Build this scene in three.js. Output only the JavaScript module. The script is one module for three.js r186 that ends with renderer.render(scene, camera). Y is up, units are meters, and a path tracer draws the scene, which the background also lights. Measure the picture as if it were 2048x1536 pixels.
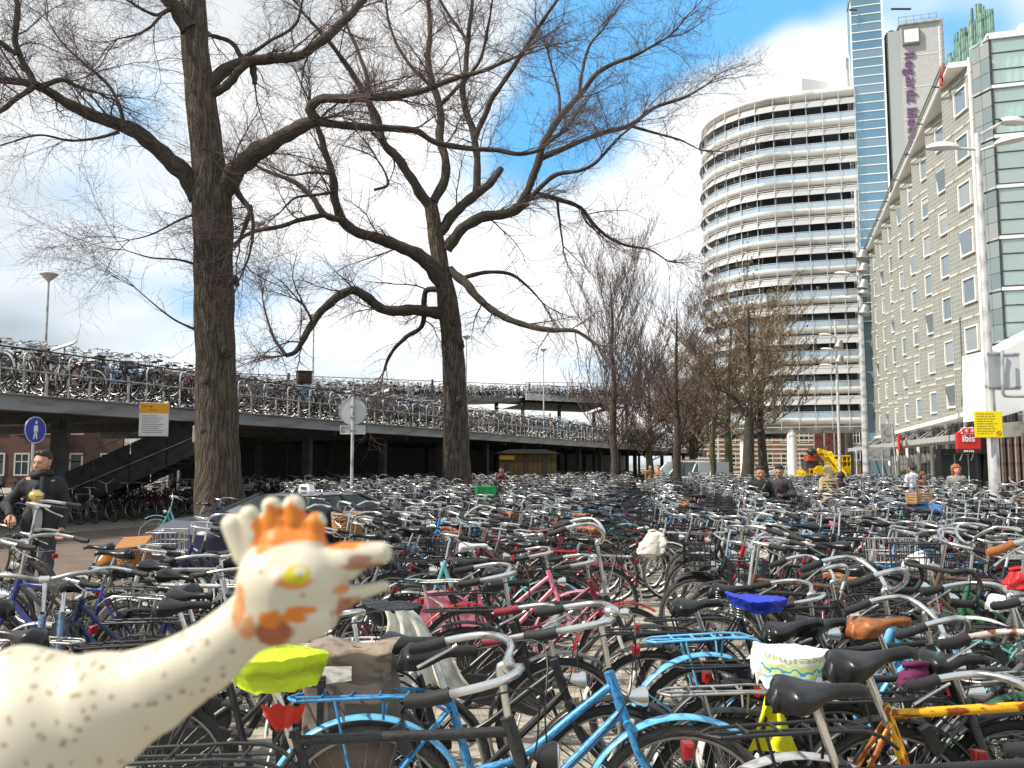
import * as THREE from 'three';
import { MarchingCubes } from 'three/addons/objects/MarchingCubes.js';
import { mergeGeometries, mergeVertices } from 'three/addons/utils/BufferGeometryUtils.js';
import { ImprovedNoise } from 'three/addons/math/ImprovedNoise.js';
import { FontLoader } from 'three/addons/loaders/FontLoader.js';
import { TextGeometry } from 'three/addons/geometries/TextGeometry.js';

// ------------------------------------------------------------------ camera, sky, sun, exposure
const EYE = 1.70, FOCAL = 1750, CX = 1024, CY = 768, HORIZON = 930;     // lens measured on the 2048 x 1536 photograph
const TILT = Math.atan((HORIZON - CY) / FOCAL);
const scene = new THREE.Scene();
const camera = new THREE.PerspectiveCamera(2 * Math.atan(CY / FOCAL) * 180 / Math.PI, 4 / 3, 0.05, 2000);
camera.position.set(0, EYE, 0);
camera.rotation.x = TILT;
camera.focus = 7; camera.userData.fStop = 12;
scene.add(camera);
const renderer = new THREE.WebGLRenderer({ antialias: true });
renderer.setSize(1024, 768);
renderer.toneMapping = THREE.LinearToneMapping;
renderer.toneMappingExposure = 1.3;
renderer.shadowMap.enabled = true;
const SUN = new THREE.Vector3(-0.66, 0.70, 0.20).normalize();
const sun = new THREE.DirectionalLight(0xfff6ea, 4.5);
sun.position.copy(SUN).multiplyScalar(150).add(new THREE.Vector3(0, 0, -40));
sun.target.position.set(0, 0, -40);
sun.castShadow = true; sun.shadow.radius = 1;
sun.shadow.mapSize.set(4096, 4096);
Object.assign(sun.shadow.camera, { left: -80, right: 80, top: 80, bottom: -80, near: 1, far: 400 });
scene.add(sun, sun.target);

// ------------------------------------------------------------------ small helpers
let seed = 20240331;
const rnd = () => { seed = (seed + 0x6d2b79f5) | 0; let t = Math.imul(seed ^ (seed >>> 15), 1 | seed); t = (t + Math.imul(t ^ (t >>> 7), 61 | t)) ^ t; return ((t ^ (t >>> 14)) >>> 0) / 4294967296; };
const rr = (a, b) => a + (b - a) * rnd();
const pick = (a) => a[Math.floor(rnd() * a.length)];
const V = (x, y, z) => new THREE.Vector3(x, y, z);
const D2R = Math.PI / 180;
const lerp = (a, b, t) => a + (b - a) * t, clamp = (x, a, b) => Math.min(b, Math.max(a, x));
const smooth = (a, b, x) => { const t = clamp((x - a) / (b - a), 0, 1); return t * t * (3 - 2 * t); };
// the point of the place that the photograph shows at (px, py), d metres ahead
function at(px, py, d) {
  const u = (px - CX) / FOCAL, v = (CY - py) / FOCAL, c = Math.cos(TILT), s = Math.sin(TILT), t = d / (c - v * s);
  return V(u * t, EYE + (s + v * c) * t, -d);
}
const xAt = (px, d) => at(px, HORIZON, d).x;
const noise = new ImprovedNoise();
const fbm = (x, y, z, o = 5) => { let a = 0.5, s = 0, f = 1; for (let i = 0; i < o; i++) { s += a * noise.noise(x * f + i * 7.3, y * f - i * 3.1, z * f + i * 1.7); f *= 2.03; a *= 0.5; } return s; };
const lin = (c) => (c <= 0.04045 ? c / 12.92 : ((c + 0.055) / 1.055) ** 2.4);

{ // the sky: broken spring cloud with blue gaps, the same weather all round
  const W = 1024, H = 512, data = new Float32Array(W * H * 4);
  const gaps = [[1260, 0, 0.075, 0.8], [1420, 10, 0.075, 0.85], [1560, -70, 0.08, 0.9], [1660, 10, 0.035, 0.6], [1180, 120, 0.05, 0.55], [1120, 220, 0.06, 0.6], [1060, 290, 0.04, 0.45], [300, 60, 0.045, 0.45], [310, 170, 0.035, 0.3], [210, 275, 0.05, 0.35], [80, 260, 0.04, 0.25], [640, 560, 0.1, -0.25], [1960, 60, 0.06, 0.6], [1890, 170, 0.05, 0.5], [700, 560, 0.09, 0.12], [100, 600, 0.09, 0.15], [560, 60, 0.1, -0.15], [120, 150, 0.09, -0.15], [1500, 190, 0.06, -0.6], [1640, 110, 0.04, -0.6], [1360, 360, 0.08, -0.5], [560, 620, 0.08, 0.2], [1320, 620, 0.06, 0.15]].map(([x, y, s, a]) => [at(x, y, 10).sub(camera.position).normalize(), s, a]);
  const bright = [[1420, 330, 0.2], [1180, 520, 0.22], [330, 430, 0.15], [1000, 420, 0.16], [1600, 120, 0.1]].map(([x, y, s]) => [at(x, y, 10).sub(camera.position).normalize(), s]);
  const d = V(0, 0, 0);
  for (let j = 0; j < H; j++) for (let i = 0; i < W; i++) {
    const ph = ((i + 0.5) / W - 0.5) * 2 * Math.PI, th = ((j + 0.5) / H - 0.5) * Math.PI;
    d.set(Math.cos(ph) * Math.cos(th), Math.sin(th), Math.sin(ph) * Math.cos(th));
    const up = Math.max(d.y, 0.0), k = 1 / (up + 0.22);
    const wx = d.x * k * 1.5, wz = d.z * k * 1.5;
    let cover = 0.80 + 1.0 * fbm(wx * 1.3, wz * 1.3, 2.7, 6);
    for (const [g, s, a] of gaps) cover -= a * Math.exp(-(Math.acos(clamp(g.dot(d), -1, 1)) ** 2) / (2 * s * s)) * (1 + 1.1 * fbm(wx * 2.2, wz * 2.2, 9, 4));
    // away from the frame the same share of blue as inside it
    cover -= 0.60 * smooth(0.1, 0.5, fbm(wx * 0.5 + 11, wz * 0.5 - 4, 1.3, 3) + 0.1) * smooth(-0.6, 0.4, d.z);
    const c = smooth(0.0, 0.95, cover), deep = smooth(0.55, -0.05, cover);
    let lum = 0.84 + 0.62 * fbm(wx * 1.4 + 3.3, wz * 1.4, 5.5, 5) - 0.14 * smooth(0.35, 0.05, up);
    for (const [g, s] of bright) lum += 0.22 * Math.exp(-(Math.acos(clamp(g.dot(d), -1, 1)) ** 2) / (2 * s * s));
    lum = clamp(lum, 0.56, 1.1);
    const grey = smooth(0.98, 0.6, lum);
    const blue = [lerp(0.50, 0.18, deep), lerp(0.73, 0.54, deep), lerp(0.95, 1.0, deep)];
    const cloud = [lum * lerp(1.0, 0.84, grey), lum * lerp(1.0, 0.95, grey), lum * lerp(1.0, 1.04, grey)];
    const o = (j * W + i) * 4;
    for (let q = 0; q < 3; q++) data[o + q] = lerp(blue[q], cloud[q], c) * 0.86;
    if (d.y < 0) for (let q = 0; q < 3; q++) data[o + q] = [0.30, 0.29, 0.27][q];
    data[o + 3] = 1;
  }
  const sky = new THREE.DataTexture(data, W, H, THREE.RGBAFormat, THREE.FloatType);
  sky.mapping = THREE.EquirectangularReflectionMapping;
  sky.magFilter = sky.minFilter = THREE.LinearFilter; sky.wrapS = THREE.RepeatWrapping; sky.needsUpdate = true;
  scene.background = sky; scene.environment = sky;
}

// ------------------------------------------------------------------ naming and tagging
const taken = {};
function numbered(n) { const k = taken[n] || 0; taken[n] = k + 1; return k ? n + '_' + String(k).padStart(3, '0') : n; }
function tag(o, label, category, group, kind) {
  if (label) o.userData.label = label;
  if (category) o.userData.category = category;
  if (group) o.userData.group = group;
  if (kind) o.userData.kind = kind;
  return o;
}
function thing(name, label, category, pos = [0, 0, 0], yaw = 0, group, kind) {
  const o = new THREE.Group(); o.name = numbered(name); o.position.set(...pos); o.rotation.y = yaw; scene.add(o);
  return tag(o, label, category, group, kind);
}

// ------------------------------------------------------------------ geometry collector
class Geo {
  constructor() { this.p = []; this.n = []; this.u = []; this.i = []; this.c = null; }
  vert(x, y, z, nx, ny, nz, u = 0, v = 0) { this.p.push(x, y, z); this.n.push(nx, ny, nz); this.u.push(u, v); return this.p.length / 3 - 1; }
  tri(a, b, c) { this.i.push(a, b, c); }
  quad(a, b, c, d) { this.i.push(a, b, c, a, c, d); }
  add(g, m) { // any BufferGeometry, moved by a matrix
    if (m) { g = g.clone(); g.applyMatrix4(m); }
    const o = this.p.length / 3, P = g.attributes.position, N = g.attributes.normal, U = g.attributes.uv;
    for (let k = 0; k < P.count; k++) this.vert(P.getX(k), P.getY(k), P.getZ(k), N.getX(k), N.getY(k), N.getZ(k), U ? U.getX(k) : 0, U ? U.getY(k) : 0);
    if (g.index) for (let k = 0; k < g.index.count; k++) this.i.push(o + g.index.getX(k)); else for (let k = 0; k < P.count; k++) this.i.push(o + k);
    return this;
  }
  geo(o, m) { // another collector, moved by a matrix
    const b = this.p.length / 3, v = V(0, 0, 0), nm = new THREE.Matrix3().getNormalMatrix(m);
    for (let k = 0; k < o.p.length / 3; k++) {
      v.set(o.p[3 * k], o.p[3 * k + 1], o.p[3 * k + 2]).applyMatrix4(m); this.p.push(v.x, v.y, v.z);
      v.set(o.n[3 * k], o.n[3 * k + 1], o.n[3 * k + 2]).applyMatrix3(nm).normalize(); this.n.push(v.x, v.y, v.z);
      this.u.push(o.u[2 * k], o.u[2 * k + 1]);
    }
    for (const k of o.i) this.i.push(b + k);
    return this;
  }
  // box with centre and size, turned about y by yaw (uv in metres)
  box(cx, cy, cz, w, h, d, yaw = 0, rx = 0, rz = 0) {
    const m = new THREE.Matrix4().compose(V(cx, cy, cz), new THREE.Quaternion().setFromEuler(new THREE.Euler(rx, yaw, rz, 'YXZ')), V(1, 1, 1));
    const g = new THREE.BoxGeometry(w, h, d), U = g.attributes.uv, N = g.attributes.normal;
    for (let k = 0; k < U.count; k++) { const ax = Math.abs(N.getX(k)) > 0.5, ay = Math.abs(N.getY(k)) > 0.5; U.setXY(k, U.getX(k) * (ax ? d : w), U.getY(k) * (ay ? d : h)); }
    return this.add(g, m);
  }
  // box whose upright and near edges are bevelled by b
  bbox(cx, cy, cz, w, h, d, b = 0.01, yaw = 0, rx = 0, rz = 0) {
    const s = new THREE.Shape(); const x = w / 2 - b, y = h / 2 - b;
    s.moveTo(-x, -y); s.lineTo(x, -y); s.lineTo(x, y); s.lineTo(-x, y); s.closePath();
    const g = new THREE.ExtrudeGeometry(s, { depth: d - 2 * b, bevelEnabled: true, bevelSize: b, bevelThickness: b, bevelSegments: 1 }); g.translate(0, 0, -(d - 2 * b) / 2);
    return this.add(g, new THREE.Matrix4().compose(V(cx, cy, cz), new THREE.Quaternion().setFromEuler(new THREE.Euler(rx, yaw, rz, 'YXZ')), V(1, 1, 1)));
  }
  // round bar through points; r a number or one radius per point
  pipe(pts, r, seg = 8, caps = true, flat = 1) {
    const n = pts.length, T = [], R = (k) => (Array.isArray(r) ? r[k] : r);
    for (let k = 0; k < n; k++) { const a = pts[Math.max(0, k - 1)], b = pts[Math.min(n - 1, k + 1)]; const t = V(b[0] - a[0], b[1] - a[1], b[2] - a[2]); if (t.lengthSq() < 1e-12) t.set(0, 1, 0); T.push(t.normalize()); }
    let nrm = Math.abs(T[0].y) < 0.9 ? V(0, 1, 0) : V(0, 0, 1);
    nrm.addScaledVector(T[0], -nrm.dot(T[0])).normalize();
    let len = 0, prev = -1, first = -1;
    const bi = V(0, 0, 0), q = new THREE.Quaternion();
    for (let k = 0; k < n; k++) {
      if (k) { q.setFromUnitVectors(T[k - 1], T[k]); nrm.applyQuaternion(q); nrm.addScaledVector(T[k], -nrm.dot(T[k])).normalize(); len += Math.hypot(pts[k][0] - pts[k - 1][0], pts[k][1] - pts[k - 1][1], pts[k][2] - pts[k - 1][2]); }
      bi.crossVectors(T[k], nrm);
      const base = this.p.length / 3, rk = R(k);
      for (let s = 0; s <= seg; s++) { const a = s / seg * 2 * Math.PI, c = Math.cos(a), d = Math.sin(a) * flat; this.vert(pts[k][0] + rk * (c * nrm.x + d * bi.x), pts[k][1] + rk * (c * nrm.y + d * bi.y), pts[k][2] + rk * (c * nrm.z + d * bi.z), c * nrm.x + d * bi.x, c * nrm.y + d * bi.y, c * nrm.z + d * bi.z, s / seg * 2 * Math.PI * Math.max(rk, 0.01), len); }
      if (prev >= 0) for (let s = 0; s < seg; s++) this.quad(prev + s, prev + s + 1, base + s + 1, base + s);
      if (first < 0) first = base; prev = base;
    }
    if (caps) for (const [b, k, sg] of [[first, 0, -1], [prev, n - 1, 1]]) {
      const t = T[k], c = this.vert(...pts[k], sg * t.x, sg * t.y, sg * t.z), ring = [];
      for (let s = 0; s < seg; s++) ring.push(this.vert(this.p[3 * (b + s)], this.p[3 * (b + s) + 1], this.p[3 * (b + s) + 2], sg * t.x, sg * t.y, sg * t.z));
      for (let s = 0; s < seg; s++) sg > 0 ? this.tri(c, ring[s], ring[(s + 1) % seg]) : this.tri(c, ring[(s + 1) % seg], ring[s]);
    }
    return this;
  }
  // smooth bar: Catmull-Rom through points first
  curve(pts, r, seg = 8, steps = 24, caps = true) {
    const c = new THREE.CatmullRomCurve3(pts.map((p) => V(...p)), false, 'centripetal');
    const q = c.getPoints(steps).map((v) => [v.x, v.y, v.z]);
    if (Array.isArray(r)) { const rs = q.map((_, k) => { const t = k / steps * (r.length - 1), a = Math.floor(t), b = Math.min(r.length - 1, a + 1); return lerp(r[a], r[b], t - a); }); return this.pipe(q, rs, seg, caps); }
    return this.pipe(q, r, seg, caps);
  }
  // ring in the x-y plane about (cx, cy): cross-section given as [[radius, z], ...] closed or open, swept from a0 to a1
  sweep(cx, cy, cz, prof, a0, a1, steps, closed = true) {
    let ar = 0; prof.forEach((p, k) => { const q = prof[(k + 1) % prof.length]; ar += p[0] * q[1] - p[1] * q[0]; }); if (ar < 0) prof = [...prof].reverse();
    const m = prof.length, nr = [];
    for (let k = 0; k < m; k++) { const a = prof[closed ? (k + m - 1) % m : Math.max(0, k - 1)], b = prof[closed ? (k + 1) % m : Math.min(m - 1, k + 1)]; const dr = b[0] - a[0], dz = b[1] - a[1], l = Math.hypot(dr, dz) || 1; nr.push([-dz / l, dr / l]); }
    let prev = -1;
    for (let s = 0; s <= steps; s++) {
      const a = lerp(a0, a1, s / steps), c = Math.cos(a), d = Math.sin(a), base = this.p.length / 3;
      for (let k = 0; k < m; k++) this.vert(cx + prof[k][0] * c, cy + prof[k][0] * d, cz + prof[k][1], -nr[k][0] * c, -nr[k][0] * d, -nr[k][1], k / m, a);
      if (prev >= 0) for (let k = 0; k < (closed ? m : m - 1); k++) { const k2 = (k + 1) % m; this.quad(prev + k, prev + k2, base + k2, base + k); }
      prev = base;
    }
    return this;
  }
  // grid sheet: f(u, v) -> [x, y, z]
  sheet(f, nu, nv, us = 1, vs = 1) {
    const g = new THREE.PlaneGeometry(1, 1, nu, nv), P = g.attributes.position, U = g.attributes.uv;
    for (let k = 0; k < P.count; k++) { const u = U.getX(k), v = U.getY(k); P.setXYZ(k, ...f(u, v)); U.setXY(k, u * us, v * vs); }
    g.computeVertexNormals();
    return this.add(g);
  }
  // outline [[x, y], ...] extruded along z with a bevel, centred in z, then moved
  prism(pts, depth, b = 0, m, holes = []) {
    const s = new THREE.Shape(pts.map((p) => new THREE.Vector2(...p)));
    for (const h of holes) s.holes.push(new THREE.Path(h.map((p) => new THREE.Vector2(...p))));
    const g = new THREE.ExtrudeGeometry(s, { depth: depth - 2 * b, bevelEnabled: b > 0, bevelSize: b, bevelThickness: b, bevelSegments: 2, curveSegments: 6 });
    g.translate(0, 0, -(depth - 2 * b) / 2);
    return this.add(g, m);
  }
  ball(x, y, z, rx, ry = rx, rz = rx, w = 12, h = 8) { return this.add(new THREE.SphereGeometry(1, w, h), new THREE.Matrix4().compose(V(x, y, z), new THREE.Quaternion(), V(rx, ry, rz))); }
  build() {
    const p = this.p, n = this.n, I = this.i; // faces turn the way their corners' normals point
    for (let k = 0; k < I.length; k += 3) { const a = 3 * I[k], b = 3 * I[k + 1], c = 3 * I[k + 2], ux = p[b] - p[a], uy = p[b + 1] - p[a + 1], uz = p[b + 2] - p[a + 2], vx = p[c] - p[a], vy = p[c + 1] - p[a + 1], vz = p[c + 2] - p[a + 2]; if ((uy * vz - uz * vy) * (n[a] + n[b] + n[c]) + (uz * vx - ux * vz) * (n[a + 1] + n[b + 1] + n[c + 1]) + (ux * vy - uy * vx) * (n[a + 2] + n[b + 2] + n[c + 2]) < 0) { const t = I[k]; I[k] = I[k + 1]; I[k + 1] = t; } }
    const g = new THREE.BufferGeometry();
    g.setAttribute('position', new THREE.Float32BufferAttribute(this.p, 3)); g.setAttribute('normal', new THREE.Float32BufferAttribute(this.n, 3)); g.setAttribute('uv', new THREE.Float32BufferAttribute(this.u, 2));
    if (this.c) g.setAttribute('color', new THREE.Float32BufferAttribute(this.c, 3));
    g.setIndex(this.i); return g;
  }
  mesh(name, mat, parent = scene) {
    const m = new THREE.Mesh(this.build(), mat); m.name = parent === scene ? numbered(name) : name; m.castShadow = m.receiveShadow = true; parent.add(m); return m;
  }
}
const G = () => new Geo();
function part(name, geometry, mat, parent) { const m = new THREE.Mesh(geometry, mat); m.name = parent === scene ? numbered(name) : name; m.castShadow = m.receiveShadow = true; parent.add(m); return m; }

// ------------------------------------------------------------------ materials
const RGB = (r, g, b) => new THREE.Color().setRGB(r, g, b);
function texture(size, f, { srgb = true, rx = 1, ry = 1, w = size, h = size } = {}) { // f(u, v, x, y) -> [r, g, b] linear 0..1
  const a = new Uint8Array(w * h * 4), enc = (c) => (srgb ? (c <= 0.0031308 ? 12.92 * c : 1.055 * c ** (1 / 2.4) - 0.055) : c);
  for (let y = 0; y < h; y++) for (let x = 0; x < w; x++) { const c = f(x / w, y / h, x, y), o = (y * w + x) * 4; for (let q = 0; q < 3; q++) a[o + q] = clamp(enc(clamp(c[q], 0, 1)) * 255, 0, 255); a[o + 3] = 255; }
  const t = new THREE.DataTexture(a, w, h); t.magFilter = THREE.LinearFilter; t.minFilter = THREE.LinearMipmapLinearFilter; t.generateMipmaps = true; t.wrapS = t.wrapT = THREE.RepeatWrapping; t.repeat.set(rx, ry);
  if (srgb) t.colorSpace = THREE.SRGBColorSpace; t.needsUpdate = true; return t;
}
// tileable value noise
const lattice = []; for (let k = 0; k < 4096; k++) lattice.push(rnd());
function tn(u, v, f, s = 0) { // tiles with u, v in 0..1, f cells a side
  const x = u * f, y = v * f, i = Math.floor(x), j = Math.floor(y), a = x - i, b = y - j, L = (p, q) => lattice[(((p % f + f) % f) * 57 + ((q % f + f) % f) * 131 + s * 977) & 4095];
  const sa = a * a * (3 - 2 * a), sb = b * b * (3 - 2 * b);
  return lerp(lerp(L(i, j), L(i + 1, j), sa), lerp(L(i, j + 1), L(i + 1, j + 1), sa), sb);
}
const tn2 = (u, v, fu, fv, s = 0) => { const x = u * fu, y = v * fv, i = Math.floor(x), j = Math.floor(y), a = x - i, b = y - j, L = (p, q) => lattice[(((p % fu + fu) % fu) * 57 + ((q % fv + fv) % fv) * 131 + s * 977) & 4095], sa = a * a * (3 - 2 * a), sb = b * b * (3 - 2 * b); return lerp(lerp(L(i, j), L(i + 1, j), sa), lerp(L(i, j + 1), L(i + 1, j + 1), sa), sb); };
const tfbm = (u, v, f, o = 4, s = 0) => { let r = 0, a = 0.5, t = 0; for (let k = 0; k < o; k++) { r += a * tn(u, v, f << k, s + k); t += a; a *= 0.55; } return r / t; };
const std = (c, rough = 0.7, metal = 0, extra = {}) => new THREE.MeshStandardMaterial({ color: Array.isArray(c) ? RGB(...c) : c, roughness: rough, metalness: metal, ...extra });
const phys = (c, rough, metal, extra) => new THREE.MeshPhysicalMaterial({ color: Array.isArray(c) ? RGB(...c) : c, roughness: rough, metalness: metal, ...extra });
const T = {};
T.grain = texture(256, (u, v) => { const n = tfbm(u, v, 16, 4); return [0.75 + 0.25 * n, 0.75 + 0.25 * n, 0.75 + 0.25 * n]; });
T.dirt = texture(256, (u, v) => { const n = tfbm(u, v, 4, 6, 3), k = 0.55 + 0.45 * smooth(0.25, 0.6, n) + 0.08 * (tn(u, v, 128, 9) - 0.5); return [k, k * 0.985, k * 0.96]; });
T.bump = texture(256, (u, v) => { const n = tfbm(u, v, 8, 5, 5); return [n, n, n]; }, { srgb: false });
T.rough = texture(128, (u, v) => { const n = 0.35 + 0.65 * tfbm(u, v, 4, 5, 8); return [n, n, n]; }, { srgb: false });
T.rust = texture(256, (u, v) => { const n = tfbm(u, v, 8, 6, 11), k = smooth(0.50, 0.60, n), r = tn(u, v, 64, 2); return [lerp(1, 0.28 + 0.1 * r, k), lerp(1, 0.10 + 0.05 * r, k), lerp(1, 0.07, k)]; });
T.worn = texture(256, (u, v) => { const n = tfbm(u, v, 6, 6, 21), k = smooth(0.47, 0.6, n), s = smooth(0.62, 0.7, tn(u, v, 48, 23)); return [lerp(lerp(1, 0.62, k), 0.35, s * 0.7), lerp(lerp(1, 0.6, k), 0.27, s * 0.7), lerp(lerp(1, 0.55, k), 0.2, s * 0.7)]; });
const rep = (t, x, y = x) => { const c = t.clone(); c.repeat.set(x, y); c.needsUpdate = true; return c; };
const dirt3 = rep(T.dirt, 3), dirt03 = rep(T.dirt, 0.3), bump4 = rep(T.bump, 4), dirt1 = rep(T.dirt, 1);
const paint = (c, rough = 0.38, map = dirt3) => std(c, rough, 0, { map, roughnessMap: T.rough, bumpMap: null });
const M = {
  rubber: std([0.035, 0.035, 0.035], 0.85, 0, { map: dirt3 }), tyreGrey: std([0.085, 0.08, 0.072], 0.9, 0, { map: dirt3 }),
  chrome: std([0.78, 0.78, 0.77], 0.24, 1, { map: dirt3 }), steel: std([0.55, 0.55, 0.54], 0.42, 0.9, { map: dirt3 }), dullsteel: std([0.42, 0.42, 0.41], 0.55, 0.75, { map: dirt3 }),
  rustysteel: std([0.55, 0.5, 0.45], 0.6, 0.5, { map: rep(T.rust, 4) }),
  saddle: std([0.012, 0.012, 0.013], 0.33, 0, { map: dirt3, bumpMap: bump4, bumpScale: 0.0005 }), grip: std([0.018, 0.018, 0.018], 0.7),
  brown: std([0.36, 0.125, 0.035], 0.5, 0, { map: dirt3 }), white: std([0.78, 0.78, 0.75], 0.45, 0, { map: dirt3 }), red: std([0.26, 0.008, 0.008], 0.25),
  lens: std([0.85, 0.85, 0.82], 0.12, 0.6), brass: std([0.75, 0.55, 0.2], 0.25, 0.9), black: std([0.022, 0.022, 0.024], 0.4, 0, { map: dirt3 }),
  concrete: std([0.42, 0.42, 0.40], 0.85, 0, { map: dirt03 }), galv: std([0.50, 0.52, 0.53], 0.5, 0.4, { map: dirt1 }), darksteel: std([0.055, 0.058, 0.06], 0.6, 0.2, { map: dirt1 }),
};
// ================================================================== the setting
const PT = (x, h, d) => [x, h, -d];                       // x to the right, h up, d ahead
// strip swept along stations [{x, d, nx, nd}] in plan: profile [[out, h], ...]
function pathSweep(g, st, prof, closed = false) {
  let prev = -1; const m = prof.length, nr = [];
  for (let k = 0; k < m; k++) { const a = prof[closed ? (k + m - 1) % m : Math.max(0, k - 1)], b = prof[closed ? (k + 1) % m : Math.min(m - 1, k + 1)]; const l = Math.hypot(b[0] - a[0], b[1] - a[1]) || 1; nr.push([(b[1] - a[1]) / l, -(b[0] - a[0]) / l]); }
  st.forEach((s) => {
    const base = g.p.length / 3;
    prof.forEach(([o, h], k) => g.vert(s.x + s.nx * o, h, -(s.d + s.nd * o), nr[k][0] * s.nx, nr[k][1], -nr[k][0] * s.nd, s.s || 0, h));
    if (prev >= 0) for (let k = 0; k < (closed ? m : m - 1); k++) { const k2 = (k + 1) % m; g.quad(prev + k, base + k, base + k2, prev + k2); }
    prev = base;
  });
  return g;
}
const DECK = (d) => -12.3 + (d - 21) * 0.41;              // plan line of the deck's front edge
const STREET = (d) => 28.07 + (d - 55.24) * 0.2948;         // plan line of the hotel front
const SLAB = 3.42;                                        // height of the deck

// ---- ground
{
  const M_ground = std([0.36, 0.335, 0.285], 0.95, 0, { map: texture(512, (u, v, x, y) => { const row = Math.floor(v * 16), jx = ((u * 8 + (row & 1) * 0.5) % 1), jy = (v * 16) % 1, j = jx < 0.04 || jy < 0.07, n = tfbm(u, v, 6, 6, 31), c = tn((Math.floor(u * 8 + (row & 1) * 0.5) + 0.5) / 8, (row + 0.5) / 16, 64, 7), k = (0.62 + 0.35 * n + 0.2 * c) * (j ? 0.45 : 1); return [k, k * 0.985, k * 0.95]; }, { rx: 1 / 2.4, ry: 1 / 2.4 }) });
  const g = G(); g.sheet((u, v) => [(u - 0.5) * 700, 0, -(v - 0.15) * 700], 20, 20, 700, 700);
  const ground = g.mesh('ground', M_ground); tag(ground, null, null, null, 'structure');
  // paving stones beside the bicycles: real stones with open joints, the nearest ones one by one
  const stoneG = [0, 1, 2].map((k) => { const b = G(); b.bbox(0, 0.0, 0, 0.292, 0.142, 0.05, 0.006, 0, Math.PI / 2); return b.build(); });
  const stoneM = [[0.40, 0.365, 0.295], [0.46, 0.42, 0.34], [0.35, 0.32, 0.265], [0.43, 0.385, 0.32]].map((c) => std(c, 0.92, 0, { map: rep(T.dirt, 1.7) }));
  const spots = [];
  for (let r = 0; r * 0.15 < 13; r++) for (let q = -16; q < 20; q++) spots.push([q * 0.3 + (r & 1) * 0.15, 4.4 + r * 0.15]);
  // what shows is the open aisle between the two blocks of bicycles
  spots.sort((a, b) => (Math.abs(a[0] - 0.17 * a[1] + 0.3) * 2.2 + a[1]) - (Math.abs(b[0] - 0.17 * b[1] + 0.3) * 2.2 + b[1]));
  const rest = [[], [], [], []], m = new THREE.Matrix4();
  spots.forEach(([x, d], k) => {
    const e = new THREE.Euler(rr(-0.006, 0.006), rr(-0.02, 0.02), rr(-0.006, 0.006)), y = -0.017 + rr(-0.002, 0.003);
    if (k < 300) { const s = part('paving_stone', stoneG[k % 3], stoneM[Math.floor(rnd() * 4)], ground); s.position.set(x, y, -d); s.rotation.copy(e); }
    else rest[Math.floor(rnd() * 4)].push(new THREE.Matrix4().compose(V(x, y, -d), new THREE.Quaternion().setFromEuler(e), V(1, 1, 1)));
  });
  rest.forEach((l, k) => { const im = new THREE.InstancedMesh(stoneG[0], stoneM[k], l.length); l.forEach((mm, q) => im.setMatrixAt(q, mm)); im.name = 'paving_stones'; im.castShadow = im.receiveShadow = true; im.userData.kind = 'stuff'; ground.add(im); });
  // the brick road on the left that runs along the deck
  const road = G(); road.sheet((u, v) => { const d = 7 + v * 60, x0 = DECK(d) + 0.6, x1 = -3.0 + (d - 8) * 0.20; return [lerp(x0, x1, u), 0.004, -d]; }, 4, 20, 12, 60);
  tag(road.mesh('road', std([0.19, 0.145, 0.115], 0.95, 0, { map: texture(256, (u, v) => { const row = Math.floor(v * 10), jx = ((u * 5 + (row & 1) * 0.5) % 1), jy = (v * 10) % 1, n = tfbm(u, v, 5, 6, 41), k = (0.6 + 0.5 * n) * (jx < 0.05 || jy < 0.09 ? 0.6 : 1); return [k, k * 0.97, k * 0.94]; }) })), null, null, null, 'structure');
  const kerb = G(); for (let d = 13; d < 44; d += 1.0) { kerb.bbox(-3.0 + (d - 8) * 0.20 + 0.1, 0.06, -d, 0.98, 0.12, 0.2, 0.015, Math.atan(1 / 0.2)); }
  tag(kerb.mesh('kerb', M.concrete), null, null, null, 'structure');
}

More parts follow.
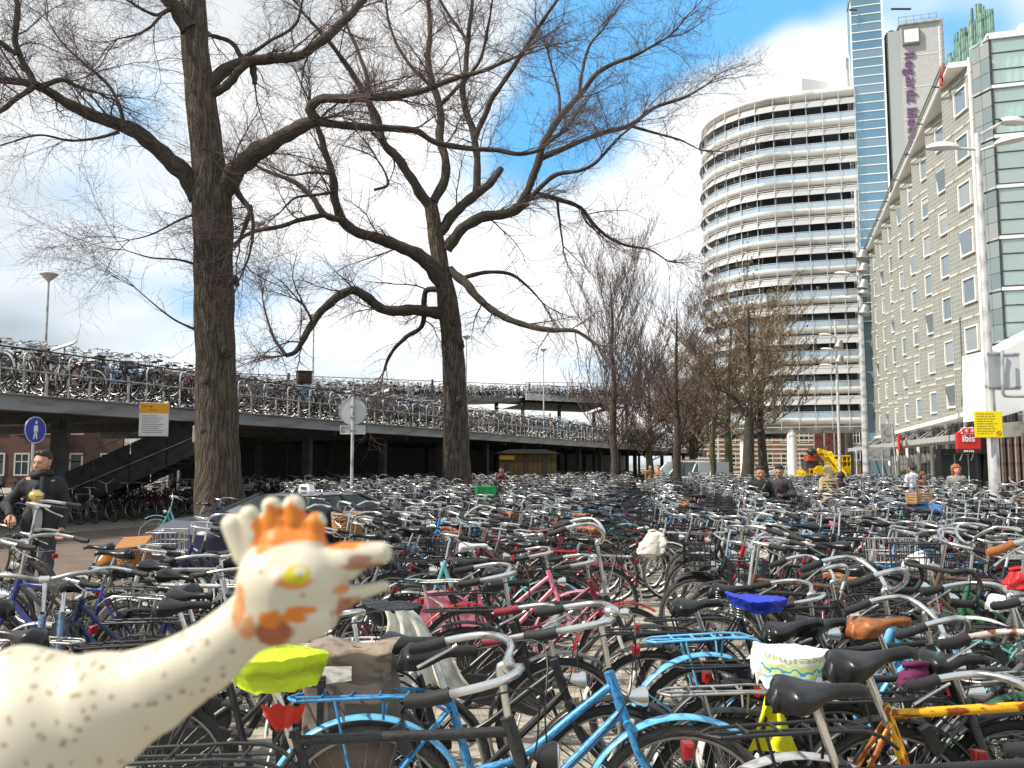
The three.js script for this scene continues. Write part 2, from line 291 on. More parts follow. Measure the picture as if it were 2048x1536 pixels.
// ---- the bicycle parking deck on the left
const deckThing = thing('bicycle_deck', 'long grey bicycle parking deck on dark columns, crammed with bicycles', 'parking deck', [0, 0, 0], 0, null, 'structure');
const uL = V(0.41, 0, -1).normalize(), nL = V(-uL.z, 0, uL.x).normalize();   // along the edge, and towards the camera side
const deckYaw = Math.atan2(-uL.z, uL.x);
{
  const D0 = 11, D1 = 112, W = 13, sts = [];
  for (let d = D0; d <= D1; d += 4) sts.push({ x: DECK(d), d, nx: nL.x, nd: -nL.z, s: d });
  const beamM = std([0.30, 0.31, 0.315], 0.6, 0.1, { map: rep(T.dirt, 0.25, 1) });
  const slab = G(); pathSweep(slab, sts, [[-W, SLAB - 0.26], [-0.14, SLAB - 0.26], [-0.14, SLAB - 0.03], [-W, SLAB - 0.03]], true); slab.mesh('deck_slab', std([0.20, 0.12, 0.10], 0.9, 0, { map: dirt03 }), deckThing);
  const beam = G(); pathSweep(beam, sts, [[0.07, SLAB - 0.02], [0.07, SLAB + 0.02], [-0.13, SLAB + 0.02], [-0.13, SLAB - 0.40], [0.07, SLAB - 0.40], [0.07, SLAB - 0.36], [0.0, SLAB - 0.36], [0.0, SLAB - 0.02]], true); beam.mesh('edge_beam', beamM, deckThing);
  const P = (d, o, h) => [DECK(d) + nL.x * o, h, -d + nL.z * o];
  for (let d = D0 + 2; d < D1; d += 5.4) {
    for (const [o, r] of [[-1.6, 0.24], [-8.5, 0.2]]) { const c = G(); c.box(...P(d, o, (SLAB - 0.5) / 2), r, SLAB - 0.5, r * 1.4, deckYaw); c.mesh('column', M.darksteel, deckThing); }
    const j = G(); j.box(...P(d, -W / 2, SLAB - 0.42), W - 0.6, 0.28, 0.16, deckYaw + Math.PI / 2); j.mesh('cross_beam', M.darksteel, deckThing);
  }
  for (const h of [0.62, 1.16]) { const r = G(); r.pipe([P(D0, -0.06, SLAB + h), P(D1, -0.06, SLAB + h)], 0.022, 6); r.mesh('rail', h > 1 ? M.darksteel : M.galv, deckThing); }
  // the pale hoops of the front bicycle rack: one upright and one bent shoulder each
  const hoop = G(); hoop.curve([[0, 0, 0], [0, 0.7, 0], [0, 0.98, 0], [0.05, 1.08, 0], [0.2, 1.10, 0], [0.27, 1.02, 0]], 0.026, 6, 14); const hoopG = hoop.build();
  const bar = G(); bar.box(0, 0.4, 0, 0.07, 0.8, 0.03); const barG = bar.build(), hoopM = std([0.6, 0.61, 0.6], 0.5, 0.3, { map: dirt1 });
  let n = 0;
  for (let d = 13; d < 96; d += 0.62) { const k = part(n % 2 ? 'rack_upright' : 'rack_hoop', n % 2 ? barG : hoopG, hoopM, deckThing); k.position.set(...P(d, -0.2, SLAB)); k.rotation.y = deckYaw + (n % 2 ? 0 : 0); n++; }
  for (let d = 37; d < 112; d += 2.5) { const g = G(); g.box(...P(d + 1.2, -10.5, 1.95), 2.45 * 1.08, 2.5, 0.08, deckYaw); g.mesh('dark_partition', M.darksteel, deckThing); }
  // stairs up to the deck
  const st = thing('steel_staircase', 'dark steel staircase with solid side panels rising to the bicycle deck', 'staircase', [0, 0, 0]);
  const sx0 = xAt(140, 28), sx1 = xAt(425, 28), N = 13, SA = 0.25, SB = 2.3, dark = std([0.062, 0.064, 0.066], 0.55, 0.3, { map: dirt1 });
  for (const dd of [27.2, 28.8]) for (let k = 0; k < 4; k++) {
    const a = k / 4, b = (k + 0.97) / 4, f = (t) => [lerp(sx0, sx1, t), lerp(SA, SB, t)], g = G(), [ax, ah] = f(a), [bx, bh] = f(b);
    g.prism([[ax, ah - 0.15], [bx, bh - 0.15], [bx, bh + 1.1], [ax, ah + 1.1]], 0.03, 0, new THREE.Matrix4().makeTranslation(0, 0, -dd)); g.mesh('side_panel', dark, st);
  }
  for (const dd of [27.1, 28.9]) for (const o of [1.28, 0.38]) { const g = G(); g.pipe([[sx0 - 0.3, SA + o, -dd], [sx1, SB + o, -dd]], 0.022, 6); g.mesh('handrail', M.galv, st); }
  for (let k = 0; k < N; k++) { const g = G(), t = (k + 0.5) / N; g.box(lerp(sx0, sx1, t), lerp(SA, SB, t), -28, 0.26, 0.04, 1.56); g.mesh('tread', dark, st); }
  // upper ramp behind, rising away, and the white edged upper platform
  const up = thing('upper_ramp', 'upper bicycle ramp with railing climbing behind the lower deck', 'ramp', [0, 0, 0], 0, null, 'structure');
  const A = at(420, 745, 47), B = at(1120, 772, 82); A.y -= 1.15; B.y -= 1.15;
  const back = V(-0.9, 0, -0.42).multiplyScalar(9), g = G();
  const q = (t, o, h) => [lerp(A.x, B.x, t) + back.x * o, lerp(A.y, B.y, t) + h, lerp(A.z, B.z, t) + back.z * o];
  for (const [h0, h1, o0] of [[-0.35, 0, 0]]) g.sheet((u, v) => q(u, v, h1), 12, 3, 30, 8), g.sheet((u, v) => q(1 - u, v, h0), 12, 3, 30, 8), g.sheet((u, v) => q(u, 0, lerp(h0, h1, v)), 12, 1, 30, 1);
  g.mesh('ramp_slab', std([0.22, 0.2, 0.19], 0.8, 0, { map: dirt03, side: THREE.DoubleSide }), up);
  for (const h of [0.55, 1.15]) { const r = G(); r.pipe([q(0, 0, h), q(1, 0, h)], 0.035, 5); r.mesh('rail', M.galv, up); }
  for (let k = 0; k <= 14; k++) { const r = G(); r.box(...q(k / 14, 0, 0.55), k % 5 == 2 ? 0.16 : 0.06, k % 5 == 2 ? 1.5 : 1.1, 0.06); r.mesh('rail_post', k % 5 == 2 ? M.darksteel : M.galv, up); }
  for (let k = 1; k < 6; k++) { const c = G(), t = k / 6, p = q(t, 0.3, 0); c.pipe([[p[0], 0, p[2]], [p[0], p[1] - 0.3, p[2]]], 0.18, 8); c.mesh('column', M.darksteel, up); }
  globalThis.rampPoint = q;
  const pl = thing('upper_platform', 'pale edged upper bicycle platform standing above the far end of the deck', 'platform', [0, 0, 0], 0, null, 'structure');
  const a2 = at(1052, 793, 74), b2 = at(1262, 793, 80), w2 = V(-0.25, 0, -1).multiplyScalar(9), e = G(), s2 = G(), th = 0.5;
  s2.sheet((u, v) => [lerp(a2.x, b2.x, u) + w2.x * v, a2.y, lerp(a2.z, b2.z, u) + w2.z * v], 6, 2, 9, 9); s2.sheet((u, v) => [lerp(b2.x, a2.x, u) + w2.x * v, a2.y - th, lerp(b2.z, a2.z, u) + w2.z * v], 6, 2, 9, 9);
  s2.mesh('platform_slab', std([0.16, 0.15, 0.14], 0.9, 0, { side: THREE.DoubleSide }), pl);
  const mid = a2.clone().lerp(b2, 0.5), yaw2 = Math.atan2(-(b2.z - a2.z), b2.x - a2.x); e.box(mid.x, mid.y - th / 2, mid.z + 0.06, a2.distanceTo(b2), th + 0.05, 0.1, yaw2); e.mesh('edge_beam', std([0.66, 0.66, 0.63], 0.6, 0, { map: dirt1 }), pl);
  for (const h of [0.45, 0.85, 1.2]) { const r = G(); r.pipe([[a2.x, a2.y + h, a2.z], [b2.x, b2.y + h, b2.z]], 0.035, 5); r.mesh('rail', M.galv, pl); }
  for (let k = 0; k <= 8; k++) { const r = G(), p = a2.clone().lerp(b2, k / 8); r.box(p.x, p.y + 0.6, p.z, 0.09, 1.2, 0.06); r.mesh('rail_post', M.galv, pl); }
  for (let k = 0; k < 4; k++) { const c = G(), p = a2.clone().lerp(b2, k / 3).addScaledVector(w2, 0.12); c.pipe([[p.x, 0, p.z], [p.x, p.y - th, p.z]], 0.16, 8); c.mesh('column', M.darksteel, pl); }
}

// ---- houses far behind
function house(label, x0, x1, d, h, wallC, o = {}) {
  const t = thing('brick_house', label, 'house', [(x0 + x1) / 2, 0, -d], o.yaw || 0, o.group), w = x1 - x0, dep = 9, { sill = 0.9, fh = 3.1, wins = Math.round(w / 2.1), ww = 1.15, wh = 1.7, frameC = [0.7, 0.7, 0.64], bands = 0, pitch = 2.2, pilasters = 0 } = o;
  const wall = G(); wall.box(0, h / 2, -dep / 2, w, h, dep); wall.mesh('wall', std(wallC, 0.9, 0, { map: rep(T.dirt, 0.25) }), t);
  const roof = G(); roof.prism([[-dep / 2 - 0.2, 0], [dep / 2 + 0.2, 0], [0.6, pitch], [-0.6, pitch]], w, 0, new THREE.Matrix4().makeRotationY(Math.PI / 2).setPosition(0, h + 0.003, -dep / 2)); roof.mesh('roof', std([0.10, 0.085, 0.08], 0.85), t);
  const ch = G(); ch.box(w * 0.3, h + pitch + 0.4, -dep / 2, 0.6, 1.3, 0.9); ch.mesh('chimney', std(wallC, 0.9), t);
  const fM = std(frameC, 0.5), pM = std([0.02, 0.024, 0.028], 0.08, 0, {}), step = w / wins;
  const fr = G(); for (const s of [-1, 1]) { fr.box(s * (ww / 2 - 0.05), 0, 0.03, 0.12, wh, 0.1); fr.box(0, s * (wh / 2 - 0.05), 0.03, ww - 0.2, 0.12, 0.1); } fr.box(0, wh * 0.12, 0.03, ww - 0.2, 0.08, 0.09); if (ww > 1) fr.box(0, 0, 0.034, 0.07, wh - 0.2, 0.08);
  const fg = fr.build(), pg = new THREE.BoxGeometry(ww - 0.1, wh - 0.1, 0.03);
  for (let y = sill + wh / 2; y + wh / 2 < h; y += fh) for (let k = 0; k < wins; k++) { const f = part('window', fg, fM, t); f.position.set(-w / 2 + (k + 0.5) * step, y, 0); const p = part('pane', pg, pM, f); p.position.z = 0.02; }
  if (bands) for (let y = 0.4; y < h; y += bands) { const b = G(); b.box(0, y, 0.02, w + 0.02, bands * 0.33, 0.045); b.mesh('stone_band', std([0.62, 0.58, 0.48], 0.8), t); }
  if (pilasters) for (let k = 0; k <= wins; k++) { const b = G(); b.box(-w / 2 + k * step, h / 2, 0.06, 0.28, h, 0.16); b.mesh('pilaster', fM, t); }
  const dr = G(); dr.box(-w / 2 + step * 0.5, 1.05, 0.03, 1.0, 2.1, 0.09); dr.mesh('door', std([0.03, 0.05, 0.04], 0.5), t);
  return t;
}
{
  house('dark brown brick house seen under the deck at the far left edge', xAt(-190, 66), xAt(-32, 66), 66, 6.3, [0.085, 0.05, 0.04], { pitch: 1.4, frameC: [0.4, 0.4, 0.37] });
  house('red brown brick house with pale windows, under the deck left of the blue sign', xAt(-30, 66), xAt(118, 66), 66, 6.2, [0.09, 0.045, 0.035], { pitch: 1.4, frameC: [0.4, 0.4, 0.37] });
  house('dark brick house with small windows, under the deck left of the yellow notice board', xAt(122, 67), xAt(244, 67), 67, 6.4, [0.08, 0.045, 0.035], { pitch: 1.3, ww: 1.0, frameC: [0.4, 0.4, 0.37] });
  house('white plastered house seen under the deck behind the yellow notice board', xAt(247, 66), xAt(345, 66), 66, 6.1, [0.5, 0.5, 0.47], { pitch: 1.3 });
  house('brick house banded with pale stone behind the round tower columns', xAt(1370, 165), xAt(1628, 165), 165, 15.5, [0.24, 0.125, 0.085], { wins: 7, ww: 1.9, wh: 2.5, fh: 4.4, sill: 1.5, bands: 0.85, pitch: 3, frameC: [0.66, 0.66, 0.5] });
  house('red brick house with thin white uprights behind the yellow crane', xAt(1629, 170), xAt(1690, 170), 170, 16, [0.34, 0.115, 0.10], { wins: 3, ww: 0.7, wh: 1.2, fh: 9, pilasters: 1, pitch: 3, frameC: [0.75, 0.72, 0.7] });
  house('house front of white sash windows right of the yellow crane', xAt(1692, 168), xAt(1722, 168), 168, 16.5, [0.30, 0.2, 0.16], { wins: 2, ww: 1.35, wh: 2.5, fh: 3.2, sill: 2.6, pitch: 3, frameC: [0.8, 0.8, 0.76] });
  house('dark red brick house at the right end behind the round tower', xAt(1724, 172), xAt(1800, 172), 172, 16.5, [0.2, 0.06, 0.05], { wins: 3, pitch: 3 });
}

// ---- the round office tower
{
  const tw = thing('office_tower', 'round ended office tower with stacked white balconies and grey sunshades', 'office building', [0, 0, 0], 0, null, 'structure');
  const R0 = [40.2, 99.5], u = [-0.96, 0.28], vn = [0.28, 0.96], st = [], a = 8.9, b = 9;
  const C = [R0[0] + u[0] * 8 + vn[0] * b, R0[1] + u[1] * 8 + vn[1] * b];
  let s = 0, last = null;
  const put = (x, d, nx, nd) => { if (last) s += Math.hypot(x - last[0], d - last[1]); last = [x, d]; st.push({ x, d, nx, nd, s }); };
  for (let k = 0; k < 9; k++) put(R0[0] + u[0] * k, R0[1] + u[1] * k, -vn[0], -vn[1]);
  for (let k = 1; k <= 60; k++) { const q = k / 60 * Math.PI, cx = a * Math.sin(q), cv = -b * Math.cos(q); let nx = Math.sin(q) / a, nv = -Math.cos(q) / b; const l = Math.hypot(nx, nv); nx /= l; nv /= l; put(C[0] + u[0] * cx + vn[0] * cv, C[1] + u[1] * cx + vn[1] * cv, u[0] * nx + vn[0] * nv, u[1] * nx + vn[1] * nv); }
  const where = (q) => { let k = 1; while (k < st.length - 1 && st[k].s < q) k++; const A = st[k - 1], B = st[k], t = clamp((q - A.s) / (B.s - A.s), 0, 1), o = {}; for (const n of ['x', 'd', 'nx', 'nd']) o[n] = lerp(A[n], B[n], t); return o; };
  const H0 = 6.4, F = 3.5, NF = 11, TOP = H0 + F * NF;
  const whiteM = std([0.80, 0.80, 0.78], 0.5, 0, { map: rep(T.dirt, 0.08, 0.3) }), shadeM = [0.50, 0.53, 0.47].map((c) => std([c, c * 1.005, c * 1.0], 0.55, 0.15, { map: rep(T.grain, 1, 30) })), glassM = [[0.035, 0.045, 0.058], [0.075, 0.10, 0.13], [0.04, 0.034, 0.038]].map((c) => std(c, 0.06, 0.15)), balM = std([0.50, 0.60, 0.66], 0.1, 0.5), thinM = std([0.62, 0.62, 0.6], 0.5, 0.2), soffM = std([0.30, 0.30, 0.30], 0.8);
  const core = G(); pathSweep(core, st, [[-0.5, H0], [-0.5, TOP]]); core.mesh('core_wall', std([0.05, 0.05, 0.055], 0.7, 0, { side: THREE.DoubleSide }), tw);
  const bay = 1.8, NB = 17;
  for (let f = 0; f < NF; f++) {
    const y = H0 + f * F;
    // a boat shaped band: white, its belly a little deeper where the front begins to turn
    const bs = st.map((p) => { const k = Math.exp(-((p.s - 10.5) ** 2) / 6); return { ...p, x: p.x + p.nx * 0.25 * k, d: p.d + p.nd * 0.25 * k }; });
    const band = G(); pathSweep(band, bs, [[-0.4, y - 0.08], [0.9, y - 0.08], [1.25, y + 0.18], [1.32, y + 0.62], [1.2, y + 0.66], [-0.4, y + 0.66]]); band.mesh('balcony_band', whiteM, tw);
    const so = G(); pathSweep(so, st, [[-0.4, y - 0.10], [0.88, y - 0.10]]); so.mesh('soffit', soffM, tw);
    const r = G(); pathSweep(r, st, [[1.2, y + 1.32], [1.26, y + 1.32], [1.26, y + 1.38], [1.2, y + 1.38]], true); pathSweep(r, st, [[1.35, y - 0.42], [1.4, y - 0.42], [1.4, y - 0.36], [1.35, y - 0.36]], true); r.mesh('handrail', thinM, tw);
    for (let k = 0; k < NB; k++) {
      const s0 = k * bay, A = where(s0 + 0.05), B = where(s0 + bay - 0.05), P = where(s0);
      const pane = G(), q = (o, h) => [A.x + A.nx * o, h, -(A.d + A.nd * o)], w = (o, h) => [B.x + B.nx * o, h, -(B.d + B.nd * o)];
      pane.sheet((uu, vv) => { const p = q(-0.02, lerp(y + 0.66, y + F - 0.1, vv)), z = w(-0.02, lerp(y + 0.66, y + F - 0.1, vv)); return [lerp(z[0], p[0], uu), p[1], lerp(z[2], p[2], uu)]; }, 1, 1);
      pane.mesh('window_pane', glassM[(k * 7 + f * 3) % 5 > 2 ? 1 : (k + f) % 7 == 3 ? 2 : 0], tw);
      const bal = G(); bal.sheet((uu, vv) => { const h = lerp(y + 0.67, y + 1.3, vv), p = q(1.22, h), z = w(1.22, h); return [lerp(z[0], p[0], uu), h, lerp(z[2], p[2], uu)]; }, 1, 1); bal.mesh('balustrade_pane', balM, tw);
      const sh = G(), y1 = y + F - 0.42, y0 = y + F - 1.36, ln = (o, h, uu) => { const p = q(o, h), z = w(o, h); return [lerp(z[0], p[0], uu), h, lerp(z[2], p[2], uu)]; };
      sh.sheet((uu, vv) => ln(lerp(1.62, 1.05, vv), lerp(y0, y1, vv), uu), 1, 1, 1.7, 1); sh.sheet((uu, vv) => ln(lerp(1.58, 1.01, vv), lerp(y0, y1, vv), 1 - uu), 1, 1, 1.7, 1); sh.sheet((uu, vv) => ln(lerp(1.58, 1.62, vv), y0, uu), 1, 1, 1.7, 1); sh.sheet((uu, vv) => ln(lerp(1.05, 1.01, vv), y1, uu), 1, 1, 1.7, 1);
      sh.mesh('sunshade', shadeM[(k * 5 + f * 2) % 3], tw);
      const br = G(), pz = (o, h) => [P.x + P.nx * o, h, -(P.d + P.nd * o)]; br.pipe([pz(0, y + F - 0.15), pz(1.4, y + F - 0.25), pz(1.66, y + F - 1.36)], 0.035, 4); br.box(...pz(1.2, y + 1.0), 0.05, 0.7, 0.05); br.mesh('bracket', thinM, tw);
      if (f == 0) { const m = G(); m.box(...pz(1.42, (H0 - 0.5 + TOP) / 2), 0.055, TOP - H0 + 0.9, 0.055, Math.atan2(P.nx, -P.nd)); m.mesh('mullion', thinM, tw); }
      const im = G(); im.box(...pz(0.03, y + 2.0), 0.07, F - 1.2, 0.07); im.mesh('window_mullion', thinM, tw);
    }
  }
  const cap = G(); pathSweep(cap, st, [[-0.4, TOP - 0.05], [1.3, TOP - 0.05], [1.3, TOP + 0.75], [0.9, TOP + 1.0], [-0.6, TOP + 1.0]]); cap.mesh('roof_edge', whiteM, tw);
  const flat = (h, o, name, mat, up) => { const g = G(), c = g.vert(C[0], h, -C[1], 0, up, 0); const ids = st.map((p) => g.vert(p.x + p.nx * o, h, -(p.d + p.nd * o), 0, up, 0)); const e = [R0[0] + vn[0] * 18, R0[1] + vn[1] * 18]; ids.push(g.vert(e[0], h, -e[1], 0, up, 0)); ids.push(ids[0]); for (let k = 0; k < ids.length - 1; k++) up > 0 ? g.tri(c, ids[k], ids[k + 1]) : g.tri(c, ids[k + 1], ids[k]); g.mesh(name, mat, tw); };
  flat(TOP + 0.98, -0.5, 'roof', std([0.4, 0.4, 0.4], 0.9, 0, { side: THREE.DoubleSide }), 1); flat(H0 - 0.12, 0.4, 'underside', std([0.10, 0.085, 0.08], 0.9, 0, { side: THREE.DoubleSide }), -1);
  const fas = G(); pathSweep(fas, st, [[0.3, H0 - 1.05], [0.7, H0 - 0.95], [0.9, H0 - 0.12]]); fas.mesh('lower_fascia', std([0.42, 0.42, 0.40], 0.7, 0, { map: dirt03 }), tw);
  const bk = G(); bk.box(R0[0] + vn[0] * 9 + 0.2, (H0 + TOP) / 2, -(R0[1] + vn[1] * 9), 0.4, TOP - H0, 18, Math.atan2(0.28, 0.96) * -1); bk.mesh('end_wall', M.concrete, tw);
  // white plant room set back on the roof
  const pr = G(), pm = at(1640, 150, 112); pr.box(at(1612, 150, 110).x, TOP + 3.2, -110, 5.6, 4.4, 6, 0.28); pr.box(at(1685, 150, 109).x, TOP + 4.1, -108, 4.4, 6.2, 6, 0.28); pr.mesh('plant_room', std([0.86, 0.86, 0.84], 0.6), tw);
  const rrail = G(); for (const h of [1.6, 2.1]) pathSweep(rrail, st.slice(6, 50), [[0.2, TOP + h], [0.24, TOP + h], [0.24, TOP + h + 0.04], [0.2, TOP + h + 0.04]], true); rrail.mesh('roof_rail', thinM, tw);
  for (const [px, d, r] of [[1489, 106, 0.5], [1585, 101.5, 0.55], [1700, 112, 0.5]]) { const c = G(), p = at(px, 930, d); c.pipe([[p.x, 0, p.z], [p.x, H0 - 0.1, p.z]], r, 16); c.mesh('round_column', std([0.82, 0.82, 0.8], 0.5), tw); }
  // glass lift shaft and concrete stair tower
  const ls = thing('glass_lift_shaft', 'tall blue glass lift shaft with white bars beside the round tower', 'lift shaft', [0, 0, 0], 0, null, 'structure');
  const yaw = -Math.atan2(0.28, 0.96), L0 = at(1714, 400, 99), L1 = at(1779, 400, 97.5), w = Math.hypot(L1.x - L0.x, L1.z - L0.z), cx = (L0.x + L1.x) / 2, cz = (L0.z + L1.z) / 2, HT = 62;
  const body = G(); body.box(cx + 0.5, HT / 2, cz - 1.9, w - 0.1, HT, 3.4, yaw); body.mesh('shaft_core', std([0.16, 0.25, 0.31], 0.3), ls);
  const pnM = [[0.20, 0.35, 0.46], [0.26, 0.40, 0.48], [0.22, 0.37, 0.43], [0.30, 0.42, 0.5]].map((c) => std(c, 0.07, 0.72));
  const pg = new THREE.BoxGeometry(w - 0.2, 1.0, 0.04), bg = new THREE.BoxGeometry(w - 0.1, 0.09, 0.14), wm = std([0.84, 0.86, 0.84], 0.5);
  for (let y = 18; y < HT; y += 1.07) { const p = part('shaft_pane', pg, pick(pnM), ls); p.position.set(cx, y + 0.53, cz); p.rotation.y = yaw; const q = part('shaft_bar', bg, wm, ls); q.position.set(cx, y, cz + 0.03); q.rotation.y = yaw; }
  for (const [P, o] of [[L0, 0], [L1, 0]]) { const c = G(); c.box(P.x, HT / 2, P.z + 0.05, 0.16, HT, 0.3, yaw); c.mesh('shaft_upright', wm, ls); }
  for (let k = 0; k < 3; k++) { const c = G(); c.pipe([[L0.x - 0.22 - k * 0.16, 8, L0.z - 0.2], [L0.x - 0.22 - k * 0.16, 50 - k, L0.z - 0.2]], 0.045, 5); c.mesh('steel_upright', k == 1 ? M.galv : wm, ls); }
  const arm = G(); const ap = at(1783, 18, 97); arm.box(ap.x + 1.1, ap.y, ap.z, 2.3, 0.16, 0.2); arm.box(at(1706, 20, 98).x, at(1706, 20, 98).y, -98, 0.9, 0.14, 0.2); arm.box(at(1697, 14, 98).x, at(1697, 12, 98).y, -98, 0.1, 1.5, 0.1, 0, 0, -0.25); arm.mesh('maintenance_arm', M.darksteel, ls);
  const ct = thing('concrete_stair_tower', 'pale grey windowless tower slab with purple vertical lettering', 'tower', [0, 0, 0], 0, null, 'structure');
  const c0 = at(1780, 200, 97.45), onFace = (px) => { const q = at(px, 200, 1), r = q.x / -q.z, w = (r * 97.45 - c0.x) / (0.96 + 0.28 * r); return V(c0.x + 0.96 * w, c0.y, c0.z + 0.28 * w); }, c1 = onFace(1806), c2 = onFace(1884), hT = at(1830, 52, 97).y;
  const sl = (A, B, h, dep, mat, name) => { const g = G(); g.box((A.x + B.x) / 2 + 0.28 * dep / 2, h / 2, (A.z + B.z) / 2 - 0.96 * dep / 2, Math.hypot(A.x - B.x, A.z - B.z), h, dep, yaw); return g.mesh(name, mat, ct); };
  sl(c0, c1, hT - 0.5, 6.5, std([0.40, 0.44, 0.43], 0.8, 0, { map: T.grain }), 'side_strip'); sl(c1, c2, hT, 7, std([0.50, 0.50, 0.485], 0.8, 0, { map: rep(T.grain, 0.3) }), 'slab_wall');
  const along = V(c2.x - c1.x, 0, c2.z - c1.z).normalize(), face = V(-0.28, 0, 0.96).multiplyScalar(0.05);
  for (const py of [118, 180, 243]) { const g = G(), y = at(1830, py, 97.6).y, p = c1.clone().lerp(c2, 0.5).addScaledVector(face, 0.4); g.box(p.x, y, p.z, c1.distanceTo(c2) - 0.2, 0.07, 0.04, yaw); g.mesh('pale_joint', std([0.78, 0.78, 0.75], 0.7), ct); }
  const cp = G(); { const p = c1.clone().lerp(c2, 0.5); cp.box(p.x + 0.9, hT + 0.12, p.z - 3.2, c1.distanceTo(c2) + 0.3, 0.22, 7.3, yaw); } cp.mesh('coping', M.galv, ct);
  const rl = G(); for (const h of [0.7, 1.2]) rl.pipe([[c1.x, hT + h, c1.z - 0.3], [c2.x, hT + h, c2.z - 0.3]], 0.03, 4); for (let k = 0; k < 6; k++) { const p = c1.clone().lerp(c2, k / 5); rl.box(p.x, hT + 0.7, p.z - 0.3, 0.05, 1.1, 0.05); } rl.mesh('roof_rail', M.dullsteel, ct);
  const un = G(); un.pipe([[at(1817, 60, 98).x, hT + 0.2, -99], [at(1817, 60, 98).x, hT + 0.9, -99]], 0.75, 14); un.mesh('roof_vent', M.galv, ct); const dm = G(); dm.ball(at(1789, 50, 98.5).x, hT - 0.2, -99.5, 0.8, 0.9, 0.8); dm.mesh('roof_dome', M.black, ct);
  const fl = G(); fl.pipe([[c2.x + 0.25, 8, c2.z - 0.3], [c2.x + 0.25, hT + 0.3, c2.z - 0.3]], 0.42, 14); fl.mesh('round_flue', M.galv, ct);
  // the square sign box and the lettering that runs down the slab
  const sb = thing('square_wall_sign', 'square white sign box in a dark frame high on the tower slab', 'sign', onFace(1827).setY(at(1826, 81, 97.4).y).addScaledVector(face, 4).toArray(), yaw);
  const b1 = G(); b1.bbox(0, 0, 0, 1.85, 1.85, 0.5, 0.03); b1.mesh('sign_frame', std([0.16, 0.15, 0.16], 0.5), sb); const b2 = G(); b2.box(0, 0.05, 0.27, 1.5, 1.5, 0.06); b2.mesh('sign_face', std([0.86, 0.86, 0.86], 0.4), sb);
  const font = await new FontLoader().loadAsync('fonts/droid/droid_sans_bold.typeface.json');
  const purple = std([0.16, 0.075, 0.18], 0.5); globalThis.FONT = font;
  const let0 = thing('purple_lettering', 'purple letters running down the concrete tower slab', 'sign', [0, 0, 0]);
  const word = 'Regardz Meeting Center'; let yy = at(1823, 104, 96.9).y;
  for (const ch of word) {
    if (ch === ' ') { yy -= 0.45; continue; }
    const tg = new TextGeometry(ch, { font, size: 1.08, depth: 0.14, curveSegments: 3, bevelEnabled: false }); tg.computeBoundingBox(); const adv = tg.boundingBox.max.x + 0.1;
    const l = part('letter', tg, purple, let0); l.rotation.set(0, yaw, -Math.PI / 2, 'YXZ'); const p = onFace(1813).addScaledVector(face, 0.6); l.position.set(p.x, yy, p.z); yy -= adv * 1.02;
  }
}
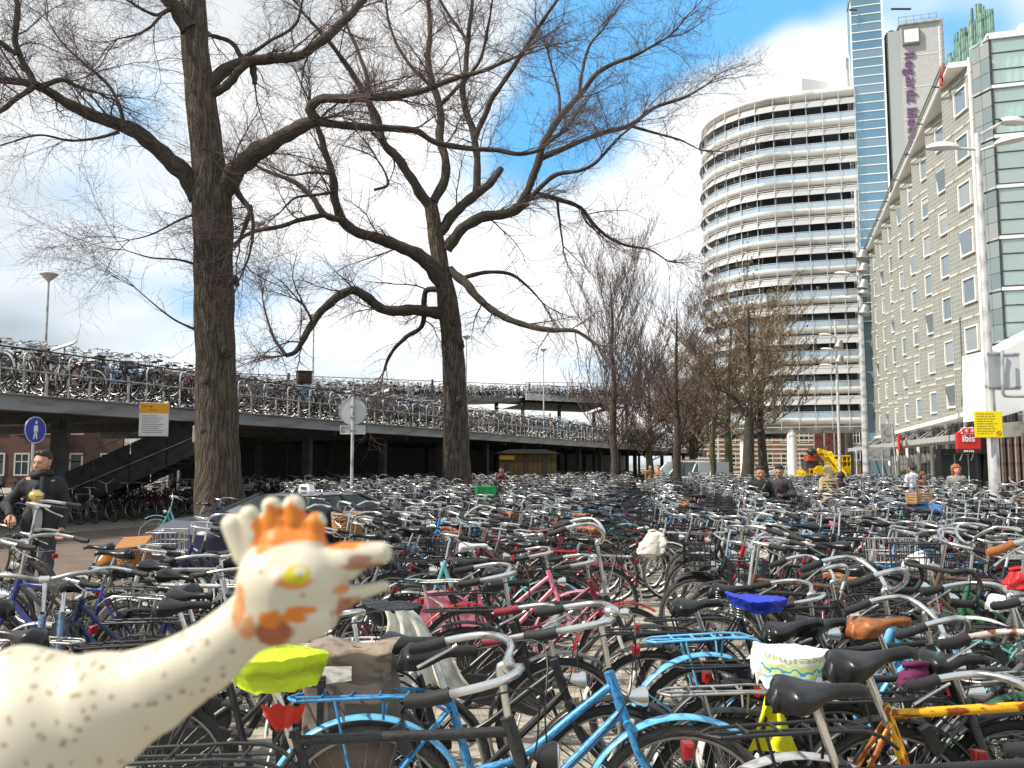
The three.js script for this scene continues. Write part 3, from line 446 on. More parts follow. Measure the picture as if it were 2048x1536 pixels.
// ---- the hotel with its saw-tooth front
{
  const ht = thing('hotel_building', 'hotel with stepped glass brick front and small square windows', 'hotel', [0, 0, 0], 0, null, 'structure');
  const H0 = 4.9, H1 = 26.1, NB = 9, PITCH = 6.22, LEN = 6.7, D0 = 55.24, FL = (H1 - H0) / 7.1;
  const tileM = std([0.39, 0.40, 0.365], 0.42, 0.05, { map: texture(512, (u, v) => { const N = 8, a = (u * N) % 1, b = (v * N) % 1, j = a < 0.19 || b < 0.19, c = tn((Math.floor(u * N) + 0.5) / N, (Math.floor(v * N) + 0.5) / N, N, 13), n = tfbm(u, v, 16, 3, 14); if (j) return [0.98, 0.97, 0.93]; const k = 0.40 + 0.28 * c + 0.14 * n; return [k, k * 0.99, k * 0.95]; }, { rx: 1 / 2.4, ry: 1 / 2.4 }) });
  const bandM = std([0.56, 0.55, 0.49], 0.7, 0, { map: rep(T.dirt, 0.6) }), frameM = std([0.74, 0.73, 0.68], 0.5), paneM = [[0.26, 0.31, 0.34], [0.20, 0.25, 0.28], [0.34, 0.37, 0.38]].map((c) => std(c, 0.08, 0.35)), soffM = std([0.84, 0.83, 0.79], 0.6), dark = M.darksteel, blindM = std([0.46, 0.45, 0.42], 0.8);
  const fr = G(); for (const s of [-1, 1]) { fr.box(s * 0.765, 0, 0.05, 0.11, 1.62, 0.18); fr.box(0, s * 0.755, 0.05, 1.42, 0.11, 0.18); } const fg = fr.build(), pg = new THREE.BoxGeometry(1.42, 1.4, 0.04), bg = new THREE.BoxGeometry(1.42, 0.36, 0.03);
  for (let k = 0; k < NB; k++) {
    const dF = D0 + k * PITCH, F = V(STREET(dF), 0, -dF), N = V(F.x - 0.03 * LEN, 0, -(dF - LEN)), mid = F.clone().lerp(N, 0.5), dir = N.clone().sub(F).normalize(), yaw = Math.atan2(-dir.z, dir.x), nrm = V(-dir.z, 0, dir.x).multiplyScalar(-1);
    if (nrm.x > 0) nrm.multiplyScalar(-1);
    const len = k ? LEN : 4.0, m0 = k ? mid : F.clone().addScaledVector(dir, 2.0);
    const face = new THREE.Group(); face.name = 'wall_bay'; face.position.copy(m0); face.rotation.y = Math.atan2(nrm.x, nrm.z); ht.add(face);   // local +z looks at the street, +x runs to the far end
    const far = -Math.sign(V(1, 0, 0).applyEuler(face.rotation).dot(dir));
    const w = G(); w.box(0, (H0 + H1) / 2, -0.2, len, H1 - H0, 0.4); w.mesh('tiled_wall', tileM, face);
    for (let f = 0; f < 7; f++) {
      const y = H0 + 0.2 + f * FL;
      const b = G(); b.box(0, y + 2.62, 0.012, len + 0.01, 0.16, 0.04); b.mesh('pale_band', bandM, face);
      const wx = far * (k ? 0.75 : -0.62);
      const fw = part('window', fg, frameM, face); fw.position.set(wx, y + 1.25, 0.0);
      const p = part('pane', pg, paneM[(k * 3 + f * 5) % 3], face); p.position.set(wx, y + 1.25, 0.02); if ((k + f * 2) % 5 == 1) { p.rotation.x = 0.2; p.position.z = 0.12; p.position.y -= 0.02; }
      if ((k * 5 + f * 3) % 4 == 1) { const q = part('blind', bg, blindM, face); q.position.set(wx, y + 1.73, 0.05); }
    }
    // the step to the next tooth
    const N2 = V(STREET(dF + PITCH) - 0.03 * LEN, 0, -(dF + PITCH - LEN)), s = G(); const l2 = Math.hypot(N2.x - F.x, N2.z - F.z); s.box((F.x + N2.x) / 2 + 0.05, (H0 + H1) / 2, (F.z + N2.z) / 2 - 0.16, l2 - 0.1, H1 - H0 - 0.02, 0.3, Math.atan2(-(N2.z - F.z), N2.x - F.x)); s.mesh('step_wall', tileM, ht);
  }
  // roof slab and lower slab reach out to the straight street line; their white undersides show between the teeth
  const e0 = 52.0, e1 = 113, slab = (h, th, name, over) => { const pts = [[STREET(e0) - over, e0], [STREET(e1) - over, e1], [STREET(e1) + 14, e1 + 4], [STREET(e0) + 14, e0 - 4]], g = G(); const sh = new THREE.Shape(pts.map(([x, d]) => new THREE.Vector2(x, d))); const eg = new THREE.ExtrudeGeometry(sh, { depth: th, bevelEnabled: false }); eg.rotateX(-Math.PI / 2); g.add(eg, new THREE.Matrix4().makeTranslation(0, h, 0)); return g.mesh(name, soffM, ht); };
  slab(H1 + 0.003, 0.35, 'roof_slab', 0.15); slab(H0 - 0.3, 0.28, 'lower_slab', 0.1);
  for (const [o, h] of [[0.35, 0.34], [0.62, 0.1]]) { const r = G(); r.pipe([[STREET(e0) - o, H1 + h, -e0], [STREET(e1) - o, H1 + h, -e1]], 0.06, 6); r.mesh('eaves_rail', M.dullsteel, ht); }
  for (let d = e0 + 3; d < e1; d += PITCH) { const r = G(); r.box(STREET(d) - 0.3, H1 + 0.12, -d, 0.7, 0.07, 0.07); r.mesh('rail_bracket', dark, ht); }
  const bodyG = G(); { const pts = [[STREET(54) + 3, 54], [STREET(112) + 3, 112], [STREET(112) + 14, 116], [STREET(54) + 14, 50]], eg = new THREE.ExtrudeGeometry(new THREE.Shape(pts.map(([x, d]) => new THREE.Vector2(x, d))), { depth: H1 - 0.2, bevelEnabled: false }); eg.rotateX(-Math.PI / 2); bodyG.add(eg); } bodyG.mesh('building_core', std([0.25, 0.24, 0.22], 0.9), ht);
  // ground floor: glazing behind white columns, brown stone fins to the right
  const P = (d, o, h) => [STREET(d) + o * 0.96, h, -d - o * 0.28 * -1];
  const gyaw = Math.atan2(1, 0.295);
  for (let d = 44; d < 110; d += 2.2) { const g = G(); g.box(...P(d + 1.05, 1.6, 2.3), 2.05, 4.55, 0.06, gyaw); g.mesh('shop_pane', std([0.05, 0.06, 0.065], 0.08, 0.2), ht); const c = G(); c.box(...P(d, 1.5, 2.3), 0.12, 4.58, 0.16, gyaw); c.mesh('shop_mullion', M.galv, ht); }
  for (let d = 57; d < 112; d += PITCH) { const g = G(); g.pipe([P(d, 0.9, 0), P(d, 0.9, 4.6)], 0.16, 10); g.mesh('white_column', soffM, ht); }
  const brownM = std([0.21, 0.155, 0.135], 0.8, 0, { map: dirt1 }), brown2 = std([0.32, 0.25, 0.22], 0.8, 0, { map: dirt1 });
  for (let k = 0; k < 16; k++) { const g = G(), x = xAt(1990, 47) + k * 0.34; g.box(x, 1.9, -47 + k * 0.06, 0.16, 3.8, 0.4, 0.1); g.mesh('stone_fin', k % 3 ? brownM : brown2, ht); }
  const back = G(); back.box(xAt(2080, 48), 1.9, -48.2, 7.5, 3.8, 0.3, 0.1); back.mesh('dark_backing', std([0.035, 0.03, 0.03], 0.8), ht);
  // the white wedge over the entrance corner
  const wd = G(), q0 = at(1978, 700, 46.4), q1 = at(2120, 640, 46.4); wd.prism([[0, at(1985, 838, 46.4).y], [at(2120, 800, 46.4).x - q0.x, at(2120, 800, 46.4).y], [q1.x - q0.x, q1.y], [at(2003, 706, 46.4).x - q0.x, at(2003, 703, 46.4).y], [0.1, at(1980, 700, 46.4).y]], 3, 0.02, new THREE.Matrix4().makeTranslation(q0.x, 0, q0.z - 1.5)); wd.mesh('white_wedge', std([0.86, 0.86, 0.84], 0.6), ht);
  const fas = G(); { const a = at(1990, 868, 45.8), b = at(2110, 845, 45.2); fas.box((a.x + b.x) / 2, (a.y + b.y) / 2, -45.5, b.x - a.x, 0.75, 0.3, 0.12, 0, 0.09); } fas.mesh('pale_fascia', bandM, ht);
  // long canopy along the street with struts
  const cn = G(), c0 = at(1708, 908, 97), c1 = at(1935, 872, 52), c2 = at(2070, 846, 44);
  const seg = (A, B, th, dep) => { const yaw = Math.atan2(-(B.z - A.z), B.x - A.x), l = A.distanceTo(B); cn.box((A.x + B.x) / 2 + 0.5, (A.y + B.y) / 2, (A.z + B.z) / 2, l, th, dep, yaw); };
  c0.y = c1.y = 3.35; seg(c0, c1, 0.36, 2.2); cn.mesh('canopy', std([0.45, 0.46, 0.45], 0.6, 0.1, { map: dirt1 }), ht);
  for (let k = 0; k < 9; k++) { const t = k / 8.5, p = c0.clone().lerp(c1, t), s = G(); s.pipe([[p.x + 0.2, 3.5, p.z], [p.x + 2.2, 4.55, p.z - 1.2]], 0.06, 6); s.pipe([[p.x + 0.2, 3.56, p.z - 0.5], [p.x + 2.2, 4.6, p.z - 1.7]], 0.06, 6); s.mesh('canopy_strut', M.galv, ht); const l = G(); l.ball(p.x + 0.9, 3.75, p.z - 0.1, 0.22, 0.14, 0.22, 8, 6); l.mesh('spotlight', M.black, ht); }
  // entrance portal
  const en = thing('entrance_portal', 'black framed hotel entrance under the red sign', 'entrance', [xAt(1925, 47.5), 0, -47.5], 0.1), pM = std([0.012, 0.012, 0.013], 0.4);
  for (const [x, w] of [[-1.28, 0.14], [1.28, 0.34]]) { const g = G(); g.box(x, 1.15, 0, w, 2.3, 0.5); g.mesh('door_jamb', pM, en); } { const g = G(); g.box(0.03, 2.42, 0, 2.8, 0.28, 0.55); g.mesh('door_head', pM, en); }
  for (const x of [-0.8, 0, 0.75]) { const g = G(); g.box(x, 1.14, -0.05, 0.66, 2.26, 0.05); g.mesh('door_leaf', std([0.06, 0.075, 0.08], 0.1, 0.2), en); }
  // glass stair tower on the near corner
  const gt = thing('glass_stair_tower', 'glass corner tower of the hotel with white floor bands and stairs inside', 'stair tower', [0, 0, 0], 0, null, 'structure');
  const K = V(28.42, 0, -49.98), rt = V(0.962, 0, 0.272), lf = V(-0.30, 0, -0.95).normalize(), W = 7, HT = 27.0, fh = 3.03;
  const gl = phys([0.86, 0.96, 0.95], 0.04, 0, { transmission: 0.72, thickness: 0, ior: 1.5, specularIntensity: 1 }), wht = std([0.85, 0.86, 0.84], 0.5), tint = [[0.30, 0.36, 0.35], [0.36, 0.40, 0.38], [0.25, 0.31, 0.31], [0.42, 0.43, 0.40], [0.33, 0.34, 0.31]].map((c) => std(c, 0.1, 0.55));
  const wy = Math.atan2(-rt.z, rt.x), ly = Math.atan2(-lf.z, lf.x), cen = (a, h, b, o = 0) => { const p = K.clone().addScaledVector(rt, a).addScaledVector(lf, b); return [p.x, h, p.z]; }, bk = V(0.272, 0, -0.962), inn = (a, h, b) => { const p = K.clone().addScaledVector(rt, a).addScaledVector(bk, b); return [p.x, h, p.z]; };
  const bm = G(); bm.box(...inn(W / 2 + 0.4, HT / 2 - 0.1, 4.2), W, HT, 0.2, wy); bm.mesh('back_wall', std([0.80, 0.86, 0.84], 0.8), gt);
  for (let y = HT, k = 0; y > 6; y -= fh, k++) {
    const b = G(); b.box(...cen(W / 2, y, -0.03), W + 0.1, 0.19, 0.2, wy); b.mesh('floor_band', wht, gt); const b2 = G(); b2.box(...cen(-0.03, y, 0.72), 1.46, 0.12, 0.1, ly); b2.mesh('side_rail', M.galv, gt);
    const fl = G(); fl.box(...inn(W / 2 + 0.35, y - 0.25, 2.1), W, 0.2, 3.9, wy); fl.mesh('floor_slab', std([0.62, 0.68, 0.66], 0.7), gt);
    for (const [o, hh] of [[0.14, 0.82], [0.98, 1.0], [2.0, 0.86]]) { const g = G(); g.box(...cen(W / 2, y - o - hh / 2, 0), W, hh - 0.03, 0.03, wy); g.mesh('glass_pane', gl, gt); const t = G(); t.box(...cen(W / 2, y - o - hh, 0.0), W, 0.06, 0.08, wy); t.mesh('transom', M.darksteel, gt); }
    if (k > 1) { const s = G(); s.pipe([inn(0.9, y - 0.35, 2.4), inn(4.2, y - fh + 0.1, 2.4)], 0.13, 6); s.mesh('stair_flight', wht, gt); const s2 = G(); for (let q = 0; q < 7; q++) s2.box(...inn(2.0 + q * 0.22, y - fh + 0.55, 0.9), 0.03, 0.9, 0.03); s2.pipe([inn(1.9, y - fh + 1.0, 0.9), inn(5.5, y - fh + 1.0, 0.9)], 0.03, 4); s2.mesh('stair_railing', wht, gt); const c = G(); c.box(...inn(2.35, y - fh / 2, 1.6), 0.3, fh - 0.3, 0.3, wy); c.mesh('steel_post', k % 2 ? M.galv : wht, gt); }
    else { const c = G(); c.sheet((u, v) => { const p = inn(0.4 + u * 6, y - 0.35 - v * (fh - 0.5), 0.45 + 0.06 * Math.sin(u * 90)); return p; }, 120, 1); c.mesh('curtain', std([0.66, 0.80, 0.74], 0.9, 0, { side: THREE.DoubleSide }), gt); }
    for (let q = 0; q < 2; q++) for (let r = 0; r < 3; r++) { const g = G(); g.box(...cen(0, y - 0.15 - (r + 0.5) * (fh - 0.2) / 3, 0.37 + q * 0.72), 0.70, (fh - 0.3) / 3, 0.05, ly + rr(-0.012, 0.012), 0, rr(-0.01, 0.01)); g.mesh('side_pane', pick(tint), gt); }
  }
  const cpost = G(); cpost.box(...cen(0, HT / 2 + 2, 0), 0.12, HT - 4, 0.12, wy); cpost.mesh('corner_post', M.darksteel, gt); const sp = G(); sp.pipe([cen(-0.02, 4, 1.55), cen(-0.02, H1 + 0.4, 1.55)], 0.1, 8); sp.pipe([cen(-0.12, 4, 1.4), cen(-0.12, H1 - 9, 1.4)], 0.08, 8); sp.mesh('white_downpipe', wht, gt);
  const rf = G(); rf.box(...inn(W / 2, HT + 0.2, 2), W + 0.3, 0.16, 4.2, wy); rf.box(...inn(W / 2 + 1, HT + 0.55, 1.2), W - 1.4, 0.4, 2, wy); rf.mesh('tower_roof', wht, gt);
  // green slatted roof letters seen edge on
  const gs = thing('green_roof_letters', 'row of large green slatted letters on the hotel roof seen from the side', 'roof sign', [0, 0, 0]);
  const greens = [[0.14, 0.27, 0.22], [0.19, 0.34, 0.28], [0.24, 0.40, 0.33], [0.12, 0.20, 0.17]].map((c) => std(c, 0.6, 0, { map: dirt1 }));
  for (let k = 0; k < 6; k++) {
    const d = 50.9 + k * 0.95, x = 28.9, hgt = [2.6, 3.5, 2.7, 2.9, 1.9, 1.6][k];
    for (let q = 0; q < 9; q++) { const a = q / 8 * Math.PI, cut = 0.55 * Math.sin(a), top = hgt * (q % 4 == 1 ? 0.72 : 1) * (0.8 + 0.2 * Math.sin(a)); const g = G(); g.bbox(x + 0.3 * Math.cos(a) + q * 0.04, H1 + 0.55 + (1 - cut) * 0.6 + top / 2, -d - q * 0.13, 0.14, top, 0.12, 0.02); g.mesh('green_slat', greens[(q * 3 + k) % 4], gs); }
    const b = G(); b.pipe([[x, H1 + 0.3, -d], [x, H1 + 1.2, -d]], 0.08, 6); b.mesh('sign_post', M.galv, gs);
  }
  const rs = thing('red_corner_sign', 'small red sign on the end of the hotel eaves', 'sign', at(1886, 150, 54).toArray(), 0.6), redM = std([0.62, 0.05, 0.045], 0.4);
  { const g = G(); g.prism([[-0.35, -0.9], [-0.05, -0.25], [0.3, 0.1], [0.32, 0.62], [-0.12, 0.62], [-0.3, 0.1]], 0.14, 0.02); g.mesh('sign_plate', redM, rs); const f = G(); for (let k = 0; k < 5; k++) f.pipe([[-0.42 + 0.02 * k, -1.0 + k * 0.3, 0.1], [0.36, -0.2 + k * 0.2, 0.1]], 0.025, 4); f.mesh('sign_frame', redM, rs); }
  // red sign above the entrance
  const ib = thing('hotel_sign', 'red sign with white letters ibis HOTEL above the black entrance', 'sign', at(1936, 884, 45.6).toArray(), 0.06);
  const pw = 1.28, red = std([0.66, 0.025, 0.02], 0.4), dk = std([0.05, 0.02, 0.02], 0.5), wl = std([0.86, 0.84, 0.84], 0.5);
  { const g = G(); g.bbox(0, 0.06, 0, pw, 0.86, 0.18, 0.02); g.mesh('sign_plate', red, ib); const h = G(); h.bbox(0, -0.48, 0, pw, 0.2, 0.17, 0.015); h.mesh('lower_plate', dk, ib);
    const pil = (o, grow, z, mat, nm) => { const pts = []; for (let k = 0; k < 40; k++) { const a = k / 40 * 2 * Math.PI, r = 1 + 0.13 * Math.cos(a * 10); pts.push([(0.36 + grow) * Math.sign(Math.cos(a)) * Math.abs(Math.cos(a)) ** 0.6 * r, 0.58 + (0.13 + grow) * Math.sign(Math.sin(a)) * Math.abs(Math.sin(a)) ** 0.6 * r]); } const q = G(); q.prism(pts, 0.06, 0.01, new THREE.Matrix4().makeTranslation(0, 0, z)); q.mesh(nm, mat, ib); };
    pil(0, 0.045, 0.1, wl, 'emblem_outline'); pil(0, 0, 0.14, red, 'emblem_pillow');
    const st = G(); for (const x of [-0.16, 0.16]) for (let k = 0; k < 3; k++) st.box(x, 0.58, 0.18, 0.2, 0.03, 0.02, 0, 0, k * Math.PI / 3 + 0.3); st.mesh('emblem_star', wl, ib);
    const tx = (s, size, y, nm, sp = 0) => { let x = 0; const gs2 = []; for (const ch of s) { const t = new TextGeometry(ch, { font: FONT, size, depth: 0.03, curveSegments: 4, bevelEnabled: false }); t.computeBoundingBox(); t.translate(x - t.boundingBox.min.x, 0, 0); x += t.boundingBox.max.x - t.boundingBox.min.x + size * 0.14 + sp; gs2.push(t); } for (const t of gs2) { t.translate(-x / 2, y, 0.1); part(nm, t, wl, ib); } };
    tx('ibis', 0.31, 0.02, 'letter'); tx('HOTEL', 0.105, -0.53, 'small_letter', 0.03);
    const br = G(); br.pipe([[-0.3, -0.6, -0.05], [-0.3, -0.95, -0.3]], 0.03, 6); br.pipe([[0.3, -0.6, -0.05], [0.3, -0.95, -0.3]], 0.03, 6); br.mesh('sign_bracket', M.galv, ib); }
  const r2 = thing('red_side_sign', 'narrow red sign seen edge on under the hotel canopy', 'sign', at(1800, 886, 66).toArray(), 1.0); { const g = G(); g.bbox(0, 0, 0, 1.2, 1.3, 0.15, 0.02); g.mesh('sign_plate', red, r2); const h = G(); h.box(-0.1, 0.1, 0.1, 0.7, 0.2, 0.04); h.mesh('white_mark', wl, r2); }
}
// ---- trees
const ridge = (u, v) => { const w = 0.012 * (tn2(u, v, 5, 3, 60) - 0.5) + 0.006 * (tn2(u, v, 11, 9, 64) - 0.5), q = 0.55 * tn2(u + w + 4, v, 44, 5, 61) + 0.3 * tn2(u + w * 1.5 + 4, v, 90, 11, 62) + 0.15 * tn2(u, v, 160, 60, 63); return smooth(0.34, 0.62, q); };
const barkTex = texture(512, (u, v) => { const f = ridge(u, v), n = tfbm(u, v, 6, 5, 63), k = 0.40 + 0.75 * f, m = smooth(0.56, 0.72, n); return [k * lerp(1, 0.82, m), k * lerp(0.96, 0.98, m), k * lerp(0.9, 0.55, m)]; });
const barkBump = texture(512, (u, v) => { const k = ridge(u, v); return [k, k, k]; }, { srgb: false });
const barkM = std([0.112, 0.088, 0.07], 0.95, 0, { map: rep(barkTex, 0.8, 0.8), bumpMap: rep(barkBump, 0.8, 0.8), bumpScale: 0.03 });
const limbM = std([0.10, 0.08, 0.064], 0.95, 0, { map: rep(barkTex, 2, 1), bumpMap: rep(barkBump, 2, 1), bumpScale: 0.012 });
const twigM = std([0.105, 0.075, 0.068], 0.9);
// twigs grow from a limb: dir is where the branch heads, level counts down to the finest
function twigs(g, p, dir, len, r, level, droop) {
  const n = level > 1 ? 6 : level > 0 ? 5 : 4, pts = [[p.x, p.y, p.z]], d = dir.clone(), q = p.clone(), kids = [];
  for (let k = 1; k <= n; k++) {
    d.x += rr(-0.28, 0.28); d.z += rr(-0.28, 0.28); d.y += rr(-0.2, 0.22) + droop; d.normalize();
    q.addScaledVector(d, len / n); pts.push([q.x, q.y, q.z]);
    if (level > 0 && k > 0) kids.push([q.clone(), d.clone(), k / n]);
  }
  g.pipe(pts, pts.map((_, k) => Math.max(0.0021, r * (1 - 0.75 * k / n))), level > 1 ? 5 : 3, false);
  for (const [c, e, t] of kids) {
    const m = level > 1 ? 2 : rnd() < 0.75 ? 2 : 1;
    for (let k = 0; k < m; k++) { const a = V(rr(-1, 1), rr(-0.7, 0.9), rr(-1, 1)).addScaledVector(e, 0.75).normalize(); twigs(g, c, a, len * rr(0.32, 0.62), Math.max(0.003, r * 0.5 * (1 - 0.5 * t)), level - 1, droop); }
  }
}
// limbs are given as drawn against the sky: [px, py, metres nearer (-) or farther (+)]
function bigTree(name, label, D, limbs, dens, pos, o2 = {}) {
  const t = thing(name, label, 'tree', [pos.x, 0, pos.z]), trunk = G(), limb = G(), tw = G(), O = V(-pos.x, 0, -pos.z), m = new THREE.Matrix4().makeTranslation(O.x, O.y, O.z);
  limbs.forEach(([pts, rs, o = {}], i) => {
    const mpp = D / FOCAL, sgn = o.z || 0; let acc = 0;
    const P = pts.map(([x, y, z], k) => { if (k) acc += Math.hypot(x - pts[k - 1][0], y - pts[k - 1][1]) * mpp; const p = at(x, y, D + (z !== undefined ? z : (o.z0 || 0) + sgn * acc)); return [p.x, Math.max(p.y, -0.1), p.z]; });
    const R = rs.map((r) => r * mpp * (o.trunk ? 1 : 0.92)), steps = P.length * 5, g = o.trunk ? trunk : limb;
    const c = new THREE.CatmullRomCurve3(P.map((p) => V(...p)), false, 'centripetal'), Q = c.getSpacedPoints(steps), rad = Q.map((_, k) => { const s = k / steps * (R.length - 1), a = Math.floor(s), b = Math.min(R.length - 1, a + 1); return lerp(R[a], R[b], s - a) * (1 + (o.trunk ? 0.012 : 0.06) * Math.sin(k * 1.7 + i) + (o.trunk ? 0.02 : 0.05) * Math.sin(k * 0.61 + i * 2)); });
    g.pipe(Q.map((v, k) => [v.x + (o.trunk ? 0.02 : 0.1) * rad[k] * Math.sin(k * 1.1 + i), v.y, v.z + (o.trunk ? 0.02 : 0.1) * rad[k] * Math.cos(k * 0.9)]), rad, o.trunk ? 28 : R[0] > 0.12 ? 14 : 8, true);
    // side twigs
    const L = c.getLength(), n = Math.round(L * dens * (o.d || 1));
    for (let k = 0; k < n; k++) {
      const s = (o.trunk ? lerp(o.from || 0.3, 1, rnd()) : lerp(0.12, 1, Math.pow(rnd(), 0.8))), p = c.getPointAt(s), tn_ = c.getTangentAt(s), r = lerp(R[0], R[R.length - 1], s);
      const dir = V(rr(-1, 1), rr(-0.55, 1.0), rr(-1, 1)).addScaledVector(tn_, o.trunk ? 0.1 : 0.7).normalize();
      const big = rnd() < 0.4 && !o.trunk;
      twigs(tw, p, dir, big ? rr(1.3, 2.5) : rr(0.6, 1.5), clamp(r * 0.34, 0.006, big ? 0.03 : 0.013), big ? 2 : 1, rnd() < 0.45 ? -0.10 : 0.03);
    }
    if (!o.trunk && !o.stub) for (let k = 0; k < 3; k++) twigs(tw, V(...P[P.length - 1]), c.getTangentAt(1).add(V(rr(-0.5, 0.5), rr(-0.3, 0.4), rr(-0.5, 0.5))).normalize(), rr(1.2, 2.3), clamp(R[R.length - 1] * 0.9, 0.006, 0.03), 2, -0.02);
  });
  const mv = (g) => { for (let k = 0; k < g.p.length; k += 3) { g.p[k] += O.x; g.p[k + 2] += O.z; } return g; };
  for (const [x, y, z, r] of o2.burls || []) { const p = at(x, y, D + z), a = r * D / FOCAL; trunk.ball(p.x, p.y, p.z, a, a * 1.15, a, 16, 12); trunk.ball(p.x + a * 0.5, p.y - a, p.z, a * 0.7, a * 0.8, a * 0.7, 14, 10); }
  mv(trunk).mesh('trunk', barkM, t); mv(limb).mesh('limbs', limbM, t); const x = mv(tw).mesh('twigs', twigM, t); x.userData.kind = 'stuff';
  return t;
}
{
  const s = 22;
  bigTree('bare_tree', 'larger bare tree with thick ridged trunk on the left, nearest the parking deck', s, [
    [[[446, 1075, 0], [440, 1010, 0], [436, 940, 0], [433, 800, 0], [428, 600, 0], [425, 420, 0], [421, 360, 0], [414, 300, 0], [405, 225, 0], [395, 140, 0.1], [388, 70, 0.2], [386, 0, 0.3], [372, -90, 0.6], [350, -200, 1]], [54, 46, 42, 40, 39, 39, 40, 34, 31, 29, 27, 25, 18, 9], { trunk: 1, from: 0.35, d: 1.3 }],
    [[[378, 60], [350, 15], [322, -20], [280, -90]], [20, 16, 13, 7], { z: -0.3 }],
    [[[395, 395], [375, 355], [330, 312], [270, 262], [205, 238], [150, 215], [105, 188], [65, 168], [0, 160], [-90, 150]], [22, 20, 18, 16, 14, 12, 10, 8, 7, 5], { z: -0.25 }],
    [[[72, 172], [60, 150], [38, 108], [30, 75], [36, 30], [28, -40]], [7, 6.5, 6, 5.5, 5, 4], { z: -0.1, z0: -2.3 }], [[[72, 172], [40, 192], [0, 222], [-60, 255]], [6, 5.5, 5, 4], { z: -0.3, z0: -2.3 }],
    [[[85, 172], [125, 160], [160, 175], [200, 187]], [6, 5, 4, 2], { z: 0.4, z0: -2.2 }], [[[248, 255], [240, 215], [215, 168], [165, 125], [120, 80], [95, 40]], [5, 4, 3.2, 2.6, 2, 1.4], { z: 0.35, z0: -1 }],
    [[[238, 264], [195, 276], [140, 281], [80, 270], [20, 285], [-30, 300]], [4, 3, 2.6, 2.2, 1.6, 1], { z: -0.5, z0: -1 }], [[[32, 108], [0, 85], [-50, 60]], [6, 5, 4], { z0: -2.5, z: -0.3 }],
    [[[442, 395], [462, 355], [500, 315], [560, 277], [608, 250], [640, 238]], [24, 22, 20, 17, 15, 13], { z: -0.3 }],
    [[[632, 240], [620, 216], [636, 200], [690, 197], [760, 194], [850, 180], [900, 160], [970, 140], [1035, 112]], [11, 10, 9, 8, 7.5, 6, 5, 4, 2.5], { z: -0.35, z0: -1 }],
    [[[636, 244], [700, 252], [780, 257], [832, 262], [870, 284], [940, 297], [1000, 301], [1035, 308], [1078, 300], [1105, 278], [1135, 252]], [10, 9, 8.5, 8, 7, 6.5, 6, 5.5, 5, 4, 2.5], { z: 0.22, z0: -1 }],
    [[[410, 180], [440, 148], [480, 126], [540, 118], [600, 110], [650, 76], [700, 30], [745, -25], [780, -80]], [16, 13, 12, 11, 11, 10, 9, 8, 6], { z: 0.3 }],
    [[[418, 190], [452, 172], [474, 146], [494, 126]], [11, 10, 9, 8], { z: -0.2, d: 0.4, stub: 1 }], [[[502, 118], [508, 150], [510, 168]], [9, 8, 6], { stub: 1, d: 0.6, z0: 0.6 }],
    [[[484, 118], [464, 86], [430, 73], [405, 68]], [6, 5.5, 5, 4], { z: 0.3, z0: 0.5, stub: 1 }], [[[490, 115], [540, 82], [590, 50], [605, 0], [612, -50]], [5, 4, 3.5, 3, 2], { z: -0.2, z0: 0.5 }],
    [[[372, 22], [340, 20], [312, 30], [270, 10], [240, -10]], [6, 5, 4, 3, 2], { z: -0.6 }], [[[326, 25], [300, 55], [270, 70], [235, 78]], [4, 3, 2.4, 1.4], { z: -0.5, z0: -0.8 }],
    [[[468, 372], [485, 400], [500, 420], [490, 452], [478, 486]], [8, 7, 6, 5, 2.5], { z: -0.3 }], [[[500, 412], [506, 450], [501, 500], [492, 530]], [5, 4, 3, 2], { z: -0.4, z0: -0.4 }],
    [[[410, 420], [360, 440], [300, 470], [260, 480]], [3, 2.4, 1.8, 1], { z: -0.6, d: 0.45 }], [[[395, 530], [360, 520], [300, 515], [250, 500]], [3, 2.2, 1.6, 1], { z: -0.4, d: 0.45 }], [[[392, 660], [350, 640], [310, 610], [270, 575]], [3, 2, 1.5, 1], { z: -0.3, d: 0.45 }],
  ], 4.3, at(440, 930, s), { burls: [[397, 655, -0.1, 10], [452, 700, -0.45, 9], [428, 560, -0.46, 8], [415, 760, -0.45, 10], [408, 860, -0.4, 9], [470, 560, -0.2, 8]] });
  const q = 30;
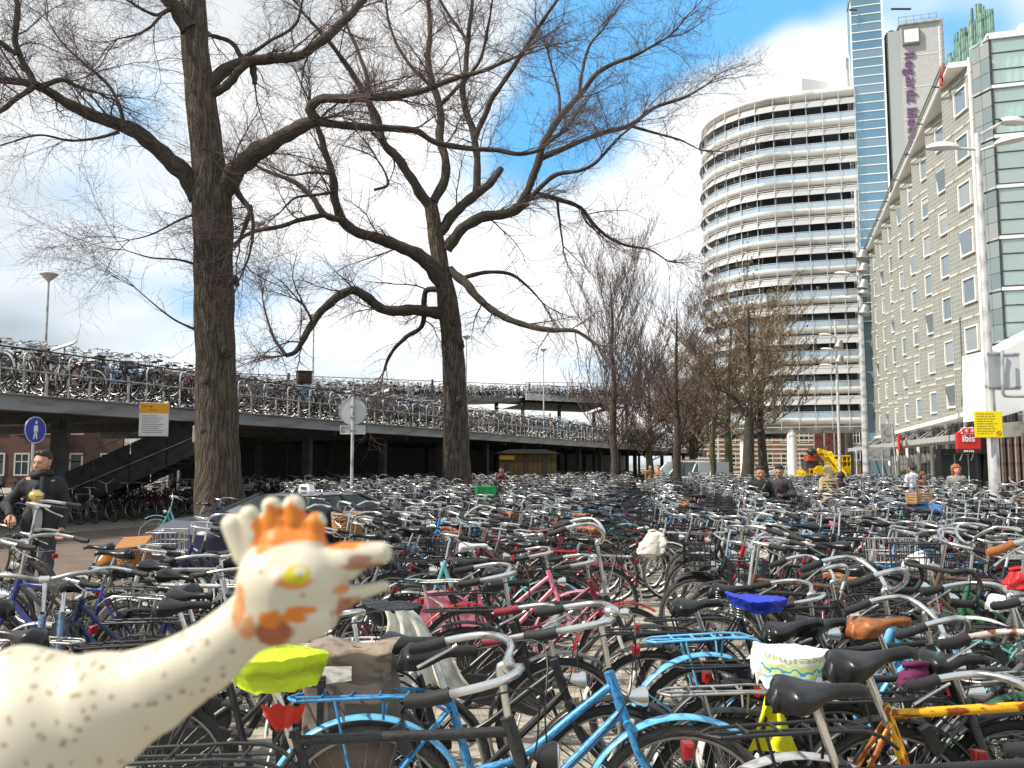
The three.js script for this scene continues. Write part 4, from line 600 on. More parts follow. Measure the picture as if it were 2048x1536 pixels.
  bigTree('bare_tree', 'slimmer bare tree with forked crown standing among the bicycles mid scene', q, [
    [[[922, 1035, 0], [917, 975, 0], [913, 900, 0], [909, 760, 0], [903, 670, 0], [893, 590, 0], [884, 545, 0], [876, 500, 0], [869, 455, 0], [862, 410, 0]], [33, 28, 26, 24.5, 23, 22, 21, 17, 16, 14], { trunk: 1, from: 0.5, d: 0.6 }],
    [[[890, 575], [868, 545], [848, 518], [815, 500], [760, 478], [705, 460], [682, 436], [670, 400], [665, 350], [652, 310], [640, 268], [620, 210]], [17, 16, 15, 13, 12, 11, 10, 9, 8, 7, 6, 3], { z: -0.3 }],
    [[[688, 442], [650, 430], [625, 395], [590, 365], [540, 345], [505, 328]], [7, 6.5, 6, 5, 4, 2.5], { z: 0.3, z0: -1.5 }], [[[648, 430], [600, 440], [560, 453], [500, 466], [463, 492]], [6, 5, 4.5, 4, 2.5], { z: -0.4, z0: -1.5 }],
    [[[664, 385], [630, 390], [590, 396], [560, 425]], [3.5, 3, 2.4, 1.5], { z0: -2, z: -0.4 }], [[[662, 347], [622, 345], [580, 350], [545, 335]], [3.5, 3, 2.4, 1.5], { z0: -2.4, z: 0.4 }],
    [[[864, 420], [840, 385], [815, 345], [790, 310], [766, 285], [755, 240], [738, 205], [700, 140], [655, 80], [610, 30]], [12, 11, 10, 9, 8.5, 7, 6, 5, 4, 2.5], { z: -0.25 }],
    [[[762, 280], [740, 220], [735, 160], [715, 100], [690, 40], [680, -20]], [6, 5, 4.5, 4, 3, 2], { z: 0.4, z0: -1 }], [[[748, 380], [775, 370], [770, 345], [755, 320]], [3.5, 3, 2.5, 2], { z: 0.2 }],
    [[[866, 405], [885, 370], [893, 330], [880, 280], [881, 220], [866, 170], [856, 120], [860, 60], [855, -10], [850, -80]], [11, 10, 9.5, 9, 8, 7, 6, 5, 4, 3], { z: 0.22 }],
    [[[880, 212], [905, 185], [930, 160], [960, 120], [975, 60], [985, 0]], [5, 4.5, 4, 3.5, 3, 2], { z: -0.4, z0: 1 }], [[[866, 175], [820, 130], [790, 80], [775, 30], [770, -30]], [5, 4, 3.5, 3, 2], { z: 0.3, z0: 1 }],
    [[[880, 465], [910, 425], [950, 390], [985, 362], [1002, 336]], [12, 11.5, 11, 9, 7], { z: 0.2, stub: 1, d: 0.7 }],
    [[[952, 390], [955, 340], [948, 270], [935, 230], [925, 190], [931, 140], [936, 80], [945, 0], [950, -70]], [9, 8.5, 8, 7.5, 7, 6, 5, 4, 3], { z: 0.15, z0: 0.6 }], [[[950, 275], [970, 230], [985, 195], [1010, 160], [1042, 110], [1080, 50], [1118, -5]], [7, 6.5, 6, 5, 4.5, 4, 3], { z: -0.3, z0: 0.8 }],
    [[[938, 85], [905, 40], [880, 0], [860, -50]], [4, 3.5, 3, 2], { z: 0.3, z0: 1 }],
    [[[893, 500], [920, 462], [960, 436], [1020, 425], [1055, 402]], [13, 12, 11.5, 11, 10], { z: -0.2 }],
    [[[1040, 410], [1060, 370], [1080, 312], [1087, 288], [1120, 235], [1160, 190], [1200, 142], [1280, 106], [1335, 75]], [9, 8.5, 8, 7, 6, 5, 4.5, 3, 2], { z: -0.2, z0: -0.6 }], [[[1090, 285], [1125, 265], [1135, 258]], [6, 5, 4], { z: 0.5, z0: -1, stub: 1 }],
    [[[1158, 192], [1165, 140], [1180, 90], [1205, 60]], [4, 3.5, 3, 2], { z: 0.3, z0: -1.5 }], [[[1120, 240], [1118, 190], [1105, 140], [1095, 100]], [3.5, 3, 2.5, 2], { z: 0.4, z0: -1.2 }],
    [[[1078, 320], [1130, 296], [1200, 267], [1260, 250], [1310, 215], [1370, 195], [1415, 168]], [6, 5.5, 5, 4.5, 4, 3, 1.5], { z: 0.25, z0: -0.8 }], [[[1262, 252], [1310, 266], [1360, 280], [1400, 300]], [3.5, 3, 2.2, 1.2], { z: -0.3 }],
    [[[1050, 405], [1085, 371], [1110, 350], [1160, 341], [1190, 326], [1235, 278], [1280, 240]], [6, 5.5, 5, 4, 3.5, 2.5, 1.5], { z: -0.4, z0: -0.6 }],
    [[[1076, 388], [1120, 400], [1160, 415], [1182, 442], [1210, 470], [1250, 490], [1300, 500], [1335, 522]], [6, 5.5, 5, 4, 3.5, 3, 2.2, 1.4], { z: 0.3, z0: -0.6 }], [[[1114, 400], [1119, 440], [1126, 492]], [3, 2.6, 1.6], { z0: -0.4, z: -0.2 }], [[[1160, 412], [1172, 442], [1192, 462]], [3, 2.6, 1.6], { z0: -0.3, z: 0.2 }],
    [[[898, 540], [930, 565], [960, 600], [1000, 630], [1050, 650], [1100, 660], [1150, 662], [1195, 690]], [11, 9.5, 8, 7, 6.5, 5.5, 4, 2.5], { z: -0.35 }], [[[925, 556], [970, 545], [1020, 548], [1052, 570], [1085, 605]], [5, 4.5, 4, 3, 1.5], { z: 0.3 }],
    [[[888, 628], [830, 620], [770, 620], [735, 596], [708, 580], [680, 591], [640, 626], [610, 672], [590, 705], [570, 711]], [14, 12.5, 11.5, 11, 10, 9.5, 8.5, 7.5, 6, 4.5], { z: -0.25 }], [[[572, 710], [550, 680], [535, 640], [525, 598]], [4, 3, 2.4, 1.4], { z: 0.3, z0: -2.2 }], [[[613, 668], [622, 640], [608, 612]], [3.5, 3, 2], { z0: -1.8 }],
    [[[882, 578], [852, 582], [848, 620], [844, 652], [810, 676], [780, 710], [768, 742]], [7, 6.5, 6, 5.5, 5, 4, 3], { z: 0.35 }],
  ], 3.4, at(915, 930, q), { burls: [[921, 685, -0.25, 7], [905, 640, -0.36, 7], [918, 800, -0.38, 7], [893, 770, -0.2, 6]] });
  // upright trees farther back; the last ones carry red and green spring buds
  function uprightTree(label, px, D, topPy, rPx, spread, o = {}) {
    const b = at(px, HORIZON, D), t = thing('bare_tree', label, 'tree', [b.x, 0, b.z]), H = at(px, topPy, D).y, r = rPx * D / FOCAL, trunk = G(), tw = G(), buds = G();
    const pts = []; let x = 0, z = 0; for (let k = 0; k <= 10; k++) { pts.push([x, H * 0.92 * k / 10, z]); x += rr(-0.1, 0.1) + (o.lean || 0) * Math.sin(k * 0.6); z += rr(-0.1, 0.1); }
    trunk.pipe(pts, pts.map((_, k) => r * (1.1 - 0.98 * k / 10)), 10); trunk.mesh('trunk', o.bark || limbM, t);
    for (let k = 0; k < (o.n || 60); k++) {
      const s = lerp(o.from || 0.2, 0.95, k / (o.n || 60)), i = Math.min(9, Math.floor(s * 10)), f = s * 10 - i, p = V(lerp(pts[i][0], pts[i + 1][0], f), lerp(pts[i][1], pts[i + 1][1], f), lerp(pts[i][2], pts[i + 1][2], f)), a = rnd() * 6.283, e = o.up || 0.9, reach = spread * Math.sqrt(1 - Math.abs(s - 0.45) * 0.9) * rr(0.65, 1.1);
      const dir = V(Math.cos(a), e * rr(0.8, 1.5), Math.sin(a)).normalize(), n0 = tw.p.length;
      const br = (p0, d0, len, rad, lev) => { const q = [[p0.x, p0.y, p0.z]], c = p0.clone(), d = d0.clone(), m = 5; for (let j = 1; j <= m; j++) { d.x += rr(-0.14, 0.14); d.z += rr(-0.14, 0.14); d.y += o.rise === undefined ? 0.13 : o.rise; d.normalize(); c.addScaledVector(d, len / m); q.push([c.x, c.y, c.z]); if (lev > 0) for (let w = 0; w < 2; w++) br(c.clone(), V(rr(-1, 1), rr(0.0, 1), rr(-1, 1)).addScaledVector(d, 1.1).normalize(), len * rr(0.3, 0.5), rad * 0.5, lev - 1); else if (o.buds && rnd() < o.buds) { const bb = buds, sz = rr(0.05, 0.12), A = V(rr(-1, 1), rr(-1, 1), rr(-1, 1)).normalize().multiplyScalar(sz), B = V(rr(-1, 1), rr(-1, 1), rr(-1, 1)).normalize().multiplyScalar(sz), nn = A.clone().cross(B).normalize(); const i0 = bb.vert(c.x, c.y, c.z, nn.x, nn.y, nn.z), i1 = bb.vert(c.x + A.x, c.y + A.y, c.z + A.z, nn.x, nn.y, nn.z), i2 = bb.vert(c.x + B.x, c.y + B.y, c.z + B.z, nn.x, nn.y, nn.z); bb.tri(i0, i1, i2); } } tw.pipe(q, q.map((_, j) => Math.max(0.005, rad * (1 - 0.75 * j / m))), 3, false); };
      br(p, dir, reach, clamp(r * 0.24 * (1.1 - s), 0.012, 0.08), 2);
    }
    const m = tw.mesh('twigs', o.twig || twigM, t); m.userData.kind = 'stuff';
    if (o.buds) { const c = []; for (let k = 0; k < buds.p.length / 9; k++) { const w = rnd(), col = w < 0.4 ? [0.27, 0.15, 0.11] : w < 0.75 ? [0.20, 0.21, 0.10] : [0.30, 0.22, 0.14]; for (let j = 0; j < 3; j++) c.push(...col); } buds.c = c; const bm = buds.mesh('buds', std([1, 1, 1], 0.85, 0, { vertexColors: true, side: THREE.DoubleSide }), t); bm.userData.kind = 'stuff'; }
    return t;
  }
  uprightTree('young bare tree with fan of upright twigs right of the bicycle deck', 1230, 37, 525, 9, 4.0, { n: 40, from: 0.2, rise: 0.14 });
  uprightTree('bare young tree standing beside the white van', 1357, 44, 585, 9, 4.2, { n: 26, from: 0.24, rise: 0.05, up: 0.8 });
  const budTwig = std([0.17, 0.135, 0.09], 0.9), greenBark = std([0.13, 0.125, 0.06], 0.95, 0, { map: rep(barkTex, 2, 1) });
  uprightTree('thin tree with reddish green buds between the van and the thick trunks', 1421, 46, 660, 7, 3.0, { n: 20, from: 0.3, buds: 0.55, twig: budTwig, up: 0.55, rise: 0.03, bark: greenBark });
  uprightTree('mossy green trunked tree with buds left of the leaning pair', 1457, 48, 610, 9, 3.4, { n: 24, from: 0.3, buds: 0.55, twig: budTwig, up: 0.6, rise: 0.03, bark: greenBark });
  uprightTree('thick brown trunked tree with budding crown before the round tower', 1495, 42, 585, 13, 3.6, { n: 26, from: 0.3, buds: 0.5, twig: budTwig, up: 0.6, rise: 0.04, lean: 0.03 });
  uprightTree('curved trunk tree with thin crown right of the thick brown trunk', 1531, 45, 620, 10, 3.0, { n: 18, from: 0.35, buds: 0.5, twig: budTwig, up: 0.7, rise: 0.04, lean: -0.06 });
  uprightTree('distant dark leaved tree at the right end of the bicycle deck', 1300, 75, 720, 8, 4.4, { n: 60, from: 0.2, buds: 0.7, up: 0.5, rise: 0.02 });
  uprightTree('distant dark reddish tree behind the mossy trunk', 1385, 80, 730, 8, 4.8, { n: 60, from: 0.2, buds: 0.7, up: 0.5, rise: 0.02 });
}
const BI = new Map();                                     // what the builder needs to remember of each bicycle
// ================================================================== bicycles
// Local axes: +x is where the bicycle points, origin on the ground half way between the wheels.
const WR = 0.345, REAR = -0.56, FRONT = 0.56;
const geoCache = {};
const cached = (key, f) => geoCache[key] || (geoCache[key] = f());
const PI = Math.PI;
function tyreGeo(q) { return cached('tyre' + q, () => { const g = G(), p = [], m = [10, 6, 5][q]; for (let k = 0; k < m; k++) { const a = k / m * 2 * PI; p.push([WR - 0.019 + 0.021 * Math.cos(a), 0.019 * Math.sin(a)]); } g.sweep(0, 0, 0, p, 0, 2 * PI, [44, 26, 16][q]); return g.build(); }); }
function rimGeo(q) { return cached('rim' + q, () => { const g = G(); g.sweep(0, 0, 0, [[0.312, 0.012], [0.322, 0.014], [0.322, -0.014], [0.312, -0.012], [0.298, -0.004], [0.298, 0.004]], 0, 2 * PI, [44, 26, 16][q]); return g.build(); }); }
function spokeGeo(q) { return cached('spk' + q, () => { const g = G(), n = [36, 20, 10][q], r = [0.0013, 0.0018, 0.003][q]; g.pipe([[0, 0, -0.04], [0, 0, 0.04]], 0.017, [10, 6, 4][q]); for (const z of [-0.032, 0.032]) if (q < 2) g.pipe([[0, 0, z - 0.002], [0, 0, z + 0.002]], 0.028, 10); for (let k = 0; k < n; k++) { const a = k / n * 2 * PI, b = a + (k % 4 < 2 ? 0.9 : -0.9) * (q < 2 ? 1 : 0.3), z = k % 2 ? 0.03 : -0.03; g.pipe([[0.026 * Math.cos(b), 0.026 * Math.sin(b), z], [0.3 * Math.cos(a), 0.3 * Math.sin(a), 0]], r, 3, false); } return g.build(); }); }
function guardGeo(q, front, kind) { return cached('grd' + q + front + kind, () => { // mudguard arc, angles measured from +x upward; rear one ends behind, front one ends ahead and behind
  const g = G(), prof = [[0.372, 0.030], [0.381, 0.020], [0.385, 0], [0.381, -0.020], [0.372, -0.030], [0.368, -0.026], [0.379, 0], [0.368, 0.026]].slice(0, 8);
  const [a0, a1] = kind === 'tip' ? (front ? [0.62, 0.98] : [2.74, 3.16]) : front ? [1.0, 3.5] : [0.15, 2.72];
  g.sweep(0, 0, 0, prof, a0, a1, Math.ceil([26, 14, 9][q] * (a1 - a0) / 2.4)); 
  if (kind !== 'tip' && q < 2) for (const z of [-0.033, 0.033]) g.pipe([[0, 0, z * 1.6], [0.37 * Math.cos(2.5), 0.37 * Math.sin(2.5), z]], 0.003, 4, false);
  return g.build(); }); }
function saddleGeo(q, kind = 'wide') { return cached('sad' + q + kind, () => {
  const g = G(), W = kind === 'slim' ? 0.075 : 0.105, L = 0.27, nu = [20, 10, 6][q], nv = [16, 10, 6][q];
  const wid = (t) => lerp(0.019, W, smooth(0.22, 0.88, t) ** 1.25) * (t > 0.84 ? Math.sqrt(Math.max(0.04, 1 - ((t - 0.84) / 0.165) ** 2 * 0.96)) : 1) * (t < 0.07 ? Math.sqrt(Math.max(0.1, t / 0.07)) : 1);
  const top = (t) => -0.012 * smooth(0.12, 0, t) - 0.004 * Math.sin(t * PI) + 0.014 * smooth(0.5, 0.9, t) - 0.022 * smooth(0.9, 1.0, t);
  const dep = (t) => 0.016 + 0.024 * smooth(0.4, 0.85, t) - 0.012 * smooth(0.9, 1, t);
  // t runs from the nose (0) to the tail (1)
  const f = (u, v) => { const t = u, a = (v - 0.5) * 2, w = wid(t), e = Math.abs(a), k = Math.min(1, e * 1.35), over = Math.max(0, e - 0.74) / 0.26; const z = Math.sign(a) * w * Math.sin(k * PI / 2) * (1 - 0.25 * over), y = top(t) - (1 - Math.cos(k * PI / 2)) * lerp(0.02, 0.042, smooth(0.3, 0.85, t)) - over * dep(t); return [0.15 - L * t, y, z * (1 + 0.03 * Math.sin(t * 9))]; };
  g.sheet(f, nu, nv, 1, 1);
  g.sheet((u, v) => { const a = (v - 0.5) * 2, w = wid(1) * Math.sin(Math.min(1, Math.abs(a) * 1.35) * PI / 2); return [0.15 - L - 0.018 * Math.sin(u * PI), lerp(f(1, 0.5 + a / 2)[1], top(1) - 0.042 - dep(1), u), Math.sign(a) * w]; }, 3, nv);
  return g.build(); }); }
function barGeo(q, kind) { return cached('bar' + q + kind, () => {
  const g = G(), n = [12, 7, 5][q], s = [30, 18, 10][q];
  const P = kind === 'flat' ? [[0.0, 0, -0.30], [0.02, 0.01, -0.16], [0.035, 0.0, 0], [0.02, 0.01, 0.16], [0, 0, 0.30]] :
    kind === 'drop' ? [[-0.04, -0.13, -0.21], [0.06, -0.14, -0.21], [0.115, -0.07, -0.21], [0.08, 0.0, -0.2], [0.0, 0.0, -0.17], [0, 0, 0], [0, 0, 0.17], [0.08, 0, 0.2], [0.115, -0.07, 0.21], [0.06, -0.14, 0.21], [-0.04, -0.13, 0.21]] :
      kind === 'high' ? [[-0.27, 0.06, -0.27], [-0.16, 0.10, -0.28], [-0.02, 0.12, -0.25], [0.05, 0.05, -0.13], [0.04, 0.0, -0.03], [0.04, 0, 0.03], [0.05, 0.05, 0.13], [-0.02, 0.12, 0.25], [-0.16, 0.10, 0.28], [-0.27, 0.06, 0.27]] :
        [[-0.24, -0.015, -0.26], [-0.13, 0.005, -0.275], [-0.01, 0.025, -0.25], [0.05, 0.025, -0.14], [0.03, 0.0, -0.03], [0.03, 0, 0.03], [0.05, 0.025, 0.14], [-0.01, 0.025, 0.25], [-0.13, 0.005, 0.275], [-0.24, -0.015, 0.26]];
  g.curve(P, 0.0115, n, s); g.P = P;
  return { bar: g.build(), P }; }); }
function gripGeo(q, kind, side) { return cached('grip' + q + kind + side, () => { const P = barGeo(q, kind).P, e = side < 0 ? P[0] : P[P.length - 1], f = side < 0 ? P[1] : P[P.length - 2], g = G(), m = q ? 4 : 9, pts = [], rs = []; for (let k = 0; k <= m; k++) { const t = k / m * 1.0 - 0.06; pts.push([lerp(e[0], f[0], t), lerp(e[1], f[1], t) - 0.004 * Math.sin(t * PI), lerp(e[2], f[2], t)]); rs.push(0.0175 + (q ? 0 : 0.0018 * (k % 2)) + (k == 0 ? -0.006 : 0)); } g.pipe(pts, rs, [10, 7, 5][q]); return g.build(); }); }
// frames ----------------------------------------------------------------
function frameGeo(q, kind, fork) { return cached('frm' + q + kind + fork, () => {
  const g = G(), n = [12, 7, 5][q], R = [REAR, WR], BB = [-0.12, 0.29], ST = kind === 'gents' ? [-0.29, 0.86] : [-0.275, 0.80], HT = kind === 'gents' ? [0.30, 0.88] : [0.305, 0.86], HB = [0.355, 0.72];
  if (!fork) {
    g.pipe([[BB[0], BB[1], 0], [ST[0], ST[1], 0]], 0.0155, n); g.pipe([[HT[0] - 0.006, HT[1] + 0.015, 0], [HB[0], HB[1] - 0.01, 0]], 0.0195, n);
    if (kind === 'gents') { g.pipe([[ST[0] + 0.006, ST[1] - 0.03, 0], [HT[0] + 0.004, HT[1] - 0.025, 0]], 0.0145, n); g.pipe([[HB[0] - 0.008, HB[1] + 0.03, 0], [BB[0], BB[1], 0]], 0.0165, n); }
    else if (kind === 'swan') { g.curve([[HT[0] + 0.01, HT[1] - 0.03, 0], [0.26, 0.70, 0], [0.16, 0.47, 0], [0.02, 0.36, 0], [BB[0], BB[1] + 0.02, 0]], 0.019, n, 16); g.curve([[HB[0] - 0.003, HB[1] + 0.03, 0], [0.28, 0.56, 0], [0.13, 0.35, 0], [BB[0], BB[1], 0]], 0.013, n, 14); }
    else { g.pipe([[HB[0] - 0.008, HB[1] + 0.02, 0], [BB[0], BB[1], 0]], 0.0165, n); g.curve([[HT[0] + 0.006, HT[1] - 0.03, 0], [0.18, 0.73, 0], [-0.02, 0.58, 0], [-0.19, 0.53, 0]], 0.0145, n, 12); }
    for (const z of [-1, 1]) { g.pipe([[BB[0], BB[1], z * 0.035], [R[0] + 0.1, R[1] - 0.01, z * 0.058], [R[0], R[1], z * 0.062]], 0.0095, n - 2); g.pipe([[ST[0] + 0.008, ST[1] - 0.05, z * 0.018], [R[0] + 0.06, R[1] + 0.13, z * 0.055], [R[0], R[1], z * 0.062]], 0.0078, n - 2); }
    g.pipe([[BB[0], BB[1], -0.038], [BB[0], BB[1], 0.038]], 0.024, n); if (q < 2) g.pipe([[ST[0], ST[1] - 0.01, -0.022], [ST[0], ST[1] - 0.01, 0.026]], 0.008, 6);
  } else {
    for (const z of [-1, 1]) g.curve([[HB[0] + 0.006, HB[1] - 0.02, z * 0.035], [HB[0] + 0.05, HB[1] - 0.14, z * 0.045], [FRONT - 0.06, WR + 0.12, z * 0.05], [FRONT, WR, z * 0.052]], [0.0135, 0.0125, 0.0095, 0.008], n, 12);
    g.pipe([[HB[0] + 0.006, HB[1] - 0.022, -0.045], [HB[0] + 0.006, HB[1] - 0.022, 0.045]], 0.016, n);
  }
  return g.build(); }); }
const stemTop = (o) => [0.272 - 0.16 * (o.rise || 0), 1.005 + (o.rise || 0)];
function rackGeo(q) { return cached('rack' + q, () => { const g = G(), n = [8, 5, 4][q]; const y = 0.795; for (const z of [-0.06, 0.06]) { g.curve([[-0.27, 0.74, z * 0.5], [-0.36, y, z], [-0.6, y, z], [-0.80, y - 0.01, z]], 0.006, n, 8); g.pipe([[-0.67, y, z], [REAR, WR, z * 1.1]], 0.0055, n); if (q < 2) g.pipe([[-0.5, y, z], [-0.5, 0.72, z * 0.6]], 0.005, n); } g.curve([[-0.80, y - 0.01, -0.06], [-0.845, y - 0.012, 0], [-0.80, y - 0.01, 0.06]], 0.006, n, 6); for (const x of q < 2 ? [-0.42, -0.52, -0.62, -0.72] : [-0.5]) g.pipe([[x, y, -0.06], [x, y, 0.06]], 0.005, n); if (q < 2) g.pipe([[-0.34, y, 0], [-0.82, y - 0.01, 0]], 0.005, n); return g.build(); }); }
function chainGeo(q, full) { return cached('chn' + q + full, () => { const g = G(), p = []; const A = [-0.12, 0.29, full ? 0.105 : 0.115], B = [REAR, WR, full ? 0.075 : 0.03], th = Math.atan2(B[1] - A[1], B[0] - A[0]); const m = q ? 6 : 12; if (full) { for (let k = 0; k <= m; k++) { const a = th + PI / 2 + k / m * PI; p.push([A[0] + A[2] * Math.cos(a), A[1] + A[2] * Math.sin(a)]); } for (let k = 0; k <= m; k++) { const a = th - PI / 2 + k / m * PI; p.push([B[0] + B[2] * Math.cos(a), B[1] + B[2] * Math.sin(a)]); } const M4 = new THREE.Matrix4().makeTranslation(0, 0, 0.065); g.prism(p, 0.03, q ? 0 : 0.006, M4); } else { g.prism([[-0.02, 0.26], [0.0, 0.32], [-0.06, 0.39], [-0.15, 0.405], [REAR, 0.42], [REAR, 0.395], [-0.15, 0.375], [-0.08, 0.36]], 0.012, 0, new THREE.Matrix4().makeTranslation(0, 0, 0.062)); for (const dy of [-1, 1]) g.pipe([[-0.12, 0.29 + dy * 0.085, 0.05], [REAR, WR + dy * 0.035, 0.05]], 0.004, 4, false); } return g.build(); }); }
function crankGeo(q, a) { return cached('crk' + q + a, () => { const g = G(), c = [-0.12, 0.29]; g.pipe([[c[0], c[1], -0.07], [c[0], c[1], 0.07]], 0.012, 6); for (const s of [-1, 1]) { const x = c[0] + s * 0.17 * Math.cos(a), y = c[1] + s * 0.17 * Math.sin(a); g.pipe([[c[0], c[1], s * 0.078], [x, y, s * 0.085]], 0.010, q ? 4 : 6); } if (q < 2) g.sweep(c[0], c[1], 0.052, [[0.075, 0.002], [0.092, 0.002], [0.092, -0.002], [0.075, -0.002]], 0, 2 * PI, 24); return g.build(); }); }
const pedalGeo = (q) => cached('ped' + q, () => { const g = G(); g.bbox(0, 0, 0, 0.09, 0.022, 0.085, 0.004); return g.build(); });
const bar1 = (q, key, pts, r, n = 8) => cached(key + q, () => { const g = G(); g.curve(pts, r, q ? 5 : n, 12); return g.build(); });
const basketGeo = (q) => cached('basket' + q, () => { // woven: staves and rings in one out the other
  const g = G(), N = q ? 16 : 30, R = q ? 7 : 11, h = 0.25; const ring = (y, k, amp) => { const pts = []; const m = N * 2; for (let j = 0; j <= m; j++) { const a = j / m * 2 * PI, s = 1 + 0.16 * y / h, o = amp * Math.cos(a * N / 2 + k * PI); pts.push([(0.145 * s + o) * Math.sign(Math.cos(a)) * Math.abs(Math.cos(a)) ** 0.75, y + 0.0, (0.185 * s + o) * Math.sign(Math.sin(a)) * Math.abs(Math.sin(a)) ** 0.75]); } return pts; };
  for (let r = 0; r < R; r++) g.pipe(ring(h * (r + 0.5) / R, r, 0.006), h / R * 0.55, 5, false); g.pipe(ring(h, 0, 0), 0.014, 6, false); g.pipe(ring(0.004, 0, 0), 0.012, 6, false);
  for (let k = 0; k < N; k++) { const a = k / N * 2 * PI, f = (y, o) => { const s = 1 + 0.16 * y / h; return [(0.145 * s + o) * Math.sign(Math.cos(a)) * Math.abs(Math.cos(a)) ** 0.75, y, (0.185 * s + o) * Math.sign(Math.sin(a)) * Math.abs(Math.sin(a)) ** 0.75]; }; g.pipe([f(0, 0), f(h, 0)], 0.005, 4, false); }
  g.add(new THREE.CylinderGeometry(0.14, 0.14, 0.012, 20), new THREE.Matrix4().compose(V(0, 0.01, 0), new THREE.Quaternion(), V(1, 1, 1.3))); return g.build(); });
const paintCache = {};
function bikePaint(c, kind = 'plain') { const k = kind + c.join(); return paintCache[k] || (paintCache[k] = kind === 'rust' ? std(c, 0.5, 0, { map: rep(T.rust, 7, 2.4) }) : kind === 'worn' ? std(c, 0.42, 0.1, { map: rep(T.worn, 5, 1.6) }) : std(c, 0.33, 0.0, { map: dirt3 })); }

// one bicycle; q = 0 near, 1 in the rows; o says what it looks like
function makeBike(o, q = 0) {
  const t = new THREE.Group(); const F = bikePaint(o.frame, o.finish), dark = M.black;
  const fk = o.type || 'ladies';
  part('frame', frameGeo(q, fk, false), F, t); const front = t;
  part('fork', frameGeo(q, fk, true), o.forkMat || F, front);
  const [sx, sy] = stemTop(o), chrome = o.barMat || M.chrome;
  const stem = G(); stem.pipe([[0.298, 0.89, 0], [sx + 0.012, sy - 0.03, 0]], 0.0115, q ? 6 : 10); stem.curve([[sx + 0.012, sy - 0.04, 0], [sx + 0.01, sy - 0.005, 0], [sx + 0.035, sy, 0]], 0.013, q ? 6 : 10, 6); stem.pipe([[sx + 0.032, sy, -0.024], [sx + 0.032, sy, 0.024]], 0.018, q ? 6 : 10); stem.mesh('stem', M.chrome, front);
  const bk = o.bars || 'dutch', hb = part('handlebar', barGeo(q, bk).bar, chrome, front); hb.position.set(sx, sy, 0); if (o.turn) hb.rotation.y = o.turn;
  for (const s of [-1, 1]) part('grip', gripGeo(q, bk, s), o.gripMat || M.grip, hb);
  if (o.lever !== false) { const l = part('brake_lever', cached('lev' + q + bk, () => { const g = G(), P = barGeo(q, bk).P, a = P[1], b = P[0]; g.curve([[a[0] + 0.03, a[1] - 0.012, a[2] * 0.97], [a[0] - 0.02, a[1] - 0.04, a[2] * 0.985], [b[0] + 0.02, b[1] - 0.055, b[2]]], 0.0055, q ? 4 : 6, 8); return g.build(); }), M.chrome, hb); }
  if (o.bell) { const b = part('bell', cached('bell' + q, () => { const g = G(); g.ball(0, 0.028, 0, 0.03, 0.022, 0.03, 12, 8); g.pipe([[0, 0, 0], [0, 0.02, 0]], 0.012, 6); return g.build(); }), o.bell === 2 ? M.brass : M.chrome, hb); b.position.set(0.045, 0.02, 0.11); if (o.bell === 2) b.scale.setScalar(1.9); }
  const spk = [spokeGeo(q), tyreGeo(q), rimGeo(q)], tm = o.tyre || M.rubber;
  for (const [n, x] of [['front_wheel', FRONT], ['rear_wheel', REAR]]) { const w = part(n, spk[0], M.steel, t); w.position.set(x, WR, 0); w.rotation.z = o.spin || 0; part('tyre', spk[1], tm, w); part('rim', spk[2], o.rimMat || M.steel, w); }
  const gm = o.guard ? bikePaint(o.guard, o.guardFinish) : dark;
  if (o.guards !== 0) { const r = part('rear_mudguard', guardGeo(q, false, 'g'), gm, t); r.position.set(REAR, WR, 0); if (o.tip !== 0) part('white_tip', guardGeo(q, false, 'tip'), M.white, r); if (o.guards !== 1) { const f = part('front_mudguard', guardGeo(q, true, 'g'), o.frontGuard ? bikePaint(o.frontGuard) : gm, t); f.position.set(FRONT, WR, 0); if (o.ftip) part('white_tip', guardGeo(q, true, 'tip'), M.white, f); } }
  const sh = (fk === 'gents' ? 0.985 : 0.965) + (o.saddleUp || 0), tiltS = o.saddleTilt || 0;
  const sp = G(); sp.pipe([[-0.275, 0.78, 0], [-0.275 - (sh - 0.83) * 0.36, sh - 0.05, 0]], 0.0125, q ? 6 : 10); if (q < 1) for (const z of [-0.05, 0.05]) { const c = []; for (let k = 0; k <= 36; k++) { const a = k / 36 * 2 * PI * 4; c.push([-0.415 + 0.017 * Math.cos(a), sh - 0.075 + 0.05 * k / 36, z + 0.017 * Math.sin(a)]); } sp.pipe(c, 0.0032, 4); } sp.mesh('seat_post', M.chrome, t);
  if (!o.cover) { const s = part('saddle', saddleGeo(q, o.saddleKind), o.saddleMat || M.saddle, t); s.position.set(-0.325 - (o.saddleUp || 0) * 0.3, sh, 0); s.rotation.z = tiltS; }
  if (o.rack !== 0) { part('luggage_rack', rackGeo(q), o.rackMat || (o.rackPaint ? F : dark), t); }
  if (o.lamp !== 0) { if (o.tail !== 0) { const l = part('rear_light', cached('rl' + q, () => { const g = G(); g.bbox(0, 0, 0, 0.03, 0.045, 0.065, 0.008); return g.build(); }), M.red, t); l.position.set(-0.885, 0.74, 0); } const h = part('head_lamp', cached('hl' + q, () => { const g = G(); g.pipe([[-0.055, 0, 0], [-0.03, 0, 0], [0.0, 0, 0], [0.012, 0, 0]], [0.008, 0.028, 0.038, 0.036], q ? 8 : 14); return g.build(); }), o.lampMat || M.chrome, front); h.position.set(0.42, 0.79, 0); if (q < 1) part('lamp_glass', cached('hlg', () => { const g = G(); g.ball(0.012, 0, 0, 0.008, 0.034, 0.034, 12, 8); return g.build(); }), M.lens, h); }
  part('chain_case', chainGeo(q, o.fullcase !== 0), o.caseMat || dark, t);
